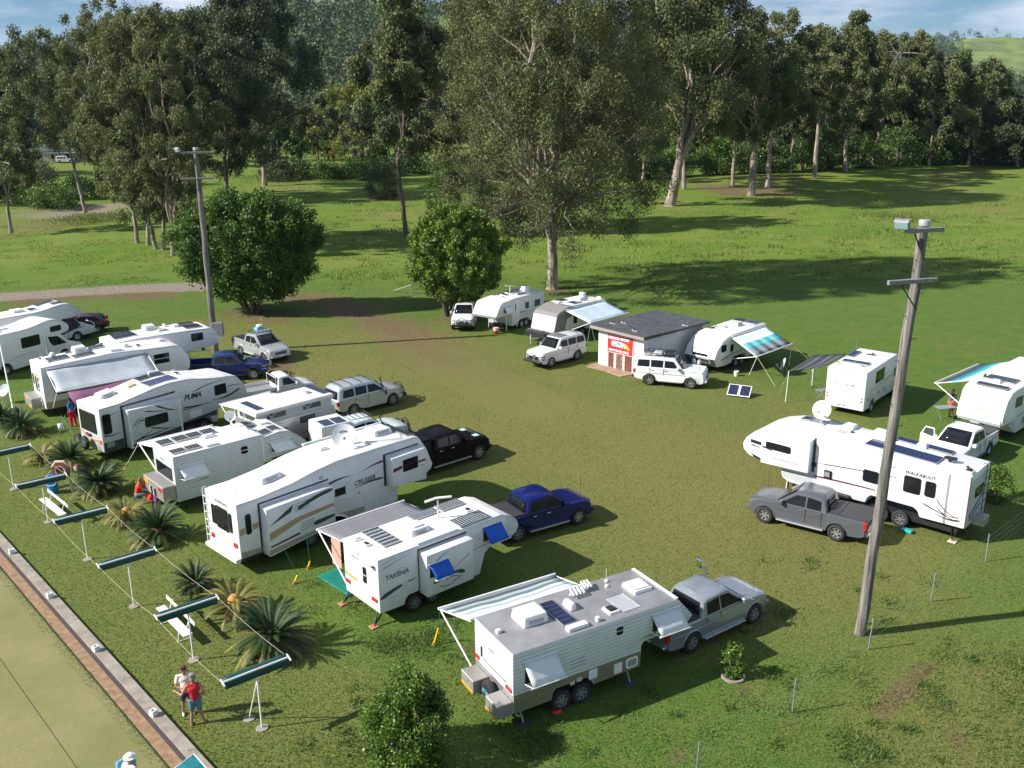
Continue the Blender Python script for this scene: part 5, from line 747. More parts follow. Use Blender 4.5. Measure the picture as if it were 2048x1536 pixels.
# ================================================================== GROUND
def dline(p,a,b):
    a=np.array(a[:2]); b=np.array(b[:2]); d=b-a; t=np.clip(((p-a)@d)/(d@d),0,1); return np.linalg.norm(p-(a+t[:,None]*d),axis=1)
def path_dist(p,pts): return np.min([dline(p,pts[i],pts[i+1]) for i in range(len(pts)-1)],axis=0)
def sstep(a,b,x): t=np.clip((x-a)/(b-a),0,1); return t*t*(3-2*t)
GP=lambda l:[G(*q)[:2] for q in l]
def vnoise(P,s,seed=0):
    """value noise on the plane"""
    q=P/s+seed*17.3; i=np.floor(q).astype(int); f=q-i; f=f*f*(3-2*f)
    h=lambda a,b:(np.sin(a*127.1+b*311.7+seed*74.7)*43758.5453)%1.0
    return (h(i[:,0],i[:,1])*(1-f[:,0])+h(i[:,0]+1,i[:,1])*f[:,0])*(1-f[:,1])+(h(i[:,0],i[:,1]+1)*(1-f[:,0])+h(i[:,0]+1,i[:,1]+1)*f[:,0])*f[:,1]
def fbm(P,s,seed=0): return (vnoise(P,s,seed)+.5*vnoise(P,s/2.1,seed+1)+.25*vnoise(P,s/4.3,seed+2))/1.75
xs=np.concatenate([-np.geomspace(3000,62,26),np.arange(-60,60.1,.45),np.geomspace(61,3500,40)]); ys=np.concatenate([np.arange(10,112,.45),np.geomspace(112.5,320,120),np.geomspace(325,4500,26)])
XX,YY=np.meshgrid(xs,ys); P2=np.stack([XX.ravel(),YY.ravel()],-1)
ridge=GP([(1230,385),(1400,375),(1620,352),(1750,338),(2048,330),(2400,330)])
Z=.12*(fbm(P2,30,3)-.5)*sstep(95,140,P2[:,1])+.6*np.exp(-(path_dist(P2,ridge)/16)**2)*sstep(120,160,P2[:,1])
gully=GP([(0,470),(120,440),(220,420)]); Z-=1.0*np.exp(-(path_dist(P2,gully)/7)**2)
far=np.hypot(P2[:,0],P2[:,1]); Z-=sstep(300,900,far)*14
verts=np.stack([P2[:,0],P2[:,1],Z],-1); nx,ny=len(xs),len(ys)
idx=np.arange(nx*ny).reshape(ny,nx); quads=np.stack([idx[:-1,:-1],idx[:-1,1:],idx[1:,1:],idx[1:,:-1]],-1).reshape(-1,4)
def npmesh(name,verts,quads,k=4):
    me=bpy.data.meshes.new(name); me.vertices.add(len(verts)); me.vertices.foreach_set('co',np.asarray(verts,np.float32).ravel()); n=len(quads)
    me.loops.add(n*k); me.loops.foreach_set('vertex_index',np.asarray(quads,np.int32).ravel()); me.polygons.add(n); me.polygons.foreach_set('loop_start',np.arange(0,n*k,k,dtype=np.int32)); me.update(calc_edges=True); me.validate(); return me
gme=npmesh('ground',verts,quads); smooth(gme)
def attr(me,name,val,dom='POINT'): a=me.attributes.new(name,'FLOAT',dom); a.data.foreach_set('value',np.asarray(val,np.float32))
# worn earth: the track past the two round trees, patches, the bank on the left, the scar at the right
n1=fbm(P2,3.2,5); n2=fbm(P2,1.1,9); n3=fbm(P2,9,11)
tr=GP([(575,592),(640,598),(720,630),(800,665),(870,715),(960,760),(1060,810)]); d=path_dist(P2,tr); dirt=(.80+.20*np.sin(d*4.2))*(1-sstep(.9,4.0,d+3.4*(n1-.5)))*sstep(-.2,.55,n2+.35-np.clip((P2[:,1]-60)*-.03,0,.6))*sstep(54,80,P2[:,1])
tr2=GP([(690,600),(560,640),(470,625)]); dirt=np.maximum(dirt,.5*(1-sstep(.5,2.6,path_dist(P2,tr2)+2.4*(n1-.5))))
for c,r in (((905,640),2.4),((505,628),3.6),((620,600),2.6),((1110,585),1.8)): c_=G(*c); dirt=np.maximum(dirt,.75*(1-sstep(r*.3,r,np.hypot(P2[:,0]-c_.x,P2[:,1]-c_.y)+2.*(n1-.5))))
dirt=np.maximum(dirt,.75*(1-sstep(.5,3.2,path_dist(P2,GP([(70,600),(200,590),(330,590)]))+2.5*(n1-.5))))
SQ=np.array([1,.30]); dirt=np.maximum(dirt,.95*(1-sstep(2,5,path_dist(P2*SQ,[q*SQ for q in map(np.array,GP([(-60,505),(0,488),(70,465),(140,437)]))])+3*(n1-.5))))
sc=GP([(1762,1422),(1800,1385),(1835,1352),(1858,1332)]); dirt=np.maximum(dirt,1.0*(1-sstep(.05,.36,path_dist(P2,sc)+.12*(n2-.5))))
for c,r in (((1450,383),7.),((1540,385),6.),((1500,740),.9),((1560,690),1.4),((560,735),1.3),((700,1415),.3)): c_=G(*c); dirt=np.maximum(dirt,.8*(1-sstep(r*.3,r,np.hypot(P2[:,0]-c_.x,(P2[:,1]-c_.y)*.5)+.8*r*(n1-.5))))
rr=random.Random(4)
for k in range(60):
    q=G(rr.uniform(900,2000),rr.uniform(1250,1530)) if k<42 else G(rr.uniform(500,1400),rr.uniform(900,1300)); r=rr.uniform(.08,.20); dirt=np.maximum(dirt,.8*(1-sstep(r*.4,r*1.5,np.hypot(P2[:,0]-q.x,P2[:,1]-q.y)+r*.8*(n2-.5))))
core=GP([(700,760),(900,800),(1150,870),(1400,960),(1480,1040)]); dry=1-sstep(3,15,path_dist(P2,core)+6*(n3-.5)); dry=np.maximum(dry,.75*(1-sstep(2,9,path_dist(P2,GP([(450,660),(640,690),(900,700),(1050,760)]))+5*(n1-.5)))); dry=np.maximum(dry,.6*(1-sstep(1,8,path_dist(P2,GP([(1350,760),(1600,830),(1750,1000)]))+5*(n1-.5))))
dry=np.maximum(dry,.45*(1-sstep(1.5,5.5,np.abs(koff(P2)+3.0)))*sstep(18,23,P2[:,1])*(P2[:,1]<60)); dry=np.clip(dry*.85+.45*(n3-.45)+.25*(n1-.5),0,1)*(1-sstep(85,105,P2[:,1])); dry=np.maximum(dry,.55*sstep(.55,.75,fbm(P2,14,21))*sstep(110,150,P2[:,1])); dry=np.maximum(dry,.7*(1-sstep(2,9,np.hypot(P2[:,0]-15.4,P2[:,1]-24))))
road=GP([(-200,598),(0,594),(120,586),(250,578),(370,574),(520,572)]); rd=path_dist(P2,road); grav=1-sstep(1.6,2.6,rd+1.2*(n2-.5)); road2=GP([(-200,480),(0,443),(70,430),(200,414),(330,400)]); grav=np.maximum(grav,1-sstep(1.6,2.6,path_dist(P2*SQ,[np.array(q)*SQ for q in road2])+1.0*(n2-.5)))
lush=sstep(88,112,P2[:,1]); 
for n,v_ in (('dirt',np.clip(dirt,0,1)),('dry',np.clip(dry,0,1)),('gravel',grav),('lush',lush)): attr(gme,n,v_)
gm=bpy.data.materials.new('grass_ground'); gm.use_nodes=True; nt=gm.node_tree; bs=nt.nodes['Principled BSDF']; bs.inputs['Roughness'].default_value=.9; bs.inputs['Specular IOR Level'].default_value=.15
tc=nn(nt,'ShaderNodeTexCoord')
def noise(sc_,det=6,rough=.6):
    n=nn(nt,'ShaderNodeTexNoise'); n.inputs['Scale'].default_value=sc_; n.inputs['Detail'].default_value=det; n.inputs['Roughness'].default_value=rough; nt.links.new(tc.outputs['Object'],n.inputs['Vector']); return n.outputs[0]
def ramp(src,a,b,p0=.35,p1=.65):
    r=nn(nt,'ShaderNodeValToRGB'); r.color_ramp.elements[0].position=p0; r.color_ramp.elements[1].position=p1; r.color_ramp.elements[0].color=(*a,1); r.color_ramp.elements[1].color=(*b,1); nt.links.new(src,r.inputs[0]); return r.outputs[0]
def mixc(f,a,b):
    m=nn(nt,'ShaderNodeMix',data_type='RGBA'); nt.links.new(f,m.inputs['Factor']); nt.links.new(a,m.inputs['A']); nt.links.new(b,m.inputs['B']); return m.outputs['Result']
def at(n): a=nn(nt,'ShaderNodeAttribute'); a.attribute_name=n; return a.outputs['Fac']
fine=noise(11.,10,.82); med=noise(.7,8,.65); big=noise(.09,4)
lawn=mixc(ramp(med,(0,0,0),(1,1,1)),ramp(fine,(.028,.080,.011),(.108,.198,.028)),ramp(fine,(.046,.084,.014),(.172,.218,.048)))
fld=mixc(ramp(big,(0,0,0),(1,1,1),.42,.6),ramp(fine,(.045,.095,.010),(.165,.245,.030)),ramp(fine,(.065,.105,.014),(.225,.265,.050)))
dryc=ramp(fine,(.080,.080,.022),(.255,.225,.075)); dc=ramp(noise(5.,9,.7),(.070,.040,.024),(.235,.150,.095)); gc=ramp(noise(6.,10,.8),(.13,.105,.085),(.36,.30,.25))
c=mixc(at('lush'),lawn,fld); c=mixc(at('dry'),c,dryc); c=mixc(at('dirt'),c,dc); c=mixc(at('gravel'),c,gc); nt.links.new(c,bs.inputs['Base Color'])
b=nn(nt,'ShaderNodeBump'); b.inputs['Strength'].default_value=.5; b.inputs['Distance'].default_value=.035; nt.links.new(noise(14.,10,.75),b.inputs['Height']); nt.links.new(b.outputs[0],bs.inputs['Normal'])
go=link('ground',gme,None,gm); go['kind']='structure'
# short blades standing on the turf, taller tussocks in the paddock
def blades(name,P,h,w,m,lean=.5,z=None,kseed=1):
    rg=np.random.default_rng(kseed); n=len(P); a=rg.uniform(0,2*PI,n); b=rg.uniform(0,2*PI,n); hh=h*rg.uniform(.5,1.25,n); ww=w*rg.uniform(.6,1.3,n)
    dx,dy=np.cos(a)*ww,np.sin(a)*ww; z0=np.zeros(n)-.004 if z is None else z; l=lean*hh
    V=np.stack([np.stack([P[:,0]-dx,P[:,1]-dy,z0],-1),np.stack([P[:,0]+dx,P[:,1]+dy,z0],-1),np.stack([P[:,0]+np.cos(b)*l,P[:,1]+np.sin(b)*l,z0+hh],-1)],1).reshape(-1,3)
    me=npmesh(name,V,np.arange(3*n).reshape(-1,3),3); attr(me,'var',rg.uniform(0,1,n),'FACE'); return link(name,me,None,m)
rg=np.random.default_rng(3)
n=640000; yy=21+ (rg.uniform(0,1,n)**1.5)*75; xx=rg.uniform(-.62,.62,n)*(yy*1.02+8); PP=np.stack([xx,yy],-1); PP=PP[koff(PP)<-.02]
gl=leafmat('grass_blades',(.045,.100,.014),(.185,.235,.050),.35,.8)
nd=path_dist(PP,tr); keep=(nd>2.6)|(rg.uniform(0,1,len(PP))<.25); PP=PP[keep]
blades('grass',PP,.05,.017,gl,.8)['kind']='stuff'
n=230000; yy=92+(rg.uniform(0,1,n)**1.25)*150; xx=rg.uniform(-.62,.62,n)*yy; cl=np.stack([xx,yy],-1); m_=fbm(cl,2.6,31)>.50; cl=cl[m_]; cl=cl+rg.normal(0,.25,cl.shape); cl=cl[(path_dist(cl,road)>3)&(path_dist(cl,road2)>3.5)]
blades('paddock_grass',cl,.13,.05,leafmat('paddock_blades',(.06,.13,.016),(.20,.27,.05),.3,.8),.7,kseed=5)['kind']='stuff'
# weeds / clumps of longer growth in the near turf
cs=[]
for k in range(120):
    q=G(rr.uniform(600,2040),rr.uniform(1120,1530)); cs.append(np.array([q.x,q.y])+rg.normal(0,rr.uniform(.1,.35),(rr.randint(30,110),2)))
for q,s_ in (((1080,1480),.5),((850,1285),.5),((780,1290),.4),((700,1115),.3),((2030,1400),1.0),((2040,1500),1.0),((1730,1500),.5),((2035,1330),.7)): q=G(*q); cs.append(np.array([q.x,q.y])+rg.normal(0,s_,(700,2)))
cs=np.concatenate(cs); cs=cs[koff(cs)<-.1]; blades('long_grass',cs,.12,.022,leafmat('long_blades',(.035,.10,.014),(.16,.22,.04),.3,.7),.8,kseed=8)['kind']='stuff'
# reeds and rough tufts out in the paddock
tf=[]
for k in range(420):
    q=G(rr.uniform(560,2048),rr.uniform(345,560)); tf.append(np.array([q.x,q.y])+rg.normal(0,1,(rr.randint(10,45),2))*np.array([rr.uniform(.4,1.6),rr.uniform(.3,.8)]))
for q,s_,k in (((1780,432),2.2,900),((1840,440),1.5,400),((640,350),6.,2500),((700,345),7.,2500),((560,355),7,2200),((1580,383),4,1200),((175,438),2.5,1800),((205,434),2.5,1200)): q=G(*q); tf.append(np.array([q.x,q.y])+rg.normal(0,s_,(k,2)))
tf=np.concatenate(tf); tf=tf[path_dist(tf*SQ,[np.array(q)*SQ for q in road2])>2.4]; blades('rough_grass',tf,.42,.06,leafmat('rough_blades',(.07,.12,.016),(.25,.29,.07),.3,.7),.5,kseed=9)['kind']='stuff'
# ------------------------------------------------------------------ bowling green, ditch and kerb
def strip(name,a,b,z0,z1,m,t0=-6,t1=45,kind='structure'):
    p=lambda o,t:K0+kn*o-kd*t; c=[p(a,t0),p(b,t0),p(b,t1),p(a,t1)]
    bm=bmesh.new(); lo=[bm.verts.new((*q,z0)) for q in c]; hi=[bm.verts.new((*q,z1)) for q in c]; bm.faces.new(lo[::-1]); bm.faces.new(hi)
    for i in range(4): bm.faces.new((lo[i],lo[(i+1)%4],hi[(i+1)%4],hi[i]))
    o=fin(name,bm,m); o['kind']=kind; return o
conc=mat('old_concrete',(.31,.27,.22),.85,amt=.3,scale=2.5,bump=.4); soil=mat('ditch_sand',(.30,.19,.11),.95,amt=.35,scale=4,bump=.6)
strip('kerb',0,.37,-.1,.125,conc); strip('ditch_wall',.37,.50,-.1,.05,mat('dark_ditch_board',(.06,.045,.045),.8)); strip('ditch_floor',.37,.95,-.1,.012,soil)
grm=bpy.data.materials.new('bowling_green_turf'); grm.use_nodes=True; nt=grm.node_tree; bs=nt.nodes['Principled BSDF']; bs.inputs['Roughness'].default_value=.95; bs.inputs['Specular IOR Level'].default_value=.1; tc=nn(nt,'ShaderNodeTexCoord')
c=mixc(ramp(noise(.35,5,.6),(0,0,0),(1,1,1),.4,.65),ramp(noise(30,8,.8),(.165,.155,.065),(.32,.285,.145)),ramp(noise(22,8,.8),(.125,.14,.05),(.25,.24,.10))); nt.links.new(c,bs.inputs['Base Color'])
strip('bowling_green',.95,42,-.1,.05,grm); strip('green_edge',.93,.952,-.1,.062,mat('dark_green_edge',(.05,.09,.02),.95,amt=.5,scale=6))  # thin dark green strip along the rim of the turf
ED=np.stack([K0+kn*o-kd*t for o,t in zip(.96+.30*rg.uniform(0,1,3500)**2.2,rg.uniform(-3,24,3500))],0); e_=blades('green_fringe',ED,.03,.012,gl,.8,np.full(len(ED),.05),6); e_['kind']='stuff'
for o_ in (2.9,5.4):
    a=K0+kn*o_+kd*6; b_=K0+kn*o_-kd*40; o=tubes('rink_string',[[(*a,.06),(*b_,.06)]],.006,mat('dark_string',(.06,.06,.03),.9)); tag(o,'thin dark string stretched along the bowling green, %s the kerb'%('nearer' if o_<3 else 'farther from'),'string')
# white hollow blocks and small pegs on the kerb
blkm=mat('white_block_paint',(.72,.73,.72),.7,amt=.12,scale=12); bl=[]
KX=[(52,580),(220,775),(424,1010),(678,1295)]
nm=['farthest','second farthest','second nearest','nearest']
def kpt(X,Y): q=G(X/2.206,840+Y/2.206,.12); return q
for i,(X,Y) in enumerate(KX):
    q=kpt(X,Y+8)
    if i==0:
        bm=bmesh.new(); a=.095
        for x0,x1,y0,y1 in ((-a,a,-a,-a+.035),(-a,a,a-.035,a),(-a,-a+.035,-a+.035,a-.035),(a-.035,a,-a+.035,a-.035)): bbox(bm,x0,x1,y0,y1,0,.19)
        B0=fin('hollow_block',bm,blkm); o=B0; bx=box('cavity_shade',(-.06,.06,-.06,.06,.0,.03),black,B0,0)  # black plate stands in for the shade down in the hollow
    else:
        o=B0.copy(); COL.objects.link(o); c_=bx.copy(); COL.objects.link(c_); c_.parent=o
    o.location=(q.x,q.y,.125); o.rotation_euler=(0,0,R(-47+6*i)); tag(o,'white hollow block on the concrete kerb, %s of the four'%nm[i],'block','white blocks on the kerb')
for i,(X,Y) in enumerate([(132,665),(318,880),(543,1140),(826,1460)]):
    q=kpt(X,Y)
    o=tubes('marker_peg',[[(0,0,0),(0,0,.33)]],.012,wpaint) if i==0 else PEG.copy()
    if i==0: PEG=o
    else: COL.objects.link(o)
    o.location=(q.x,q.y,.12); tag(o,'thin white peg standing on the kerb, %s of the four'%nm[i],'peg','white pegs on the kerb')
# ------------------------------------------------------------------ shade rails between lawn and cycads
teal=mat('dark_green_canvas',(.003,.055,.042),.6,amt=.2)
def px2(X,Y,z=0): return G(X/2.206,840+Y/2.206,z)
ST=[(1157,1360),(855,1060),(592,822),(388,615),(213,450),(62,305)]
rt_=thing('shade_rail','dark green canvas shade furled on a white pipe, nearest of the row','shade',(0,0,0),0,'furled shades along the lawn')
bm=bmesh.new(); lathe(bm,[(.20,0),(.19,.035),(.06,.05),(0,.05)],'z',20); fin('base_disc',bm,conc,rt_,auto=40); tubes('post',[[(0,0,0),(0,0,2.06)]],.030,wpaint,rt_,10)
tubes('rail',[[(-1.08,0,2.10),(1.08,0,2.10)]],.035,wpaint,rt_,10)
for s in (-1,1): tubes('end_bracket',[[(s*1.06,-.16,2.06),(s*1.06,.12,2.14)]],.025,wpaint,rt_,6)
rows=[[(-1.02+2.04*k/8,.09+.03*sin(i),2.13-.01*i-.004*sin(k*2)) if i<2 else (-1.02+2.04*k/8,.02-.05*(i-2),2.04-.11*(i-2)) for k in range(9)] for i in range(4)]
rows=[[(-1.02+2.04*k/8,y,z+.006*sin(k*2.1)) for k in range(9)] for y,z in ((.24,2.10),(.05,2.15),(-.03,2.05),(-.10,1.90),(-.03,1.86))]
quadmesh('furled_canvas',rows,teal,rt_,.02); kids_index(rt_)
nm6=['nearest','second nearest','third nearest','fourth nearest','fifth nearest','farthest']
for i,(X,Y) in enumerate(ST):
    o=rt_ if i==0 else copytree(rt_); q=px2(X,Y); o.location=(q.x,q.y,0); o.rotation_euler=(0,0,R(38+[0,0,1,-1,0,2][i])); o['label']='furled dark green shade on a white post, %s of the row of six'%nm6[i]
q=px2(1100,1318); q0=px2(1157,1360); o=thing('prop_pole','white prop pole on a round concrete foot leaning to the nearest furled shade','pole',(q.x,q.y,0)); bm=bmesh.new(); lathe(bm,[(.19,0),(.18,.035),(0,.05)],'z',18); fin('base_disc',bm,conc,o,auto=40); tubes('pole',[[(0,0,.03),(q0.x-q.x,q0.y-q.y,1.75)]],.02,wpaint,o,8)
# ropes tying the rails together
ends=[]
for i,(X,Y) in enumerate(ST): q=px2(X,Y); a=R(38); ends.append(((q.x-1.06*cos(a),q.y-1.06*sin(a)),(q.x+1.06*cos(a),q.y+1.06*sin(a))))
for s,m,nm_ in ((0,mat('yellow_rope',(.55,.52,.30),.8),'yellow'),(1,mat('pale_rope',(.5,.48,.42),.8),'pale')):
    L_=[]
    for i in range(5):
        a=Vector((*ends[i][s],2.08)); b_=Vector((*ends[i+1][s],2.08)); L_.append([a.lerp(b_,k/6)-Vector((0,0,.10*sin(PI*k/6))) for k in range(7)])
    o=tubes('rope',[sum(L_,[])],.0055,m,None,5); tag(o,'long %s rope running between the ends of the furled shades'%nm_,'rope')
# ------------------------------------------------------------------ slatted benches
bn=thing('park_bench','white bench on the lawn under the fifth furled shade','bench',(0,0,0),0,'white benches on the lawn')
box('seat',(-1.3,1.3,-.17,.17,.41,.45),wpaint,bn,.01); box('backrest',(-1.3,1.3,.26,.29,.68,.84),wpaint,bn,.01)
for s in (-1,1): tubes('leg_frame',[[(s*.8,-.22,0),(s*.8,-.14,.41),(s*.8,.14,.41),(s*.8,.32,.86)],[(s*.8,.14,.41),(s*.8,.30,0)],[(s*.8,-.24,.01),(s*.8,.32,.01)]],.02,wpaint,bn,6)
textmesh('lettering','BOWLS CLUB',.12,grey,bn,(-.75,.258,.71),(1,0,0),(0,0,1),.002); kids_index(bn)
a,b_=G(190/2.206,840+345/2.206,.45),G(275/2.206,840+415/2.206,.45); h=math.atan2(b_.y-a.y,b_.x-a.x); bn.location=((a.x+b_.x)/2,(a.y+b_.y)/2,0); bn.rotation_euler=(0,0,h); bn['label']='white bench behind the fifth and sixth furled shades, beside the blue bin'
b2=copytree(bn); a,b_=G(705/2.206,840+820/2.206,.45),G(832/2.206,840+950/2.206,.45); b2.location=((a.x+b_.x)/2,(a.y+b_.y)/2,0); b2.rotation_euler=(0,0,math.atan2(b_.y-a.y,b_.x-a.x)); b2['label']='white bench under the second nearest furled shade'
# lifebuoy-like hose reel on a stand, blue drum
q=G(108,985); 
o=thing('blue_drum','bright blue drum with a white hoop behind the far white bench','drum',(q.x,q.y,0)); bm=bmesh.new(); lathe(bm,[(.0,0),(.24,0),(.25,.05),(.25,.28),(.26,.3),(.25,.32),(.25,.6),(.26,.62),(.25,.64),(.25,.9),(.0,.9)],'z',22); fin('drum_body',bm,mat('bright_blue_plastic',(.0,.22,.60),.35),o,auto=40); tubes('hoop',[[(.34*cos(t*PI/10),-.27,.72+.26*sin(t*PI/10)) for t in range(21)]],.015,wpaint,o,6)
q=G(120,992); o=thing('hose_reel','round brown and white hose reel on a timber frame beside the blue drum','hose reel',(q.x+.1,q.y+.5,0))
bm=bmesh.new(); lathe(bm,[(.16,-.1),(.42,-.1),(.44,0),(.42,.1),(.16,.1),(.16,-.1)],'y',24,(0,-.2,1.25),cap=False); fin('reel',bm,mat('red_brown_hose',(.22,.07,.05),.7),o,auto=40); bm=bmesh.new(); lathe(bm,[(.20,-.12),(.26,-.13),(.26,-.11)],'y',24,(0,-.2,1.25),cap=False); fin('reel_rim',bm,mat('cream_rim',(.65,.5,.4),.6),o,auto=40); tubes('reel_hood',[[(-.40,-.2,1.4),(-.2,-.2,1.68),(.2,-.2,1.68),(.40,-.2,1.4)]],.07,mat('cream_rim',(.65,.5,.4),.6),o,8)
for s in (-1,1): tubes('frame_leg',[[(s*.35,-.1,0),(s*.3,-.1,1.5)]],.04,mat('grey_timber',(.3,.28,.25),.8),o,6)
q=G(160,975); o=thing('garden_fitting','small round red fitting with a white face on a short post among the cycads','lamp',(q.x,q.y,0)); tubes('post',[[(0,0,0),(0,0,1.0)]],.04,grey,o,8); bm=bmesh.new(); lathe(bm,[(0,.95),(.16,1.0),(.18,1.1),(.1,1.22),(.0,1.25)],'z',16); fin('fitting_body',bm,mat('red_brown_hose',(.22,.07,.05),.7),o,auto=40); bm=bmesh.new(); lathe(bm,[(0,-.2),(.09,-.2),(.09,-.1),(0,-.1)],'y',14,(0,0,1.08)); fin('fitting_face',bm,wpaint,o,auto=40)  # small red fitting of unknown use on a short post
# tall white pole at the left edge
a=G(30,838); o=thing('flag_pole','thin white pole rising at the left edge among the cycads','pole',(a.x,a.y,0)); t=G(-6,660,4.6); tubes('pole',[[(0,0,0),(t.x-a.x,t.y-a.y,4.6)]],[.045,.03],wpaint,o,10); tubes('collar',[[(0,0,.02),(0,0,.5)]],.06,grey,o,8)
make=thing('tripod_dish','grey satellite dish on the grass at the left edge, behind the cycads','satellite dish',(*G(14,805)[:2],0)); make_dish(make,(0,0,.8),.42,R(65),.5,'',mat('grey_dish',(.45,.48,.5),.4)); 
for k in range(3): tubes('tripod_leg',[[(0,0,.8),(.35*cos(k*2.1),.35*sin(k*2.1),0)]],.02,grey,make,6)
# ------------------------------------------------------------------ timber light poles
wood=mat('weathered_pole_timber',(.20,.18,.16),.9,amt=.75,scale=2.2,bump=1.); nt=wood.node_tree
for n_ in nt.nodes:
    if n_.type=='TEX_NOISE':
        m_=nn(nt,'ShaderNodeMapping'); m_.inputs['Scale'].default_value=(6,6,.35); t_=[x for x in nt.nodes if x.type=='TEX_COORD'][0]; nt.links.new(t_.outputs['Object'],m_.inputs[0]); nt.links.new(m_.outputs[0],n_.inputs['Vector'])
def lightpole(label,base,top,h,r0,r1,arms,az,cat='pole'):
    b_=G(*base); t=G(top[0],top[1],h); lean=Vector((t.x-b_.x,t.y-b_.y,h)); 
    o=thing('light_pole',label,cat,(b_.x,b_.y,0),0,'timber light poles'); n=14
    tubes('pole',[[lean*(k/n)+Vector((.02*sin(k*1.7),.02*cos(k*2.3),0)) for k in range(n+1)]],[r0+(r1-r0)*k/n for k in range(n+1)],wood,o,14)
    bm=bmesh.new(); c=lean; lathe(bm,[(0,.05),(r1+.02,.04),(r1+.03,0),(r1+.02,-.14)],'z',14,c[:]); fin('cap',bm,mat('pole_cap',(.45,.46,.46),.5,.4),o,auto=40)
    u=Vector((cos(az),sin(az),0))
    for q_ in range(5):
        zz=h-.5-q_*.35; c_=lean*(zz/h); a_=q_*1.9; tubes('bolt',[[c_,c_+Vector((cos(a_),sin(a_),0))*(r1+.05)]],.014,black,o,5)
    for j,(z,l0,l1) in enumerate(arms):
        c=lean*(z/h)+Vector((u.y,-u.x,0))*(r1+.06); a=c-u*l0; b2_=c+u*l1; bm=bmesh.new(); bbox(bm,-.06,.06,0,(b2_-a).length,-.07,.07,.01)
        bmesh.ops.transform(bm,matrix=Matrix.Translation(a)@Matrix.Rotation(az-PI/2,4,'Z'),verts=bm.verts); fin('crossarm',bm,mat('crossarm_timber',(.25,.24,.22),.9,amt=.4,scale=9,bump=.5),o)
        tubes('brace',[[a+u*l0*.35,c-Vector((0,0,.95))]],.022,black,o,6)
        if j==0:
            p=a-u*.15+Vector((0,0,.22)); bm=bmesh.new(); bbox(bm,-.09,.08,-.23,.23,-.15,.15,.02); bmesh.ops.transform(bm,matrix=Matrix.Translation(p)@Matrix.Rotation(R(235),4,'Z')@Matrix.Rotation(R(25),4,'Y'),verts=bm.verts); f=fin('floodlight',bm,mat('lamp_housing',(.30,.30,.29),.5,.3),o)
            bm=bmesh.new(); bbox(bm,.075,.10,-.19,.19,-.12,.12,.005); bmesh.ops.transform(bm,matrix=Matrix.Translation(p)@Matrix.Rotation(R(235),4,'Z')@Matrix.Rotation(R(25),4,'Y'),verts=bm.verts); fin('lamp_glass',bm,mat('flood_glass',(.35,.48,.50),.15),f)
    return o,lean
p1,ln=lightpole('tall weathered timber pole with a floodlight, standing nearest at the right',(1720,1268),(1850,442),14.8,.20,.155,[(14.55,.80,.55),(12.95,1.15,.62)],R(14))
for k in range(10):
    z=6.5+k*.75; c=ln*(z/14.8); s=-1 if k%2 else 1; tubes('climbing_spike',[[c,c+Vector((s*.30,-.12,.04))]],.012,black,p1,5)
p2,ln=lightpole('farther weathered timber pole with a floodlight, behind the caravans at the left',(431,704),(391,296),15.0,.25,.16,[(14.7,1.05,1.3),(12.9,1.2,1.1)],R(10)); box('meter_box',(.05,.85,-.45,-.12,1.35,2.35),mat('meter_grey',(.20,.21,.22),.5),p2,.02)
# ------------------------------------------------------------------ wire fence at the right
pts=[G(1200+465/2.415,1080+1150/2.415),G(1200+930/2.415,1080+835/2.415),G(1200+1298/2.415,1080+530/2.415),G(1200+1598/2.415,1080+298/2.415),G(1200+1863/2.415,1080+105/2.415)]
st=(pts[4]-pts[1])/3; pts+=[pts[4]+st*k for k in (1,2,3,4)]; pts=[pts[0]-st]+pts
fe=thing('wire_fence','thin steel post fence with plain wires running past the timber pole at the right','fence',(pts[0].x,pts[0].y,0)); gal=mat('galvanised_steel',(.42,.46,.48),.4,.6); P0=None
for i,p in enumerate(pts):
    if P0 is None:
        bm=bmesh.new(); bbox(bm,-.028,.028,-.004,.004,-.1,1.25); bbox(bm,-.004,.004,.004,.034,-.1,1.25); P0=fin('post',bm,gal,fe); o=P0
    else: o=P0.copy(); COL.objects.link(o); o.parent=fe
    o.location=(p.x-pts[0].x,p.y-pts[0].y,0); o.rotation_euler=(R(rr.uniform(-3,3)),R(rr.uniform(-3,3)),R(44))
for z in (.35,.62,.9,1.15): tubes('wire',[[Vector((p.x-pts[0].x,p.y-pts[0].y,z)) for p in pts]],.0025,gal,fe,4)
far_=[G(760,590),G(700,583),G(655,580)]; 
o=thing('gate_frame','low grey rail and post in the grass between the two round trees','rail',(*G(788,583)[:2],0)); a=G(788,583); b_=G(822,572,.8); tubes('rail',[[(0,0,.08),(b_.x-a.x,b_.y-a.y,.9)],[(b_.x-a.x,b_.y-a.y,1.0),(b_.x-a.x,b_.y-a.y,0)]],.05,grey,o,6)
# ------------------------------------------------------------------ brick shed with banner
SX=(12.32,67.91,3.867); sh=thing('shed','small white shed with weathered dark iron roof and red club banner','shed',(SX[0],SX[1],0),SX[2]); SL=6.41
wl=mat('white_painted_block',(.70,.70,.68),.85,amt=.12,scale=2.5,bump=.5)
def wallbox(nm,*a,m=wl): return box(nm,a,m,sh,.004)
wallbox('wall',.0,SL,2.0,2.12,0,2.66); wallbox('wall',0,SL,-2.06,-1.94,0,2.66); wallbox('wall',0,.12,-1.94,2.0,0,2.6)
wallbox('front_wall',SL-.12,SL,-1.94,-1.10,0,2.62); wallbox('front_wall',SL-.12,SL,1.10,2.0,0,2.62); wallbox('front_wall',SL-.12,SL,-1.10,1.10,2.45,2.62,m=mat('weathered_fascia',(.30,.27,.24),.8)) 
brd=mat('red_brown_boards',(.17,.055,.04),.85,amt=.4,scale=6,bump=.4)
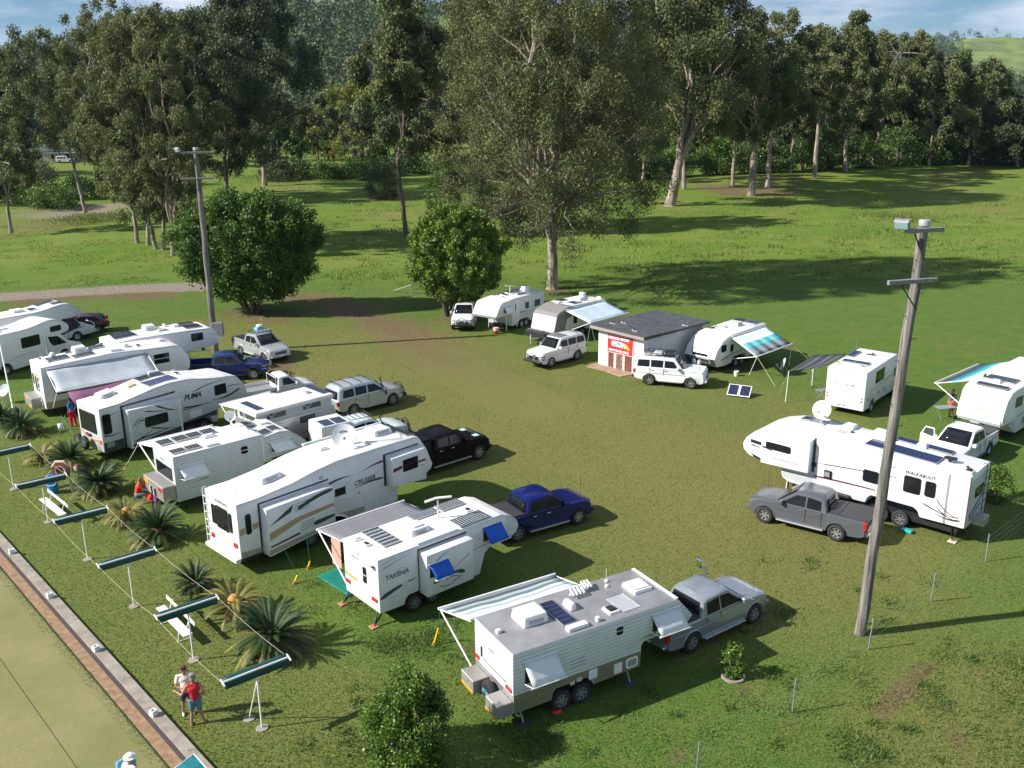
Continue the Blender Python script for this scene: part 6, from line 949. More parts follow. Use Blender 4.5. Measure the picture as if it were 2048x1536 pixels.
for y0,y1,m in ((-1.08,-.60,brd),(-.33,.22,mat('peeling_boards',(.26,.13,.09),.9,amt=.9,scale=5,bump=.5)),(.45,1.06,brd)): wallbox('door_board',SL-.06,SL-.02,y0,y1,.02,2.3,m=m)
for y0,y1 in ((-.58,-.35),(.24,.43)): wallbox('door_post',SL-.08,SL+.0,y0,y1,.0,2.3,m=mat('cream_post',(.68,.62,.50),.7))
wallbox('interior_shade',SL-.5,SL-.15,-1.08,1.08,2.3,2.44,m=black); wallbox('foundation',-.05,SL+.04,-2.1,2.16,-.05,.06,m=conc)  # black slab stands in for the shade inside, above the doors
rm=ribbed('aged_iron_roof',(.14,.147,.157),.5,1.,.45,.3,axis='X',amt=.5)
for n_ in rm.node_tree.nodes:
    if n_.type=='TEX_WAVE': n_.bands_direction='Y'; n_.inputs['Scale'].default_value=.31416/.24
bm=bmesh.new(); ra=[(-.4,-2.5,2.78),(SL+.45,-2.5,2.86),(SL+.45,2.5,2.86),(-.4,2.5,2.78)]; lo=[bm.verts.new(q) for q in ra]; hi=[bm.verts.new((q[0],q[1],q[2]+.05)) for q in ra]; bm.faces.new(lo[::-1]); bm.faces.new(hi); [bm.faces.new((lo[i],lo[(i+1)%4],hi[(i+1)%4],hi[i])) for i in range(4)]
rf=fin('roof',bm,rm,sh); wallbox('fascia',SL+.40,SL+.46,-2.48,2.48,2.66,2.855,m=mat('weathered_fascia',(.30,.27,.24),.8)); box('gutter',(-.35,SL+.39,2.42,2.50,2.66,2.775),mat('rusty_edge',(.10,.075,.065),.7),sh,.01); 
for y in (-1.5,0,1.5): wallbox('rafter',0,SL+.38,y-.04,y+.04,2.665,2.775,m=mat('rafter_timber',(.25,.21,.18),.8))
for x,y in ((5.9,.6),(5.4,-1.9),(2.2,2.0),(4.7,-1.5)): tubes('roof_litter',[[(x,y,2.93),(x+.3,y+.35,2.95),(x+.15,y+.6,2.93)]],.03,mat('pale_twig',(.5,.5,.48),.7),rf,5)
ap=prism('concrete_apron',[(SL+.02,-2.3),(SL+1.1,-2.2),(SL+1.0,-.4),(SL+1.25,1.2),(SL+.02,1.4)],.0,.05,mat('pink_concrete',(.36,.24,.17),.9,amt=.3,scale=3,bump=.4),sh,'z')
bmr=mat('banner_red',(.62,.025,.035),.5,amt=.05); bn_=prism('banner',[(-1.18,1.13),(1.22,1.19),(1.27,2.52),(-1.18,2.42)],SL+.03,SL+.055,wpaint,sh,'x'); prism('banner_face',[(-1.14,1.17),(1.18,1.23),(1.23,2.48),(-1.14,2.38)],SL+.05,SL+.062,bmr,bn_,'x')
textmesh('lettering','CHAPTER 82 CMCA',.22,wpaint,bn_,(SL+.068,-1.02,1.27),(0,1,.02),(0,0,1),.004,bold=.008,space=.98)
t1=textmesh('lettering','CRUISABLE  ANGLERS',.21,mat('lettering_outline',(.75,.82,.88),.5),bn_,(SL+.066,-1.06,2.13),(0,1,.03),(0,0,1),.003,bold=.02,space=.92); textmesh('lettering','CRUISABLE  ANGLERS',.21,mat('lettering_blue',(.03,.12,.40),.5),bn_,(SL+.072,-1.06,2.13),(0,1,.03),(0,0,1),.002,bold=-.004,space=.92)
prism('banner_van',[(-.72,1.66),(-.76,1.95),(-.6,2.02),(.2,2.03),(.42,1.92),(.5,1.78),(.48,1.64)],SL+.06,SL+.07,wpaint,bn_,'x'); prism('banner_flame',[(.3,2.0),(.62,1.95),(.86,1.74),(1.0,1.60),(.84,1.62),(.78,1.54),(.66,1.66),(.5,1.60),(.52,1.78)],SL+.06,SL+.069,mat('flame_yellow',(.85,.45,.05),.5),bn_,'x')
for y in (-.48,.30): prism('banner_wheel',[(y+.13*cos(2*PI*k/16),1.66+.13*sin(2*PI*k/16)) for k in range(16)],SL+.066,SL+.076,black,bn_,'x'); prism('banner_hub',[(y+.06*cos(2*PI*k/12),1.66+.06*sin(2*PI*k/12)) for k in range(12)],SL+.074,SL+.08,wpaint,bn_,'x')
prism('banner_window',[(-.2,1.84),(.15,1.85),(.05,1.93),(-.25,1.92)],SL+.068,SL+.074,black,bn_,'x')
# ------------------------------------------------------------------ loose camp gear
q=G(1575,805); sd=thing('satellite_dish','grey satellite dish on a tripod in front of the striped shade sail','satellite dish',(*G(1567,750)[:2],0)); make_dish(sd,(0,0,.75),.45,R(-8),.35,'',mat('grey_dish',(.45,.48,.5),.4))
for k in range(3): tubes('tripod_leg',[[(0,0,.7),(.4*cos(k*2.1),.4*sin(k*2.1),0)]],.02,grey,sd,6)
c0,c1_,c2_,c3_=G(1560+75/4.1967,680+258/4.1967,2.0),G(1560+330/4.1967,680+235/4.1967,2.15),G(1560+565/4.1967,680+115/4.1967,2.55),G(1560+290/4.1967,680+125/4.1967,2.1)
rows=[[Vector(c0).lerp(Vector(c1_),k/6)*(1-j/5)+Vector(c3_).lerp(Vector(c2_),k/6)*(j/5)-Vector((0,0,.12*sin(PI*k/6)*sin(PI*j/5))) for k in range(7)] for j in range(6)]
ss=thing('shade_sail','dark pinstriped shade sail on thin poles beside the boxy motorhome','shade sail',(0,0,0)); quadmesh('sail',rows,striped('sail_stripes',[(0,(.05,.05,.055)),(.2,(.12,.12,.13)),(.3,(.045,.045,.05)),(.5,(.11,.11,.12)),(.62,(.05,.05,.055)),(.8,(.12,.12,.13)),(.9,(.05,.05,.055))],0),ss,.01)
for nm_,a,b_ in (('pole',c0,G(1560+45/4.1967,680+520/4.1967)),('guy_rope',c0,G(1560-5/4.1967,680+450/4.1967)),('pole',G(1560+270/4.1967,680+250/4.1967,2.1),G(1560+262/4.1967,680+385/4.1967)),('pole',c3_,(c3_.x,c3_.y,0)),('guy_rope',Vector(c0)*.5+Vector(c3_)*.5,G(1560+235/4.1967,680+310/4.1967))): tubes(nm_,[[a,b_]],.022 if nm_=='pole' else .01,wpaint if nm_=='pole' else mat('yellow_rope',(.55,.52,.30),.8),ss,6)
fp=thing('folding_solar_panel','pair of portable solar panels with white frames lying tilted on the grass','solar panel',(*G(1478,792)[:2],0),R(-25))
for s,nm_ in ((-1,'panel'),(1,'panel')):
    x0=-.72 if s<0 else .02; r_=[[(x0,-.35,.10),(x0+.70,-.35,.10)],[(x0,.38,.62),(x0+.70,.38,.62)]]; o=quadmesh('panel',r_,wpaint,fp,.03,False); i=.05; quadmesh('solar_cells',[[(x0+i,-.31,.145),(x0+.70-i,-.31,.145)],[(x0+i,.34,.61),(x0+.70-i,.34,.61)]],S_blue,o,.004,False)
tubes('rear_leg',[[(-.6,.36,.6),(-.6,.6,0)],[(.6,.36,.6),(.6,.6,0)]],.015,alloy,fp,6)
q=G(1472,752); o=thing('bucket','white bucket under the teal chequered awning','bucket',(q.x,q.y,0)); bm=bmesh.new(); lathe(bm,[(0,0),(.13,0),(.17,.34),(.155,.34),(.12,.02),(0,.02)],'z',18); fin('pail',bm,wpaint,o,auto=50); tubes('handle',[[(.17*cos(t*PI/8),0,.34+.12*sin(t*PI/8)) for t in range(9)]],.006,grey,o,5)
def table(label,q,h,rz,m,L_=1.2,W_=.6):
    o=thing('folding_table',label,'table',(q.x,q.y,0),rz); box('table_top',(-L_/2,L_/2,-W_/2,W_/2,h-.03,h),m,o,.01)
    for s in (-1,1): tubes('leg',[[(s*L_*.42,-W_*.4,h-.03),(s*L_*.3,W_*.4,0)],[(s*L_*.42,W_*.4,h-.03),(s*L_*.3,-W_*.4,0)]],.015,alloy,o,6)
    return o
table('grey folding table beside the person under the teal banded awning',G(1560+1380/4.1967,680+660/4.1967),.75,R(10),mat('grey_table',(.25,.28,.31),.4)); table('small silver camp table at the rear corner of the boxy motorhome',G(1560+335/4.1967,680+505/4.1967),.72,R(50),steel,.8,.5)
q=[G(600+105/3.2,920+745/3.2),G(600+320/3.2,920+880/3.2),G(600+420/3.2,920+800/3.2),G(600+245/3.2,920+690/3.2)]
bm=bmesh.new(); n=10; gv=[[bm.verts.new(Vector(q[0]).lerp(Vector(q[1]),i/n)*(1-j/n)+Vector(q[3]).lerp(Vector(q[2]),i/n)*(j/n)+Vector((0,0,.025+.012*sin(i*1.9+j)*cos(j*2.1)))) for j in range(n+1)] for i in range(n+1)]
for i in range(n):
    for j in range(n): bm.faces.new((gv[i][j],gv[i][j+1],gv[i+1][j+1],gv[i+1][j]))
o=fin('ground_mat',bm,mat('jade_matting',(.0,.19,.14),.8,amt=.25,scale=7,bump=.4),sm=True); tag(o,'jade green ground mat beside the van numbered 40','mat'); o.modifiers.new('s','SOLIDIFY').thickness=.01
yl=mat('yellow_plastic',(.80,.55,.0),.4); rope=mat('green_rope',(.02,.16,.14),.7)
def peg(label,b_,t,zt,top): 
    a=G(*b_); c=G(*t,zt); o=thing('strap_spring',label,'tie-down',(a.x,a.y,0)); d=Vector((c.x-a.x,c.y-a.y,zt)); tubes('tube',[[(0,0,.02),d]],.035,yl,o,8); tubes('peg',[[(0,0,.12),(-.02,0,-.02)]],.05,mat('orange_peg',(.6,.25,.02),.5),o,6); tubes('strap',[[d,Vector(top)-Vector((a.x,a.y,0))]],.012,rope,o,5); return o
def lw(v,x,y,z): c,s=cos(v.r.rotation_euler.z),sin(v.r.rotation_euler.z); return (v.r.location.x+c*x-s*y,v.r.location.y+s*x+c*y,z)
peg('yellow tie-down at the corner of the near teal striped awning',(868,1290),(877,1256),.62,lw(NEAR,-.2,3.4,1.95))
peg('yellow tie-down beside the grey pinstriped awning, upper one',(616,1138),(620,1122),.30,lw(TAK,-.1,3.9,2.0)); peg('yellow tie-down on open grass, left of the jade green mat',(588,1168),(595,1150),.30,lw(TAK,-1.,4.,1.4))
q=G(575/5.12+880,600/5.12+550); o=thing('bucket','red and white bucket under the nose of the rear white fifth wheeler','bucket',(q.x,q.y,0)); bm=bmesh.new(); lathe(bm,[(0,0),(.17,0),(.22,.25)],'z',16,cap=False); fin('pail',bm,red,o,auto=50); bm=bmesh.new(); lathe(bm,[(.22,.25),(.24,.5),(0,.5)],'z',16,cap=False); fin('pail_top',bm,mat('pink_white_plastic',(.75,.5,.5),.5),o,auto=50)
o=thing('clothes_airer','folding clothes airer with a white cloth under the plum shade cloth','clothes airer',(*G(132,868)[:2],0),R(20)); tubes('airer_frame',[[(-.4,-.3,0),(.1,.1,1.1)],[(.4,-.3,0),(-.1,.1,1.1)],[(-.4,.5,0),(.1,.1,1.1)],[(.4,.5,0),(-.1,.1,1.1)]],.015,alloy,o,6); quadmesh('white_cloth',[[(-.35,-.28,.75),(-.05,-.28,.8)],[(-.30,-.25,.3),(-.02,-.27,.35)]],canvas,o,.01)
# ================================================================== TREES
barkw=mat('pale_gum_bark',(.33,.27,.215),.9,amt=.75,scale=1.6,bump=.7); barkd=mat('dark_gum_bark',(.15,.11,.09),.95,amt=.4,scale=2,bump=.6); barkf=mat('fig_bark',(.12,.10,.075),.95,amt=.4,scale=3,bump=.5)
for bk in (barkw,barkd):
    nt=bk.node_tree; n_=[x for x in nt.nodes if x.type=='TEX_NOISE'][0]; m_=nn(nt,'ShaderNodeMapping'); m_.inputs['Scale'].default_value=(2.2,2.2,.35); t_=[x for x in nt.nodes if x.type=='TEX_COORD'][0]; nt.links.new(t_.outputs['Object'],m_.inputs[0]); nt.links.new(m_.outputs[0],n_.inputs['Vector'])
LEAF={'gum':leafmat('gum_leaves',(.044,.066,.020),(.178,.205,.066),.25,.65),'gum2':leafmat('olive_gum_leaves',(.054,.074,.022),(.215,.232,.075),.25,.65),'gumd':leafmat('dark_gum_leaves',(.028,.046,.016),(.115,.140,.048),.22,.65),
 'fig':leafmat('fig_leaves',(.020,.065,.008),(.125,.220,.022),.22,.6),'fig2':leafmat('light_fig_leaves',(.040,.095,.010),(.215,.310,.030),.25,.5),'bush':leafmat('bush_leaves',(.020,.062,.010),(.110,.180,.030),.22,.5),'bright':leafmat('bright_leaves',(.03,.09,.01),(.14,.22,.025),.28,.5),
 'yellow':leafmat('yellow_green_leaves',(.06,.10,.010),(.33,.34,.045),.25,.5),'pine':leafmat('pine_leaves',(.008,.018,.010),(.028,.042,.020),.1,.6),'shrub':leafmat('shrub_leaves',(.025,.080,.010),(.17,.27,.035),.28,.4),'forest':leafmat('forest_leaves',(.020,.042,.014),(.085,.115,.040),.2,.6)}
def leafcloud(name,C,N,s,m,parent,droop=.35,var=None,seed=0,spread=None,asp=.5):
    """C: clump centres (k,4: x,y,z,radius); leaf sized rhombs scattered through every clump"""
    rg=np.random.default_rng(seed); C=np.asarray(C,float); k=len(C); w=C[:,3]**2.2; pick=rg.choice(k,N,p=w/w.sum()); c=C[pick]
    d=rg.normal(0,1,(N,3)); d/=np.linalg.norm(d,axis=1)[:,None]; rr_=rg.uniform(.1,1,N)**.7*1.12; d[:,2]*=1.15; p=c[:,:3]+d*(rr_*c[:,3])[:,None]
    u=rg.normal(0,1,(N,3)); u[:,2]-=droop*2.2; u/=np.linalg.norm(u,axis=1)[:,None]; t=rg.normal(0,1,(N,3)); t+=d*.8; v=np.cross(u,t); v/=np.linalg.norm(v,axis=1)[:,None]
    L_=s*rg.uniform(.6,1.35,N)[:,None]; V=np.stack([p,p+u*L_*.5+v*L_*asp*.5,p+u*L_,p+u*L_*.5-v*L_*asp*.5],1).reshape(-1,3)
    me=npmesh(name,V,np.arange(4*N).reshape(-1,4)); cv=rg.uniform(0,1,k); attr(me,'var',np.clip(.55*cv[pick]+.33*rg.uniform(0,1,N)+.06+.08*d[:,2],0,1),'FACE'); return link(name,me,parent,m)
def limb(bm,a,b,r0,r1,rg,n=5,wob=.06,seg=6,sagz=0.):
    a=Vector(a); b=Vector(b); L_=(b-a).length; pts=[]
    for i in range(n+1):
        t=i/n; o=Vector((rg.uniform(-1,1),rg.uniform(-1,1),rg.uniform(-.5,.5)))*wob*L_*sin(PI*t); pts.append(a.lerp(b,t)+o+Vector((0,0,sagz*L_*sin(PI*t))))
    tube(bm,pts,[r0+(r1-r0)*i/n for i in range(n+1)],seg,False); return pts
def gum_parts(H,cw,seed,leaf='gum',bark=barkw,cb=.35,nl=16000,ls=.34,nclump=70,tr=.35,stems=1,shape='oval',lean=(0,0),root=None,multi=.5,rcs=1.,fan=0):
    """trunk + crown meshes of a gum tree of height H and crown width cw"""
    rg=random.Random(seed); bm=bmesh.new(); rx=cw/2; C=[]; zc0=H*cb
    def env(z):
        t=(z-zc0)/(H-zc0); t=min(max(t,0),1)
        if shape=='oval': return rx*(sin(PI*(.12+.80*t**.85)))**.7
        if shape=='cone': return rx*(1-t)**.75*min(1,.45+t*5)
        if shape=='broad': return rx*(sin(PI*(.22+.70*t**.7)))**.55
        return rx
    tops=[]
    for s in range(stems):
        a=rg.uniform(0,2*PI); off=Vector((cos(a),sin(a),0))*(.0 if stems==1 else tr*2.2*s**.7)
        fork=H*(cb*.75+rg.uniform(0,.12)); tip=Vector((lean[0]+off.x*1.8+rg.uniform(-.06,.06)*cw,lean[1]+off.y*1.8+rg.uniform(-.06,.06)*cw,H*.86)); bot=off+Vector((0,0,-.15)); mid=bot.lerp(tip,fork/H)+Vector((rg.uniform(-.02,.02)*H,rg.uniform(-.02,.02)*H,0))
        r=tr*(1 if stems==1 else .75)
        tube(bm,[bot+Vector((0,0,0)),bot+Vector((0,0,.5))],[r*1.5,r*1.12],9,False); limb(bm,bot+Vector((0,0,.45)),mid,r*1.12,r*.78,rg,6,.012,9); lt=limb(bm,mid,tip,r*.78,r*.16,rg,7,.05,7); tops+=[(lt[i],r*(.74-.09*i)) for i in range(1,6)]
        for k in range(fan):
            a=2*PI*k/fan+rg.uniform(-.3,.3); b0=bot.lerp(mid,rg.uniform(.72,1.)); z=H*rg.uniform(.68,.95); e=env(z)*rg.uniform(.35,.85); tgt=Vector((cos(a)*e,sin(a)*e,z)); pts_=limb(bm,b0,tgt,r*.50,r*.12,rg,8,.05,7,-.02); tops+=[(q,r*.3) for q in pts_[2:]]
            for q in pts_[3:7:2]: zz=min(H*.95,q.z+rg.uniform(.1,.25)*H); tt=q.lerp(Vector((q.x*1.35,q.y*1.35,zz)),1); tops+=[(w_,r*.15) for w_ in limb(bm,q,tt,r*.2,r*.05,rg,5,.07,5)[2:]]
        for k in range(int(4+6*multi)):
            b0,rb=rg.choice(tops[-5:]); b0=mid if k<int(5*multi) else b0; a=rg.uniform(0,2*PI); z=rg.uniform(zc0+.15*(H-zc0),H*.93); e=env(z)*rg.uniform(.55,.9); tgt=Vector((lean[0]*z/H+cos(a)*e,lean[1]*z/H+sin(a)*e,max(z,b0.z+1)))
            tops+= [(q,r*.16) for q in limb(bm,b0,tgt,r*.42,r*.07,rg,6,.08,5,.02)[2:]]
    for k in range(nclump):
        t=rg.random()**.8; z=zc0+(H-zc0)*t*.98; e=env(z); a=rg.uniform(0,2*PI); q=e*(rg.random()**.42); rc=rcs*(.045+.045*rg.random())*max(cw,H*.5)*(.75 if z>H*.85 else 1); p=Vector((lean[0]*z/H+cos(a)*q,lean[1]*z/H+sin(a)*q,min(z,H-rc*.6))); C.append((*p,rc))
        if k%2==0 or rcs<1:
            b0=min(tops,key=lambda w:(w[0]-p).length+3*max(0,w[0].z-p.z+.7*math.hypot(w[0].x-p.x,w[0].y-p.y)))[0]
            if (b0-p).length<cw: limb(bm,b0,p,tr*.15,tr*.045,rg,3,.08,4)
    t=fin('trunk',bm,bark,root,auto=60); c=leafcloud('crown',C,int(nl*(1.6 if nl<100000 else 1)),ls,LEAF[leaf],root,.5,seed=seed); return t,c
TI=[0]
def gum(label,base,top,wpx,leaf='gum',nl=16000,cb=.35,name='gum_tree',bark=None,grp=None,cat='tree',**k):
    b_=G(*base); H=height_at(b_,top); sc_=scale_at(b_); TI[0]+=1; ls=k.pop('ls',min(.55,max(.22,2.3/ sc_*2))) 
    o=thing(name,label,cat,(b_.x,b_.y,-.1),0,grp); gum_parts(H,wpx/sc_,TI[0]*13+5,leaf,bark or barkw,cb,nl,ls,root=o,**k); return o
def fig(label,base,cx0,cx1,top,bot,leaf,n,ls=.24,fy=1.):
    b_=G(*base); sc_=scale_at(b_); H=height_at(b_,top); hb=height_at(b_,bot) if bot<base[1] else .6; r=(cx1-cx0)/2/sc_; off=((cx0+cx1)/2-base[0])/sc_; o=thing('fig_tree',label,'tree',(b_.x,b_.y,-.05)); rg=random.Random(n); C=[]; cz=(H+hb)/2; rz=(H-hb)/2
    while len(C)<420:
        a=rg.uniform(0,2*PI); u=rg.uniform(-1,1); q=rg.random()**.14; rho=(1-abs(u)**2.3)**.5; w_=rg.uniform(.74,1.08); x,y,z=off+r*w_*q*rho*cos(a),fy*r*w_*q*rho*sin(a)+(1-fy)*1.5,cz+rz*.93*u*q; rc=rg.uniform(.7,1.35)*r*.088; C.append((x,y,z,rc))
    bm=bmesh.new(); 
    for k in range(5): a=k*1.3; limb(bm,(.12*cos(a),.12*sin(a),-.2),(off*.3+1.6*cos(a),1.6*sin(a),hb+1.6),.22,.12,rg,4,.05,8)
    for k in range(16): c=C[rg.randrange(len(C))]; limb(bm,(off*.3+rg.uniform(-1,1),rg.uniform(-1,1),hb+1.2),c[:3],.12,.03,rg,4,.06,5)
    fin('trunk',bm,barkf,o,auto=60); leafcloud('crown',C,n,ls,LEAF[leaf],o,.15,seed=n,asp=.6); return o
fig('big round dark green fig tree beside the dirt track, left of the two','x' and (505,627),352,648,376,606,'fig',90000,.23,.56); fig('smaller round yellow-green tree behind the rear white utility',(900,632),818,1012,404,606,'fig2',70000,.22)
# --- the named gums, from the big one in the middle outwards
gum('huge spreading gum tree in the middle, trunk behind the rear white fifth wheeler',(1105,578),-190,455,'gum2',225000,.16,tr=.52,nclump=620,shape='broad',ls=.215,multi=.6,rcs=.66,fan=10)
gum('slim tall gum with a bare straight trunk, between the two round trees',(812,472),-40,190,'gum',30000,.36,tr=.30,nclump=80,bark=barkd,ls=.42)
gum('gum tree behind the middle one, its crown filling the gap on the left',(968,462),-30,230,'gum2',60000,.20,tr=.38,nclump=170,bark=barkd,ls=.26)
for i,(bx,by,tp,w) in enumerate(((275,486,-10,190),(297,490,60,150),(312,498,-45,200),(327,500,30,170),(346,511,10,180))):
    gum(['leftmost pale trunked gum of the clump by the gravel road','short forked gum second from the left in the clump','tallest gum in the middle of the clump','gum fourth from the left in the clump','rightmost gum of the clump, nearest the big fig'][i],(bx,by),tp,w,['gum2','gum','gum2','gum','gum2'][i],27000,.13,tr=.26,nclump=110,ls=.27,rcs=.8,fan=3,grp='gums in the clump by the gravel road',lean=((-2.,0),(-1,1),(0,0),(1,0),(1.5,-1))[i])
gum('leaning gum with a thin crooked trunk beside the left road',(170,422),55,210,'gum',26000,.30,tr=.28,nclump=90,lean=(-4,0)); gum('small gum at the left edge beside the dirt bank',(22,462),235,150,'gum',12000,.35,tr=.25,nclump=50)
gum('dark gum behind the farther timber pole',(452,402),60,220,'gumd',36000,.16,tr=.4,nclump=120,bark=barkd,shape='broad'); gum('large dark gum with pale bare limbs, left of the yellow-green tree',(530,372),-45,245,'gumd',42000,.20,tr=.5,nclump=130,multi=1.5); gum('gum tree crowding the dark ones on the left skyline',(395,395),20,210,'gum',26000,.2,tr=.35,nclump=90)
gum('thin bare-trunked gum in front of the red shed far away',(640,352),190,110,'gum',8000,.5,tr=.25,nclump=35,bark=barkd); gum('broad yellow-green tree in the middle distance',(725,318),158,210,'yellow',34000,.12,tr=.4,nclump=110,bark=barkd,shape='broad',name='broadleaf_tree'); gum('dark rounded tree beside the thin bare-trunked gum',(565,338),232,110,'bush',12000,.08,tr=.3,nclump=50,bark=barkd,shape='broad',name='broadleaf_tree'); gum('dark green tree right of the yellow-green one',(800,322),185,140,'bush',14000,.1,tr=.3,nclump=50,bark=barkd,shape='broad',name='broadleaf_tree')
gum('thin white sapling with few leaves at the paddock edge',(1258,411),285,70,'gum',2600,.45,tr=.16,nclump=22); gum('great gum with a thick cream trunk, left end of the paddock row',(1340,412),-95,300,'gum',60000,.30,tr=.85,nclump=170,multi=1.4,lean=(3,0),ls=.42); gum('gum standing close behind the thick cream trunk',(1368,384),60,190,'gum2',20000,.34,tr=.4,nclump=70); gum('straight thin gum between the thick cream trunk and the broken one',(1465,376),90,130,'gumd',16000,.4,tr=.35,nclump=60)
gum('gum with a broken white stub trunk on bare earth',(1502,393),50,190,'gum',22000,.36,tr=.7,nclump=80,multi=1.); gum('tall gum right of the broken white one',(1535,380),18,180,'gum',22000,.36,tr=.5,nclump=80); gum('gum with a bright reddish trunk at the paddock edge',(1628,362),40,190,'gum2',28000,.36,tr=.5,nclump=90); gum('tall pointed gum, highest on the right skyline',(1690,348),15,170,'gum',28000,.25,tr=.45,nclump=90,shape='cone')
gum('pale-limbed gum right of the pointed one',(1745,332),62,190,'gum2',26000,.38,tr=.5,nclump=85,lean=(3,0)); gum('rounded gum, third from the right of the paddock row',(1858,336),102,170,'gum',22000,.22,tr=.4,nclump=80,shape='broad'); gum('broad gum second from the right of the paddock row',(1935,336),118,160,'gum',20000,.2,tr=.4,nclump=70,shape='broad'); gum('dark gum at the right edge of the paddock row',(2035,338),190,170,'gumd',20000,.12,tr=.4,nclump=70,shape='broad'); gum('thin gum in the shade behind the reddish trunk',(1580,352),70,120,'gumd',14000,.3,tr=.3,nclump=55); gum('gum behind the gap left of the thick cream trunk',(1285,368),75,170,'gumd',20000,.2,tr=.35,nclump=70)
# dark conifer at the left edge
o=gum('tall black-green conifer at the far left edge',(2,350),28,170,'pine',26000,.06,name='conifer',tr=.5,nclump=110,bark=barkd,shape='cone')
# --- bushes
def bush(label,base,top,wpx,leaf,n,ls=None,name='bush',grp=None,h=None):
    b_=G(*base); sc_=scale_at(b_); H=h or height_at(b_,top); r=wpx/2/sc_; TI[0]+=1; rg=random.Random(TI[0]*7); o=thing(name,label,'bush',(b_.x,b_.y,-.05),0,grp); C=[]
    for k in range(90): a=rg.uniform(0,2*PI); u=rg.random(); q=rg.random()**.4*max(.25,1-abs(1.9*u-.75)**2.4)**.5; C.append((r*.88*q*cos(a),r*.88*q*sin(a),H*(.07+.84*u),r*rg.uniform(.17,.26)))
    bm=bmesh.new()
    for k in range(7): c=C[rg.randrange(90)]; limb(bm,(0,0,-.1),c[:3],.02*H,.006*H,rg,3,.05,5)
    fin('stem',bm,barkf,o,auto=60); leafcloud('foliage',C,n,ls or max(.12,2.6/sc_*2),LEAF[leaf],o,.1,seed=TI[0],asp=.55); return o
bush('leafy green shrub at the bottom edge, left of the nearest caravan',(818,1522),1338,180,'shrub',30000,.10); bush('small leafy sapling ringed with bark behind the silver utility',(1466,1352),1284,48,'shrub',1100,.12,'sapling')
bush('leafy bush behind the rear ladder of the longest fifth wheeler',(1990,1000),925,70,'bright',1500,.14)
q=G(1466,1354); o=thing('garden_ring','low ring of bark and stones round the small leafy sapling','garden edging',(q.x,q.y,0)); bm=bmesh.new(); lathe(bm,[(.32,0),(.40,.0),(.40,.07),(.33,.08),(.32,0)],'z',18,cap=False); fin('ring',bm,conc,o,auto=50); bm=bmesh.new(); lathe(bm,[(.32,.03),(0,.06)],'z',12,cap=False); fin('mulch',bm,mat('bark_mulch',(.12,.06,.04),.95,amt=.5,scale=12,bump=.8),o)
bush('bright green bush in the gap behind the smaller round tree',(885,425),335,75,'fig',5000,.3); bush('dark thicket under the left side of the huge gum',(1000,432),345,130,'bush',9000,.3); bush('tangled dark bush at the foot of the slim tall gum',(765,398),330,80,'gumd',4000,.3); bush('grey-green thicket behind the smaller round tree',(1040,470),385,110,'gumd',6000,.3)
BL=['dark','dense','low','rounded','ragged']
spots=[(1235,362,262,110,'bush'),(1300,358,285,90,'bush'),(1360,355,270,80,'bright'),(1435,352,272,100,'bright'),(1500,350,262,100,'bush'),(1560,350,280,80,'bush'),(1605,346,262,90,'bush'),(1660,344,250,100,'bush'),(1720,340,262,100,'bush'),(1790,336,252,110,'bush'),(1850,334,270,90,'bush'),(1900,334,262,100,'bush'),(1960,334,258,110,'gumd'),(2020,334,262,110,'bush'),(2075,336,240,110,'bush')]
for i,(x,y,t,w,lf) in enumerate(spots): bush('%s green undergrowth bush behind the paddock fence line, number %s from the left'%(BL[i%5],['one','two','three','four','five','six','seven','eight','nine','ten','eleven','twelve','thirteen','fourteen','fifteen'][i]),(x,y),t,w,lf,6500,.42,grp='undergrowth behind the paddock')
spots=[(40,408,362,120,'bush'),(110,414,372,110,'bright'),(165,398,350,90,'bush'),(20,385,330,110,'bush'),(70,372,318,100,'gumd'),(250,372,300,110,'bush'),(330,372,300,110,'gumd')]
for i,(x,y,t,w,lf) in enumerate([(655,358,326,80,'bright'),(700,356,322,95,'bright'),(748,360,318,85,'bright'),(785,352,312,80,'bush'),(600,356,322,90,'bush'),(555,362,318,80,'gumd'),(830,346,306,80,'bush'),(880,348,300,90,'bush')]):
    bush(['bright','light','leafy','dark','shady','grey','deep green','last'][i]+' clump of weeds, '+['just right of the thin bare-trunked gum','second right of the thin bare-trunked gum','third right of the thin bare-trunked gum','behind the tangled dark bush','left of the thin bare-trunked gum','at the foot of the dark gums','right behind the slim tall gum','against the huge gum crown'][i],(x,y),t,w,lf,3500,.40,grp='shrubs in the middle distance')
nm=['nearest the left road bend','brightest one above the left road','beside the leaning gum','half cut by the left edge','in the shade under the conifer','left behind the clump of gums','right behind the clump of gums']
for i,(x,y,t,w,lf) in enumerate(spots): bush('roadside bush, %s'%nm[i],(x,y),t,w,lf,4500,.36,grp='bushes beyond the left road')
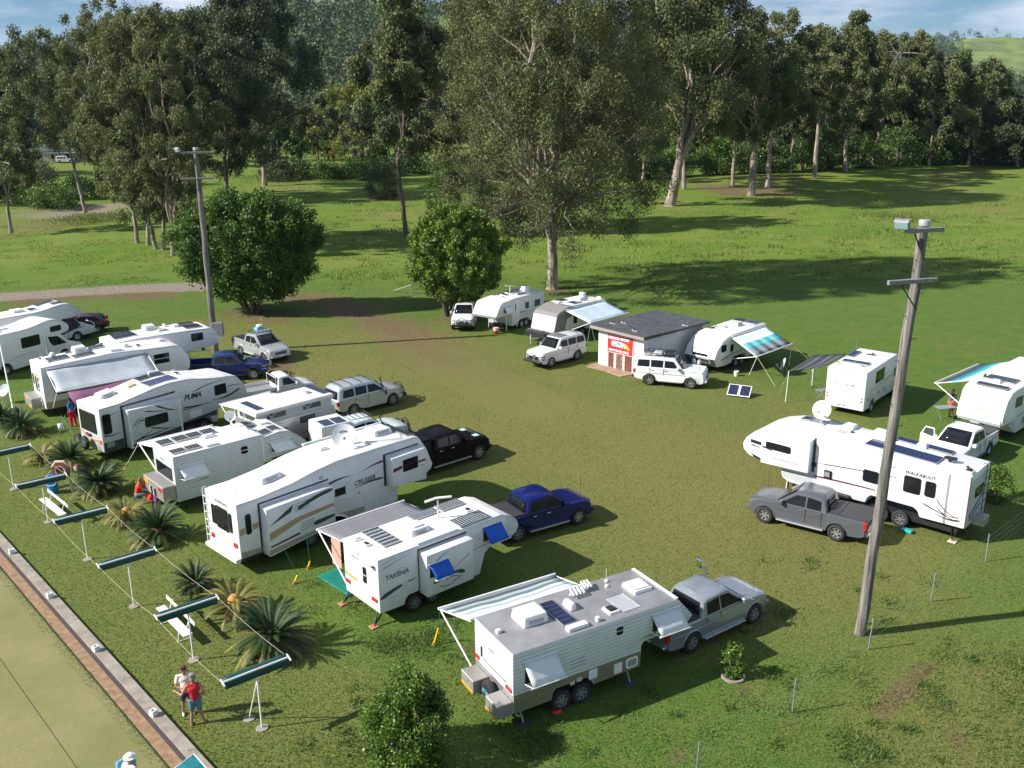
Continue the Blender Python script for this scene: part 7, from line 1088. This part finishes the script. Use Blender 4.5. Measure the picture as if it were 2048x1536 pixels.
# --- background belt: six kinds copied, each tree its own object
protos=[]
for i,(H,cw,lf,cb,sh_) in enumerate(((26,13,'gum',.2,'oval'),(22,15,'gumd',.14,'broad'),(30,13,'gum2',.24,'oval'),(20,12,'bush',.08,'broad'),(27,11,'gumd',.12,'cone'),(24,15,'gum2',.16,'broad'))):
    o=thing('distant_tree','x','tree',(0,0,0)); gum_parts(H,cw,900+i,lf,barkw if i%2 else barkd,cb,13000,.46,80,.35,root=o,shape=sh_); kids_index(o); protos.append((o,H))
used=[False]*6; rg2=random.Random(11); BELT=[]
rows_=[(300,-100,2150,44,215),(262,1225,2120,60,150)]
belt=[]
for x in range(-60,1300,56): belt.append((x+rg2.uniform(-20,20),rg2.uniform(308,336),None))
for x in range(-60,1300,80): belt.append((x+rg2.uniform(-20,20),rg2.uniform(286,303),None))
for x in range(1230,2150,46): belt.append((x+rg2.uniform(-14,14),rg2.uniform(322,333),None))
for x in range(1240,2150,60): belt.append((x+rg2.uniform(-18,18),rg2.uniform(304,316),None))
sky_l=[(-100,200),(100,190),(300,130),(460,150),(560,200),(640,235),(760,150),(850,90),(1000,60),(1230,90),(1400,110),(1560,110),(1700,120),(1820,150),(1900,165),(2000,225),(2150,230)]
kind_w=['slender gum','broad dark tree','tall olive gum','low leafy tree','pointed dark tree','spreading olive gum']
for x,y,_ in belt:
    top=np.interp(x,[a for a,b in sky_l],[b for a,b in sky_l])+rg2.uniform(0,55)
    b_=G(x,y); H=height_at(b_,top); i=rg2.randrange(6)
    if 560<x<880: i=3 if rg2.random()<.5 else 1
    pr,PH=protos[i]
    if not used[i]: o=pr; used[i]=True
    else: o=copytree(pr)
    o.location=(b_.x,b_.y,-.3); s_=H/PH; w_=s_*rg2.uniform(.9,1.25); o.scale=(w_,w_,s_); o.rotation_euler=(0,0,rg2.uniform(0,6.28)); BELT.append((x,y,i,o)); o['group']='distant %ss behind the camp'%kind_w[i]
for i in range(6):
    if not used[i]:
        for c_ in KIDS[protos[i][0].name]: bpy.data.objects.remove(c_)
        bpy.data.objects.remove(protos[i][0])
ORD='first second third fourth fifth sixth seventh eighth ninth tenth eleventh twelfth thirteenth fourteenth fifteenth sixteenth seventeenth eighteenth nineteenth twentieth'.split()
for i in range(6):
    l_=sorted([q for q in BELT if q[2]==i],key=lambda q:q[0])
    for j,q in enumerate(l_):
        n_=len(l_); q[3]['label']='%s %s from the %s in the far belt of trees'%(ORD[j] if j<(n_+1)//2 else ORD[n_-1-j],kind_w[i],'left' if j<(n_+1)//2 else 'right')
# --- hills and the forest on them
def hz(P):
    x,y=P[:,0],P[:,1]; bx=x/np.maximum(y,1)          # bearing keeps the skyline where it is seen
    s_=np.interp(bx,[-.75,-.52,-.46,-.40,-.30,-.22,-.13,-.06,.02,.10,.3,.6],[40,48,58,70,90,112,106,96,86,70,30,10])
    h1=s_*sstep(430,900,y)*(1-.35*sstep(1050,1700,y))
    s2=np.interp(bx,[-.2,.1,.30,.38,.42,.455,.50,.56,.8],[70,80,88,98,104,110,104,96,90]); h2=s2*sstep(1150,2000,y)
    s3=np.interp(bx,[-.3,.05,.2,.27,.33,.6],[110,130,190,200,225,200]); h3=s3*sstep(3200,4600,y)
    n=(fbm(P,170,41)-.5)*46*sstep(480,900,y)+(fbm(P,60,43)-.5)*9*sstep(480,900,y)
    return np.maximum(np.maximum(h1,h2),h3)+n-14
hx=np.linspace(-1,1,261); hy=np.geomspace(400,6000,190); HX,HY=np.meshgrid(hx,hy); HP=np.stack([(HX*HY*.82).ravel(),HY.ravel()],-1); hzv=hz(HP)
I=np.arange(261*190).reshape(190,261); hq=np.stack([I[:-1,:-1],I[:-1,1:],I[1:,1:],I[1:,:-1]],-1).reshape(-1,4); hm=npmesh('hills',np.concatenate([HP,hzv[:,None]],1),hq); smooth(hm)
hmat=bpy.data.materials.new('hill_grass'); hmat.use_nodes=True; nt=hmat.node_tree; bs=nt.nodes['Principled BSDF']; bs.inputs['Roughness'].default_value=.95; tc=nn(nt,'ShaderNodeTexCoord'); nt.links.new(ramp(noise(.02,8,.7),(.08,.13,.025),(.19,.23,.06)),bs.inputs['Base Color']); ho=link('hills',hm,None,hmat); ho['kind']='structure'
# crowns of the far forest: one mass of leaf clumps over the slopes
rg=np.random.default_rng(77); N=15000; y=np.exp(rg.uniform(np.log(430),np.log(2700),N)); bx=rg.uniform(-.62,.62,N); T=np.stack([bx*y,y],-1)
open_=(fbm(T,120,51)>.66); clear=((np.abs(bx-.485)<.034)&(y>1150)&(y<1980))|((np.abs(bx+.185)<.02)&(y>840)); T=T[~(open_&(rg.uniform(0,1,N)<.7))&~clear]; tz=hz(T)
H_=rg.uniform(10,21,len(T))*np.where(T[:,1]>1200,1.15,1); C=[]
Cx=np.stack([T[:,0],T[:,1],tz+H_*.55,H_*.42],-1); C2=np.stack([T[:,0]+rg.normal(0,2,len(T)),T[:,1]+rg.normal(0,2,len(T)),tz+H_*.85,H_*.30],-1); CC=np.concatenate([Cx,C2])
def forest(name,CC,per,s):
    k=len(CC); rg=np.random.default_rng(5); pick=np.repeat(np.arange(k),per); N=len(pick); c=CC[pick]; d=rg.normal(0,1,(N,3)); d/=np.linalg.norm(d,axis=1)[:,None]; p=c[:,:3]+d*(c[:,3]*rg.uniform(.55,1,N))[:,None]; u=np.cross(d,rg.normal(0,1,(N,3))); u/=np.linalg.norm(u,axis=1)[:,None]; v=np.cross(d,u)+d*rg.uniform(-.6,.6,(N,1)); L_=(c[:,3]*s)[:,None]*rg.uniform(.7,1.3,(N,1))
    V=np.stack([p-u*L_,p-v*L_,p+u*L_,p+v*L_],1).reshape(-1,3); me=npmesh(name,V,np.arange(4*N).reshape(-1,4)); cv=rg.uniform(0,1,k); attr(me,'var',np.clip(.65*cv[pick]+.35*rg.uniform(0,1,N),0,1),'FACE'); o=link(name,me,None,LEAF['forest']); o['kind']='stuff'; return o
forest('forest',CC,42,.12)
# farm house, vehicles and red shed far off
q=G(150,322); o=thing('farm_house','pale farm house with silver roof half hidden by trees at the far left','house',(q.x,q.y,0),R(8)); box('wall',(-8,8,-4,4,0,3.2),mat('cream_wall',(.55,.55,.52),.7),o,0); prism('roof',[(-8.6,3.1),(8.6,3.1),(6,5.4),(-6,5.4)],-4.6,4.6,mat('silver_roof',(.50,.53,.56),.4,.4),o); 
for x in (-5,-1.5,2,5): box('window',(x,x+1.3,-4.05,-3.98,1,2.2),glass,o,0)
for x in (-7.5,-3.5,.5,4.5,7.8): box('verandah_post',(x,x+.15,-6,-5.85,0,2.6),wpaint,o,0)
box('verandah_roof',(-8.2,8.2,-6.2,-4.02,2.6,2.75),mat('silver_roof',(.5,.53,.56)),o,0)
car('station_wagon','white wagon parked in front of the far farm house','car',place(128,322,.5,2,0,.1),'wagon',whp,bed='none'); q=G(662,314); o=thing('farm_machine','small orange-red machine far off beyond the thin bare-trunked gum','machine',(q.x,q.y,0)); box('machine_body',(-1.5,1.5,-1,1,.4,1.8),mat('orange_red_paint',(.55,.08,.02),.5),o,.1); box('cab',(-1.2,.1,-.8,.8,1.8,2.6),mat('orange_red_paint',(.55,.08,.02),.5),o,.08)
for x in (-1,1):
    for y in (-1,1): wheel(o,x,y,.5,.3,'steel')
hut=thing('hill_house','tiny pale roofed house among the trees below the left hill','house',(*G(685,196)[:2],0)) if False else None
# transmission tower on the left skyline
tb=np.array([[-.487*800,800.]]); tz_=float(hz(tb)[0]); o=thing('power_tower','thin lattice transmission tower on the left skyline','tower',(tb[0,0],tb[0,1],tz_)); L_=[]
for s in (-1,1): L_+=[[(s*3.5,0,0),(s*1.2,0,22),(s*4.5,0,33)],[(s*3.5,3,0),(s*1.2,0,22)]]
for k in range(6): w0,w1=3.5-.4*k,3.5-.4*(k+1); L_+=[[(-w0,0,3.6*k),(w1,0,3.6*k+3.6)],[(w0,0,3.6*k),(-w1,0,3.6*k+3.6)]]
L_+=[[(-8,0,30),(8,0,30)],[(-1.2,0,22),(1.2,0,22)]]; tubes('lattice',L_,.22,grey,o,4)
# ================================================================== CYCADS
fr_g=leafmat('cycad_green',(.007,.030,.006),(.045,.090,.015),.15,.6); fr_y=leafmat('cycad_yellowing',(.06,.08,.014),(.32,.28,.06),.2,.6); conem=mat('cycad_cone',(.50,.25,.07),.8,amt=.35,scale=22,bump=.8); corem=mat('cycad_crown_base',(.20,.09,.05),.9,amt=.5,scale=18,bump=.8)
def fronds(name,n,L_,m,parent,el0,el1,seed,droopk=1.):
    rg=np.random.default_rng(seed); V=[];Q=[]; K=22
    for f in range(n):
        az=rg.uniform(0,2*PI); el=rg.uniform(el0,el1); l=L_*rg.uniform(.85,1.1); p=np.array([.1*cos(az),.1*sin(az),.45]); pts=[p]; e=el
        for k in range(K): e-=(.036*droopk)*(1+k*.045); p=p+np.array([cos(az)*cos(e),sin(az)*cos(e),sin(e)])*l/K; pts.append(p)
        sd=np.array([-sin(az),cos(az),0.]); 
        for k in range(2,K+1):
            a=pts[k-1]; d=pts[k]-pts[k-1]; d=d/np.linalg.norm(d); up=np.cross(sd,d); w=.165*sin(PI*min(.97,(k/K)*.85+.12))**.6*l/1.2
            for s in (-1,1):
                for h in (0,.5):
                    a2=a+d*(l/K)*h; tip=a2+(sd*s*.82+d*.5+up*.22)*w; b0=len(V); V+=[a2-d*.007,a2+d*.020,tip]; Q.append((b0,b0+1,b0+2))
            
    V=np.array(V); me=npmesh(name,V,np.array(Q),3); per=(K-1)*4; cv=np.repeat(rg.uniform(0,1,n),per)[:len(Q)]; attr(me,'var',np.clip(.6*cv+.4*rg.uniform(0,1,len(Q)),0,1),'FACE'); return link(name,me,parent,m)
def cycad(label,pos,size,kind,cone=False,rz=0.):
    o=thing('cycad_palm',label,'cycad',(pos.x,pos.y,0),rz,'cycads along the lawn'); bm=bmesh.new(); lathe(bm,[(0,-.05),(.26,-.05),(.28,.25),(.20,.5),(.0,.55)],'z',14); fin('trunk',bm,corem,o,auto=60)
    TI[0]+=1
    if kind=='y': fronds('frond_crown',60,1.05,fr_y,o,-.2,1.1,TI[0],1.0)
    else: fronds('frond_crown',78,1.05,fr_g,o,-.05,1.4,TI[0],.7); fronds('old_fronds',20,1.1,fr_y,o,-.35,.15,TI[0]+500,.8)
    if cone: bm=bmesh.new(); lathe(bm,[(.0,.36),(.17,.38),(.20,.47),(.19,.60),(.11,.70),(0,.74)],'z',18); c=fin('cone',bm,conem,o,auto=60)
    o.scale=(size,)*3; return o
CY=[('nearest and largest dark cycad, just past the last furled shade',(545,1300),1.22,'g',0),('yellowish cycad with a big orange cone, second nearest',(472,1232),1.12,'y',1),('small dark cycad standing alone on the lawn',(392,1183),.80,'g',0),('large dark cycad behind the cruiser-lettered van, fourth nearest',(318,1080),1.12,'g',0),('pale cycad with an orange cone beside the person in orange',(256,1045),.95,'y',1),('dark cycad in front of the caravan with the chequer plate box',(200,985),1.08,'g',0),('dark cycad between the hose reel and the spare wheels',(142,935),1.05,'g',0),('yellowing cycad left of the spare wheels',(88,925),.92,'y',0),('dark cycad at the foot of the thin white pole',(45,868),1.05,'g',0),('dark cycad cut by the left edge',(5,850),1.0,'g',0)]
for l,p,s,k_,c in CY: cycad(l.replace('cruiser-lettered','tan-striped'),G(*p),s*1.12,k_,c,rr.uniform(0,6))
# ================================================================== PEOPLE
def capsules(bm,segs):
    for a,b,ra,rb in segs:
        a=Vector(a); b=Vector(b); d=b-a; n=max(2,int(d.length/.05)); tube(bm,[a.lerp(b,i/n) for i in range(n+1)],[ra+(rb-ra)*i/n for i in range(n+1)],12,True)
        for c,r in ((a,ra),(b,rb)): bmesh.ops.create_icosphere(bm,subdivisions=2,radius=r,matrix=Matrix.Translation(c))
def blob(name,segs,m,parent,vox=.014,extra=None,sm=2):
    bm=bmesh.new(); capsules(bm,segs)
    for c,r,sc_ in (extra or []): bmesh.ops.create_icosphere(bm,subdivisions=3,radius=r,matrix=Matrix.Translation(c)@Matrix.Diagonal((*sc_,1)))
    me=bpy.data.meshes.new(name); bm.to_mesh(me); bm.free(); o=bpy.data.objects.new(name,me); COL.objects.link(o); r_=o.modifiers.new('r','REMESH'); r_.mode='VOXEL'; r_.voxel_size=vox; s_=o.modifiers.new('s','SMOOTH'); s_.iterations=sm; s_.factor=.5
    m2=bpy.data.meshes.new_from_object(o.evaluated_get(bpy.context.evaluated_depsgraph_get())); bpy.data.objects.remove(o); smooth(m2); m2.name=name; m2.materials.clear(); return link(name,m2,parent,m)
skin=mat('fair_skin',(.42,.20,.12),.55,amt=.08); skin2=mat('tanned_skin',(.34,.16,.10),.55,amt=.08)  # two plain skin tones, the second browner
def figure(label,pos,rz,J,top,bot,skinm=skin,hair=None,hat=None,sleeve=.5,shorts=True,fat=1.,shoe=None,topname='shirt'):
    """J: joints hip(2), knee(2), ankle(2), chest, neck, head, shoulder(2), elbow(2), wrist(2); facing +x in its own frame, left is +y"""
    o=thing('person',label,'person',(pos.x,pos.y,pos.z if len(pos)>2 else 0),rz); V=Vector; j={k:V(v) for k,v in J.items()}; s=[]
    for q in 'lr':
        s+=[(j['hip'+q],j['kne'+q],.088*fat,.060),(j['kne'+q],j['ank'+q],.058,.038),(j['ank'+q]-V((.03,0,.03)),j['ank'+q]+V((.14,.0,-.045)),.036,.028)]
        s+=[(j['sho'+q],j['elb'+q],.052*fat,.040),(j['elb'+q],j['wri'+q],.038,.026)]
        d=(j['wri'+q]-j['elb'+q]).normalized(); si=1 if q=='l' else -1; sd=d.cross(V((0,0,1))); sd=sd.normalized() if sd.length>.1 else V((0,1,0)); n_=sd.cross(d); w=j['wri'+q]; pal=w+d*.075; s.append((w+d*.02,pal,.030,.032)); s.append((w+d*.045-sd*.02,w+d*.045+sd*.02,.024,.024))
        for f,(o_,l_) in enumerate(((-.032,.060),(-.011,.072),(.011,.068),(.031,.052))): a_=pal+sd*o_; m_=a_+d*l_*.55-n_*.008; s+=[(a_,m_,.0115,.0105),(m_,m_+d*l_*.45-n_*.022,.0105,.009)]
        s.append((w+d*.03-sd*.03*si,w+d*.075-sd*.062*si,.014,.010))
    pel=(j['hipl']+j['hipr'])/2; s+=[(j['hipl'],j['hipr'],.098*fat,.098*fat),(pel,j['chest'],.115*fat,.125*fat),(j['shol'],j['shor'],.062,.062),(j['chest']+V((0,.06,0)),j['chest']-V((0,.06,0)),.118*fat,.118*fat),(j['chest'],j['neck'],.11,.055),(j['neck'],j['head'],.050,.052)]
    if fat>1.1: s.append((pel+V((.05,0,.1)),j['chest']+V((.05,0,-.12)),.125*fat,.12*fat))
    hd=j['head']; f_=(V((cos(J.get('look',0)),sin(J.get('look',0)),-.12))).normalized() if 'look' in J else V((1,0,-.1)).normalized(); sd=f_.cross(V((0,0,1))).normalized(); up=sd.cross(f_)
    ex=[(hd+up*.03,.098,(1,.86,1.12)),(hd+f_*.03-up*.055,.062,(1,.9,.9)),(hd+f_*.105-up*.005,.018,(1,.8,1.4)),(hd+sd*.082,.024,(.7,.5,1.2)),(hd-sd*.082,.024,(.7,.5,1.2)),(hd+f_*.088-up*.05,.022,(.6,1.3,.5))]
    blob('body',s,skinm,o,.0125,ex)
    for k_ in (-1,1): bm=bmesh.new(); bmesh.ops.create_icosphere(bm,subdivisions=1,radius=.012,matrix=Matrix.Translation(hd+f_*.088+sd*.033*k_+up*.022)); fin('eye',bm,black,o,sm=True)
    g=.016; T=[(pel+V((0,0,.03)),j['chest'],.115*fat+g,.125*fat+g),(j['chest']+V((0,.06,0)),j['chest']-V((0,.06,0)),.118*fat+g,.118*fat+g),(j['chest'],j['neck']-V((0,0,.055)),.11+g,.055+g),(j['shol']*.85+j['shor']*.15,j['shor']*.85+j['shol']*.15,.062+g,.062+g)]
    if fat>1.1: T.append((pel+V((.05,0,.1)),j['chest']+V((.05,0,-.12)),.125*fat+g,.12*fat+g))
    if sleeve:
        for q in 'lr': T.append((j['sho'+q],j['sho'+q].lerp(j['elb'+q],sleeve),.052*fat+g+.004,.046*fat+g+.006))
    blob(topname,T,top,o,.016)
    Bt=[(j['hipl'],j['hipr'],.098*fat+g,.098*fat+g),(pel,pel+V((0,0,.06)),.115*fat+g,.115*fat+g)]
    for q in 'lr': Bt.append((j['hip'+q],j['hip'+q].lerp(j['kne'+q],.75 if shorts else 1.),.088*fat+g+.004,.072+g+.006)); 
    if not shorts:
        for q in 'lr': Bt.append((j['kne'+q],j['ank'+q],.072+g,.05+g))
    blob('shorts' if shorts else 'trousers',Bt,bot,o,.016)
    if hair: blob('hair',[(hd-f_*.02+up*.055,hd-f_*.045-up*.01,.098,.085)],hair,o,.014)
    if hat:
        hm_,kind=hat; bm=bmesh.new(); br=.17 if kind=='brim' else .105; lathe(bm,[(br,.0),(br*.98,.012),(.105,.015),(.10,.09),(.06,.115),(0,.118)],'z',18); 
        if kind=='cap': bbox(bm,.06,.19,-.06,.06,.0,.012)
        bmesh.ops.transform(bm,matrix=Matrix.Translation(hd+up*.075)@Matrix.Rotation(math.atan2(f_.y,f_.x),4,'Z'),verts=bm.verts); fin('hat',bm,hm_,o,auto=50)
    if shoe:
        for q in 'lr': blob('shoe',[(j['ank'+q]-V((.04,0,.045)),j['ank'+q]+V((.13,0,-.05)),.048,.040)],shoe,o,.014)
    return o
ST_=dict(hipl=(0,.09,.90),hipr=(0,-.09,.90),knel=(.02,.12,.48),kner=(-.02,-.12,.48),ankl=(.0,.14,.08),ankr=(-.04,-.15,.08),chest=(.0,0,1.28),neck=(.01,0,1.48),head=(.04,0,1.60),shol=(0,.19,1.40),shor=(0,-.19,1.40),elbl=(-.06,.27,1.12),elbr=(-.06,-.27,1.12),wril=(.05,.25,.90),wrir=(.05,-.25,.90))
a=dict(ST_); a.update(elbl=(-.02,.36,1.13),wril=(.18,.52,1.16),elbr=(-.12,-.32,1.14),wrir=(.10,-.20,.98),ankl=(-.02,.17,.08),ankr=(-.02,-.22,.08))
p=px2(872,1340); figure('person in a red singlet, blue shorts and cap, standing with one hand held out',p,R(108),a,mat('red_singlet',(.50,.012,.02),.8),mat('denim_blue',(.09,.19,.27),.85),skin,mat('grey_hair',(.25,.22,.19),.8),(mat('grey_cap',(.25,.20,.18),.8),'cap'),0,True,1.12,topname='singlet')
a=dict(ST_); a.update(elbl=(.08,.26,1.12),wril=(.26,.08,1.12),elbr=(.06,-.26,1.12),wrir=(.24,-.05,1.05)); p=px2(833,1296); figure('person in a cream tee shirt and dark cap facing the one in red',p,R(-70),a,mat('cream_tee',(.68,.66,.60),.85),mat('navy_shorts',(.03,.06,.12),.85),skin,mat('grey_hair',(.25,.22,.19),.8),(mat('brown_cap',(.08,.04,.035),.8),'cap'),.55,True,1.18,shoe=mat('white_shoe',(.7,.68,.68),.7))
a=dict(ST_); a.update(chest=(.18,0,1.22),neck=(.28,0,1.36),head=(.37,0,1.43),shol=(.22,.18,1.32),shor=(.22,-.18,1.32),elbl=(.32,.22,1.06),elbr=(.32,-.22,1.06),wril=(.50,.1,.98),wrir=(.50,-.1,.98))
p=G(255,1592); figure('person in a sky blue shirt bending forward on the bowling green at the bottom edge',p,R(-45),a,mat('sky_blue_shirt',(.12,.36,.58),.85),mat('white_trousers',(.66,.66,.64),.85),skin2,mat('silver_hair',(.36,.30,.28),.8),None,.6,False,1.1)
p=G(272,1618); figure('person in a broad white hat, only the hat showing above the bottom edge',p,R(60),dict(ST_),mat('white_shirt',(.72,.72,.71),.85),mat('white_trousers',(.66,.66,.64),.85),skin,None,(wpaint,'brim'),.6,False,1.05)
# seated person at the rear box
a=dict(hipl=(0,.10,.42),hipr=(0,-.10,.42),knel=(.40,.13,.46),kner=(.40,-.13,.46),ankl=(.42,.14,.08),ankr=(.42,-.14,.08),chest=(.10,0,.82),neck=(.16,0,1.02),head=(.22,0,1.13),shol=(.12,.18,.94),shor=(.12,-.18,.94),elbl=(.30,.24,.72),elbr=(.30,-.24,.72),wril=(.55,.12,.80),wrir=(.55,-.10,.74))
p=px2(612,378); p=G(277,1005); figure('person in an orange-red shirt sitting at the chequer plate box on the lawn',p,R(20),a,mat('orange_red_shirt',(.72,.06,.02),.8),mat('grey_shorts',(.2,.2,.22),.85),skin,mat('light_brown_hair',(.22,.11,.06),.8),None,.6,True,1.08)
o=thing('camp_stool','small folding stool under the person in the orange-red shirt','stool',(p.x,p.y,0),R(20)); box('stool_seat',(-.2,.2,-.2,.2,.28,.31),dgrey,o,.01); 
for s in (-1,1): tubes('leg',[[(-.18,s*.18,0),(.18,s*.18,.28)],[(.18,s*.18,0),(-.18,s*.18,.28)]],.012,alloy,o,5)
q=G(303,1005); o=thing('red_bags','heap of red and purple bags in front of the chequer plate box','bag',(q.x,q.y,0)); blob('red_bag',[((0,0,.2),(.05,.1,.45),.2,.14)],mat('red_cloth',(.60,.02,.03),.8),o,.03); blob('purple_bag',[((.35,-.15,.2),(.3,-.1,.45),.18,.12)],mat('purple_cloth',(.16,.05,.16),.85),o,.03)
p=G(148,852); a=dict(ST_); figure('person in a long red skirt and blue top under the plum shade cloth',p,R(160),a,mat('bright_blue_top',(.0,.18,.55),.8),mat('red_skirt',(.55,.0,.02),.8),skin2,mat('dark_hair',(.04,.03,.02),.7),None,.5,False,1.0)
a=dict(ST_); a.update(elbl=(.1,.26,1.12),wril=(.3,.12,1.05)); p=G(1560+1430/4.1967,680+648/4.1967); figure('person in a red and dark shirt standing under the teal banded awning',p,R(200),a,mat('dark_teal_shirt',(.03,.06,.08),.85),mat('salmon_shorts',(.45,.12,.09),.85),skin,mat('brown_hair',(.15,.07,.05),.8),None,.5,True,1.05)
# teal tent corner at the bottom edge
q=[G(345,1536,.8),G(378,1510,1.),G(392,1510,1.),G(412,1536,.8)]
q=[G(338,1545,.75),G(388,1508,.75),G(420,1545,.75),G(380,1590,.75)]
o=thing('shade_cover','teal canvas cover with white edges, its corner showing at the bottom edge','cover',(0,0,0)); quadmesh('canvas_cover',[[q[0],(q[0]+q[1])/2,q[1]],[(q[0]+q[3])/2,(q[0]+q[1]+q[2]+q[3])/4+Vector((0,0,.10)),(q[1]+q[2])/2],[q[3],(q[3]+q[2])/2,q[2]]],mat('teal_tent',(.01,.17,.20),.7,amt=.2),o,.01,False); tubes('frame_edge',[[q[0],q[1],q[2],q[3],q[0]]],.025,wpaint,o,6)
for p in q: tubes('frame_leg',[[p,(p.x,p.y,.1)]],.02,wpaint,o,6)

# ------------------------------------------------------------------ air
hb=box('haze',(-5200,5200,-80,6300,-45,420),(),None,0); hb['kind']='stuff'
hmz=bpy.data.materials.new('haze_air'); hmz.use_nodes=True; nt=hmz.node_tree; nt.nodes.clear(); ou=nn(nt,'ShaderNodeOutputMaterial'); pv=nn(nt,'ShaderNodeVolumePrincipled'); pv.inputs['Color'].default_value=(.50,.70,1.,1); pv.inputs['Density'].default_value=.00004; pv.inputs['Anisotropy'].default_value=.2; nt.links.new(pv.outputs[0],ou.inputs['Volume']); hb.data.materials.append(hmz)
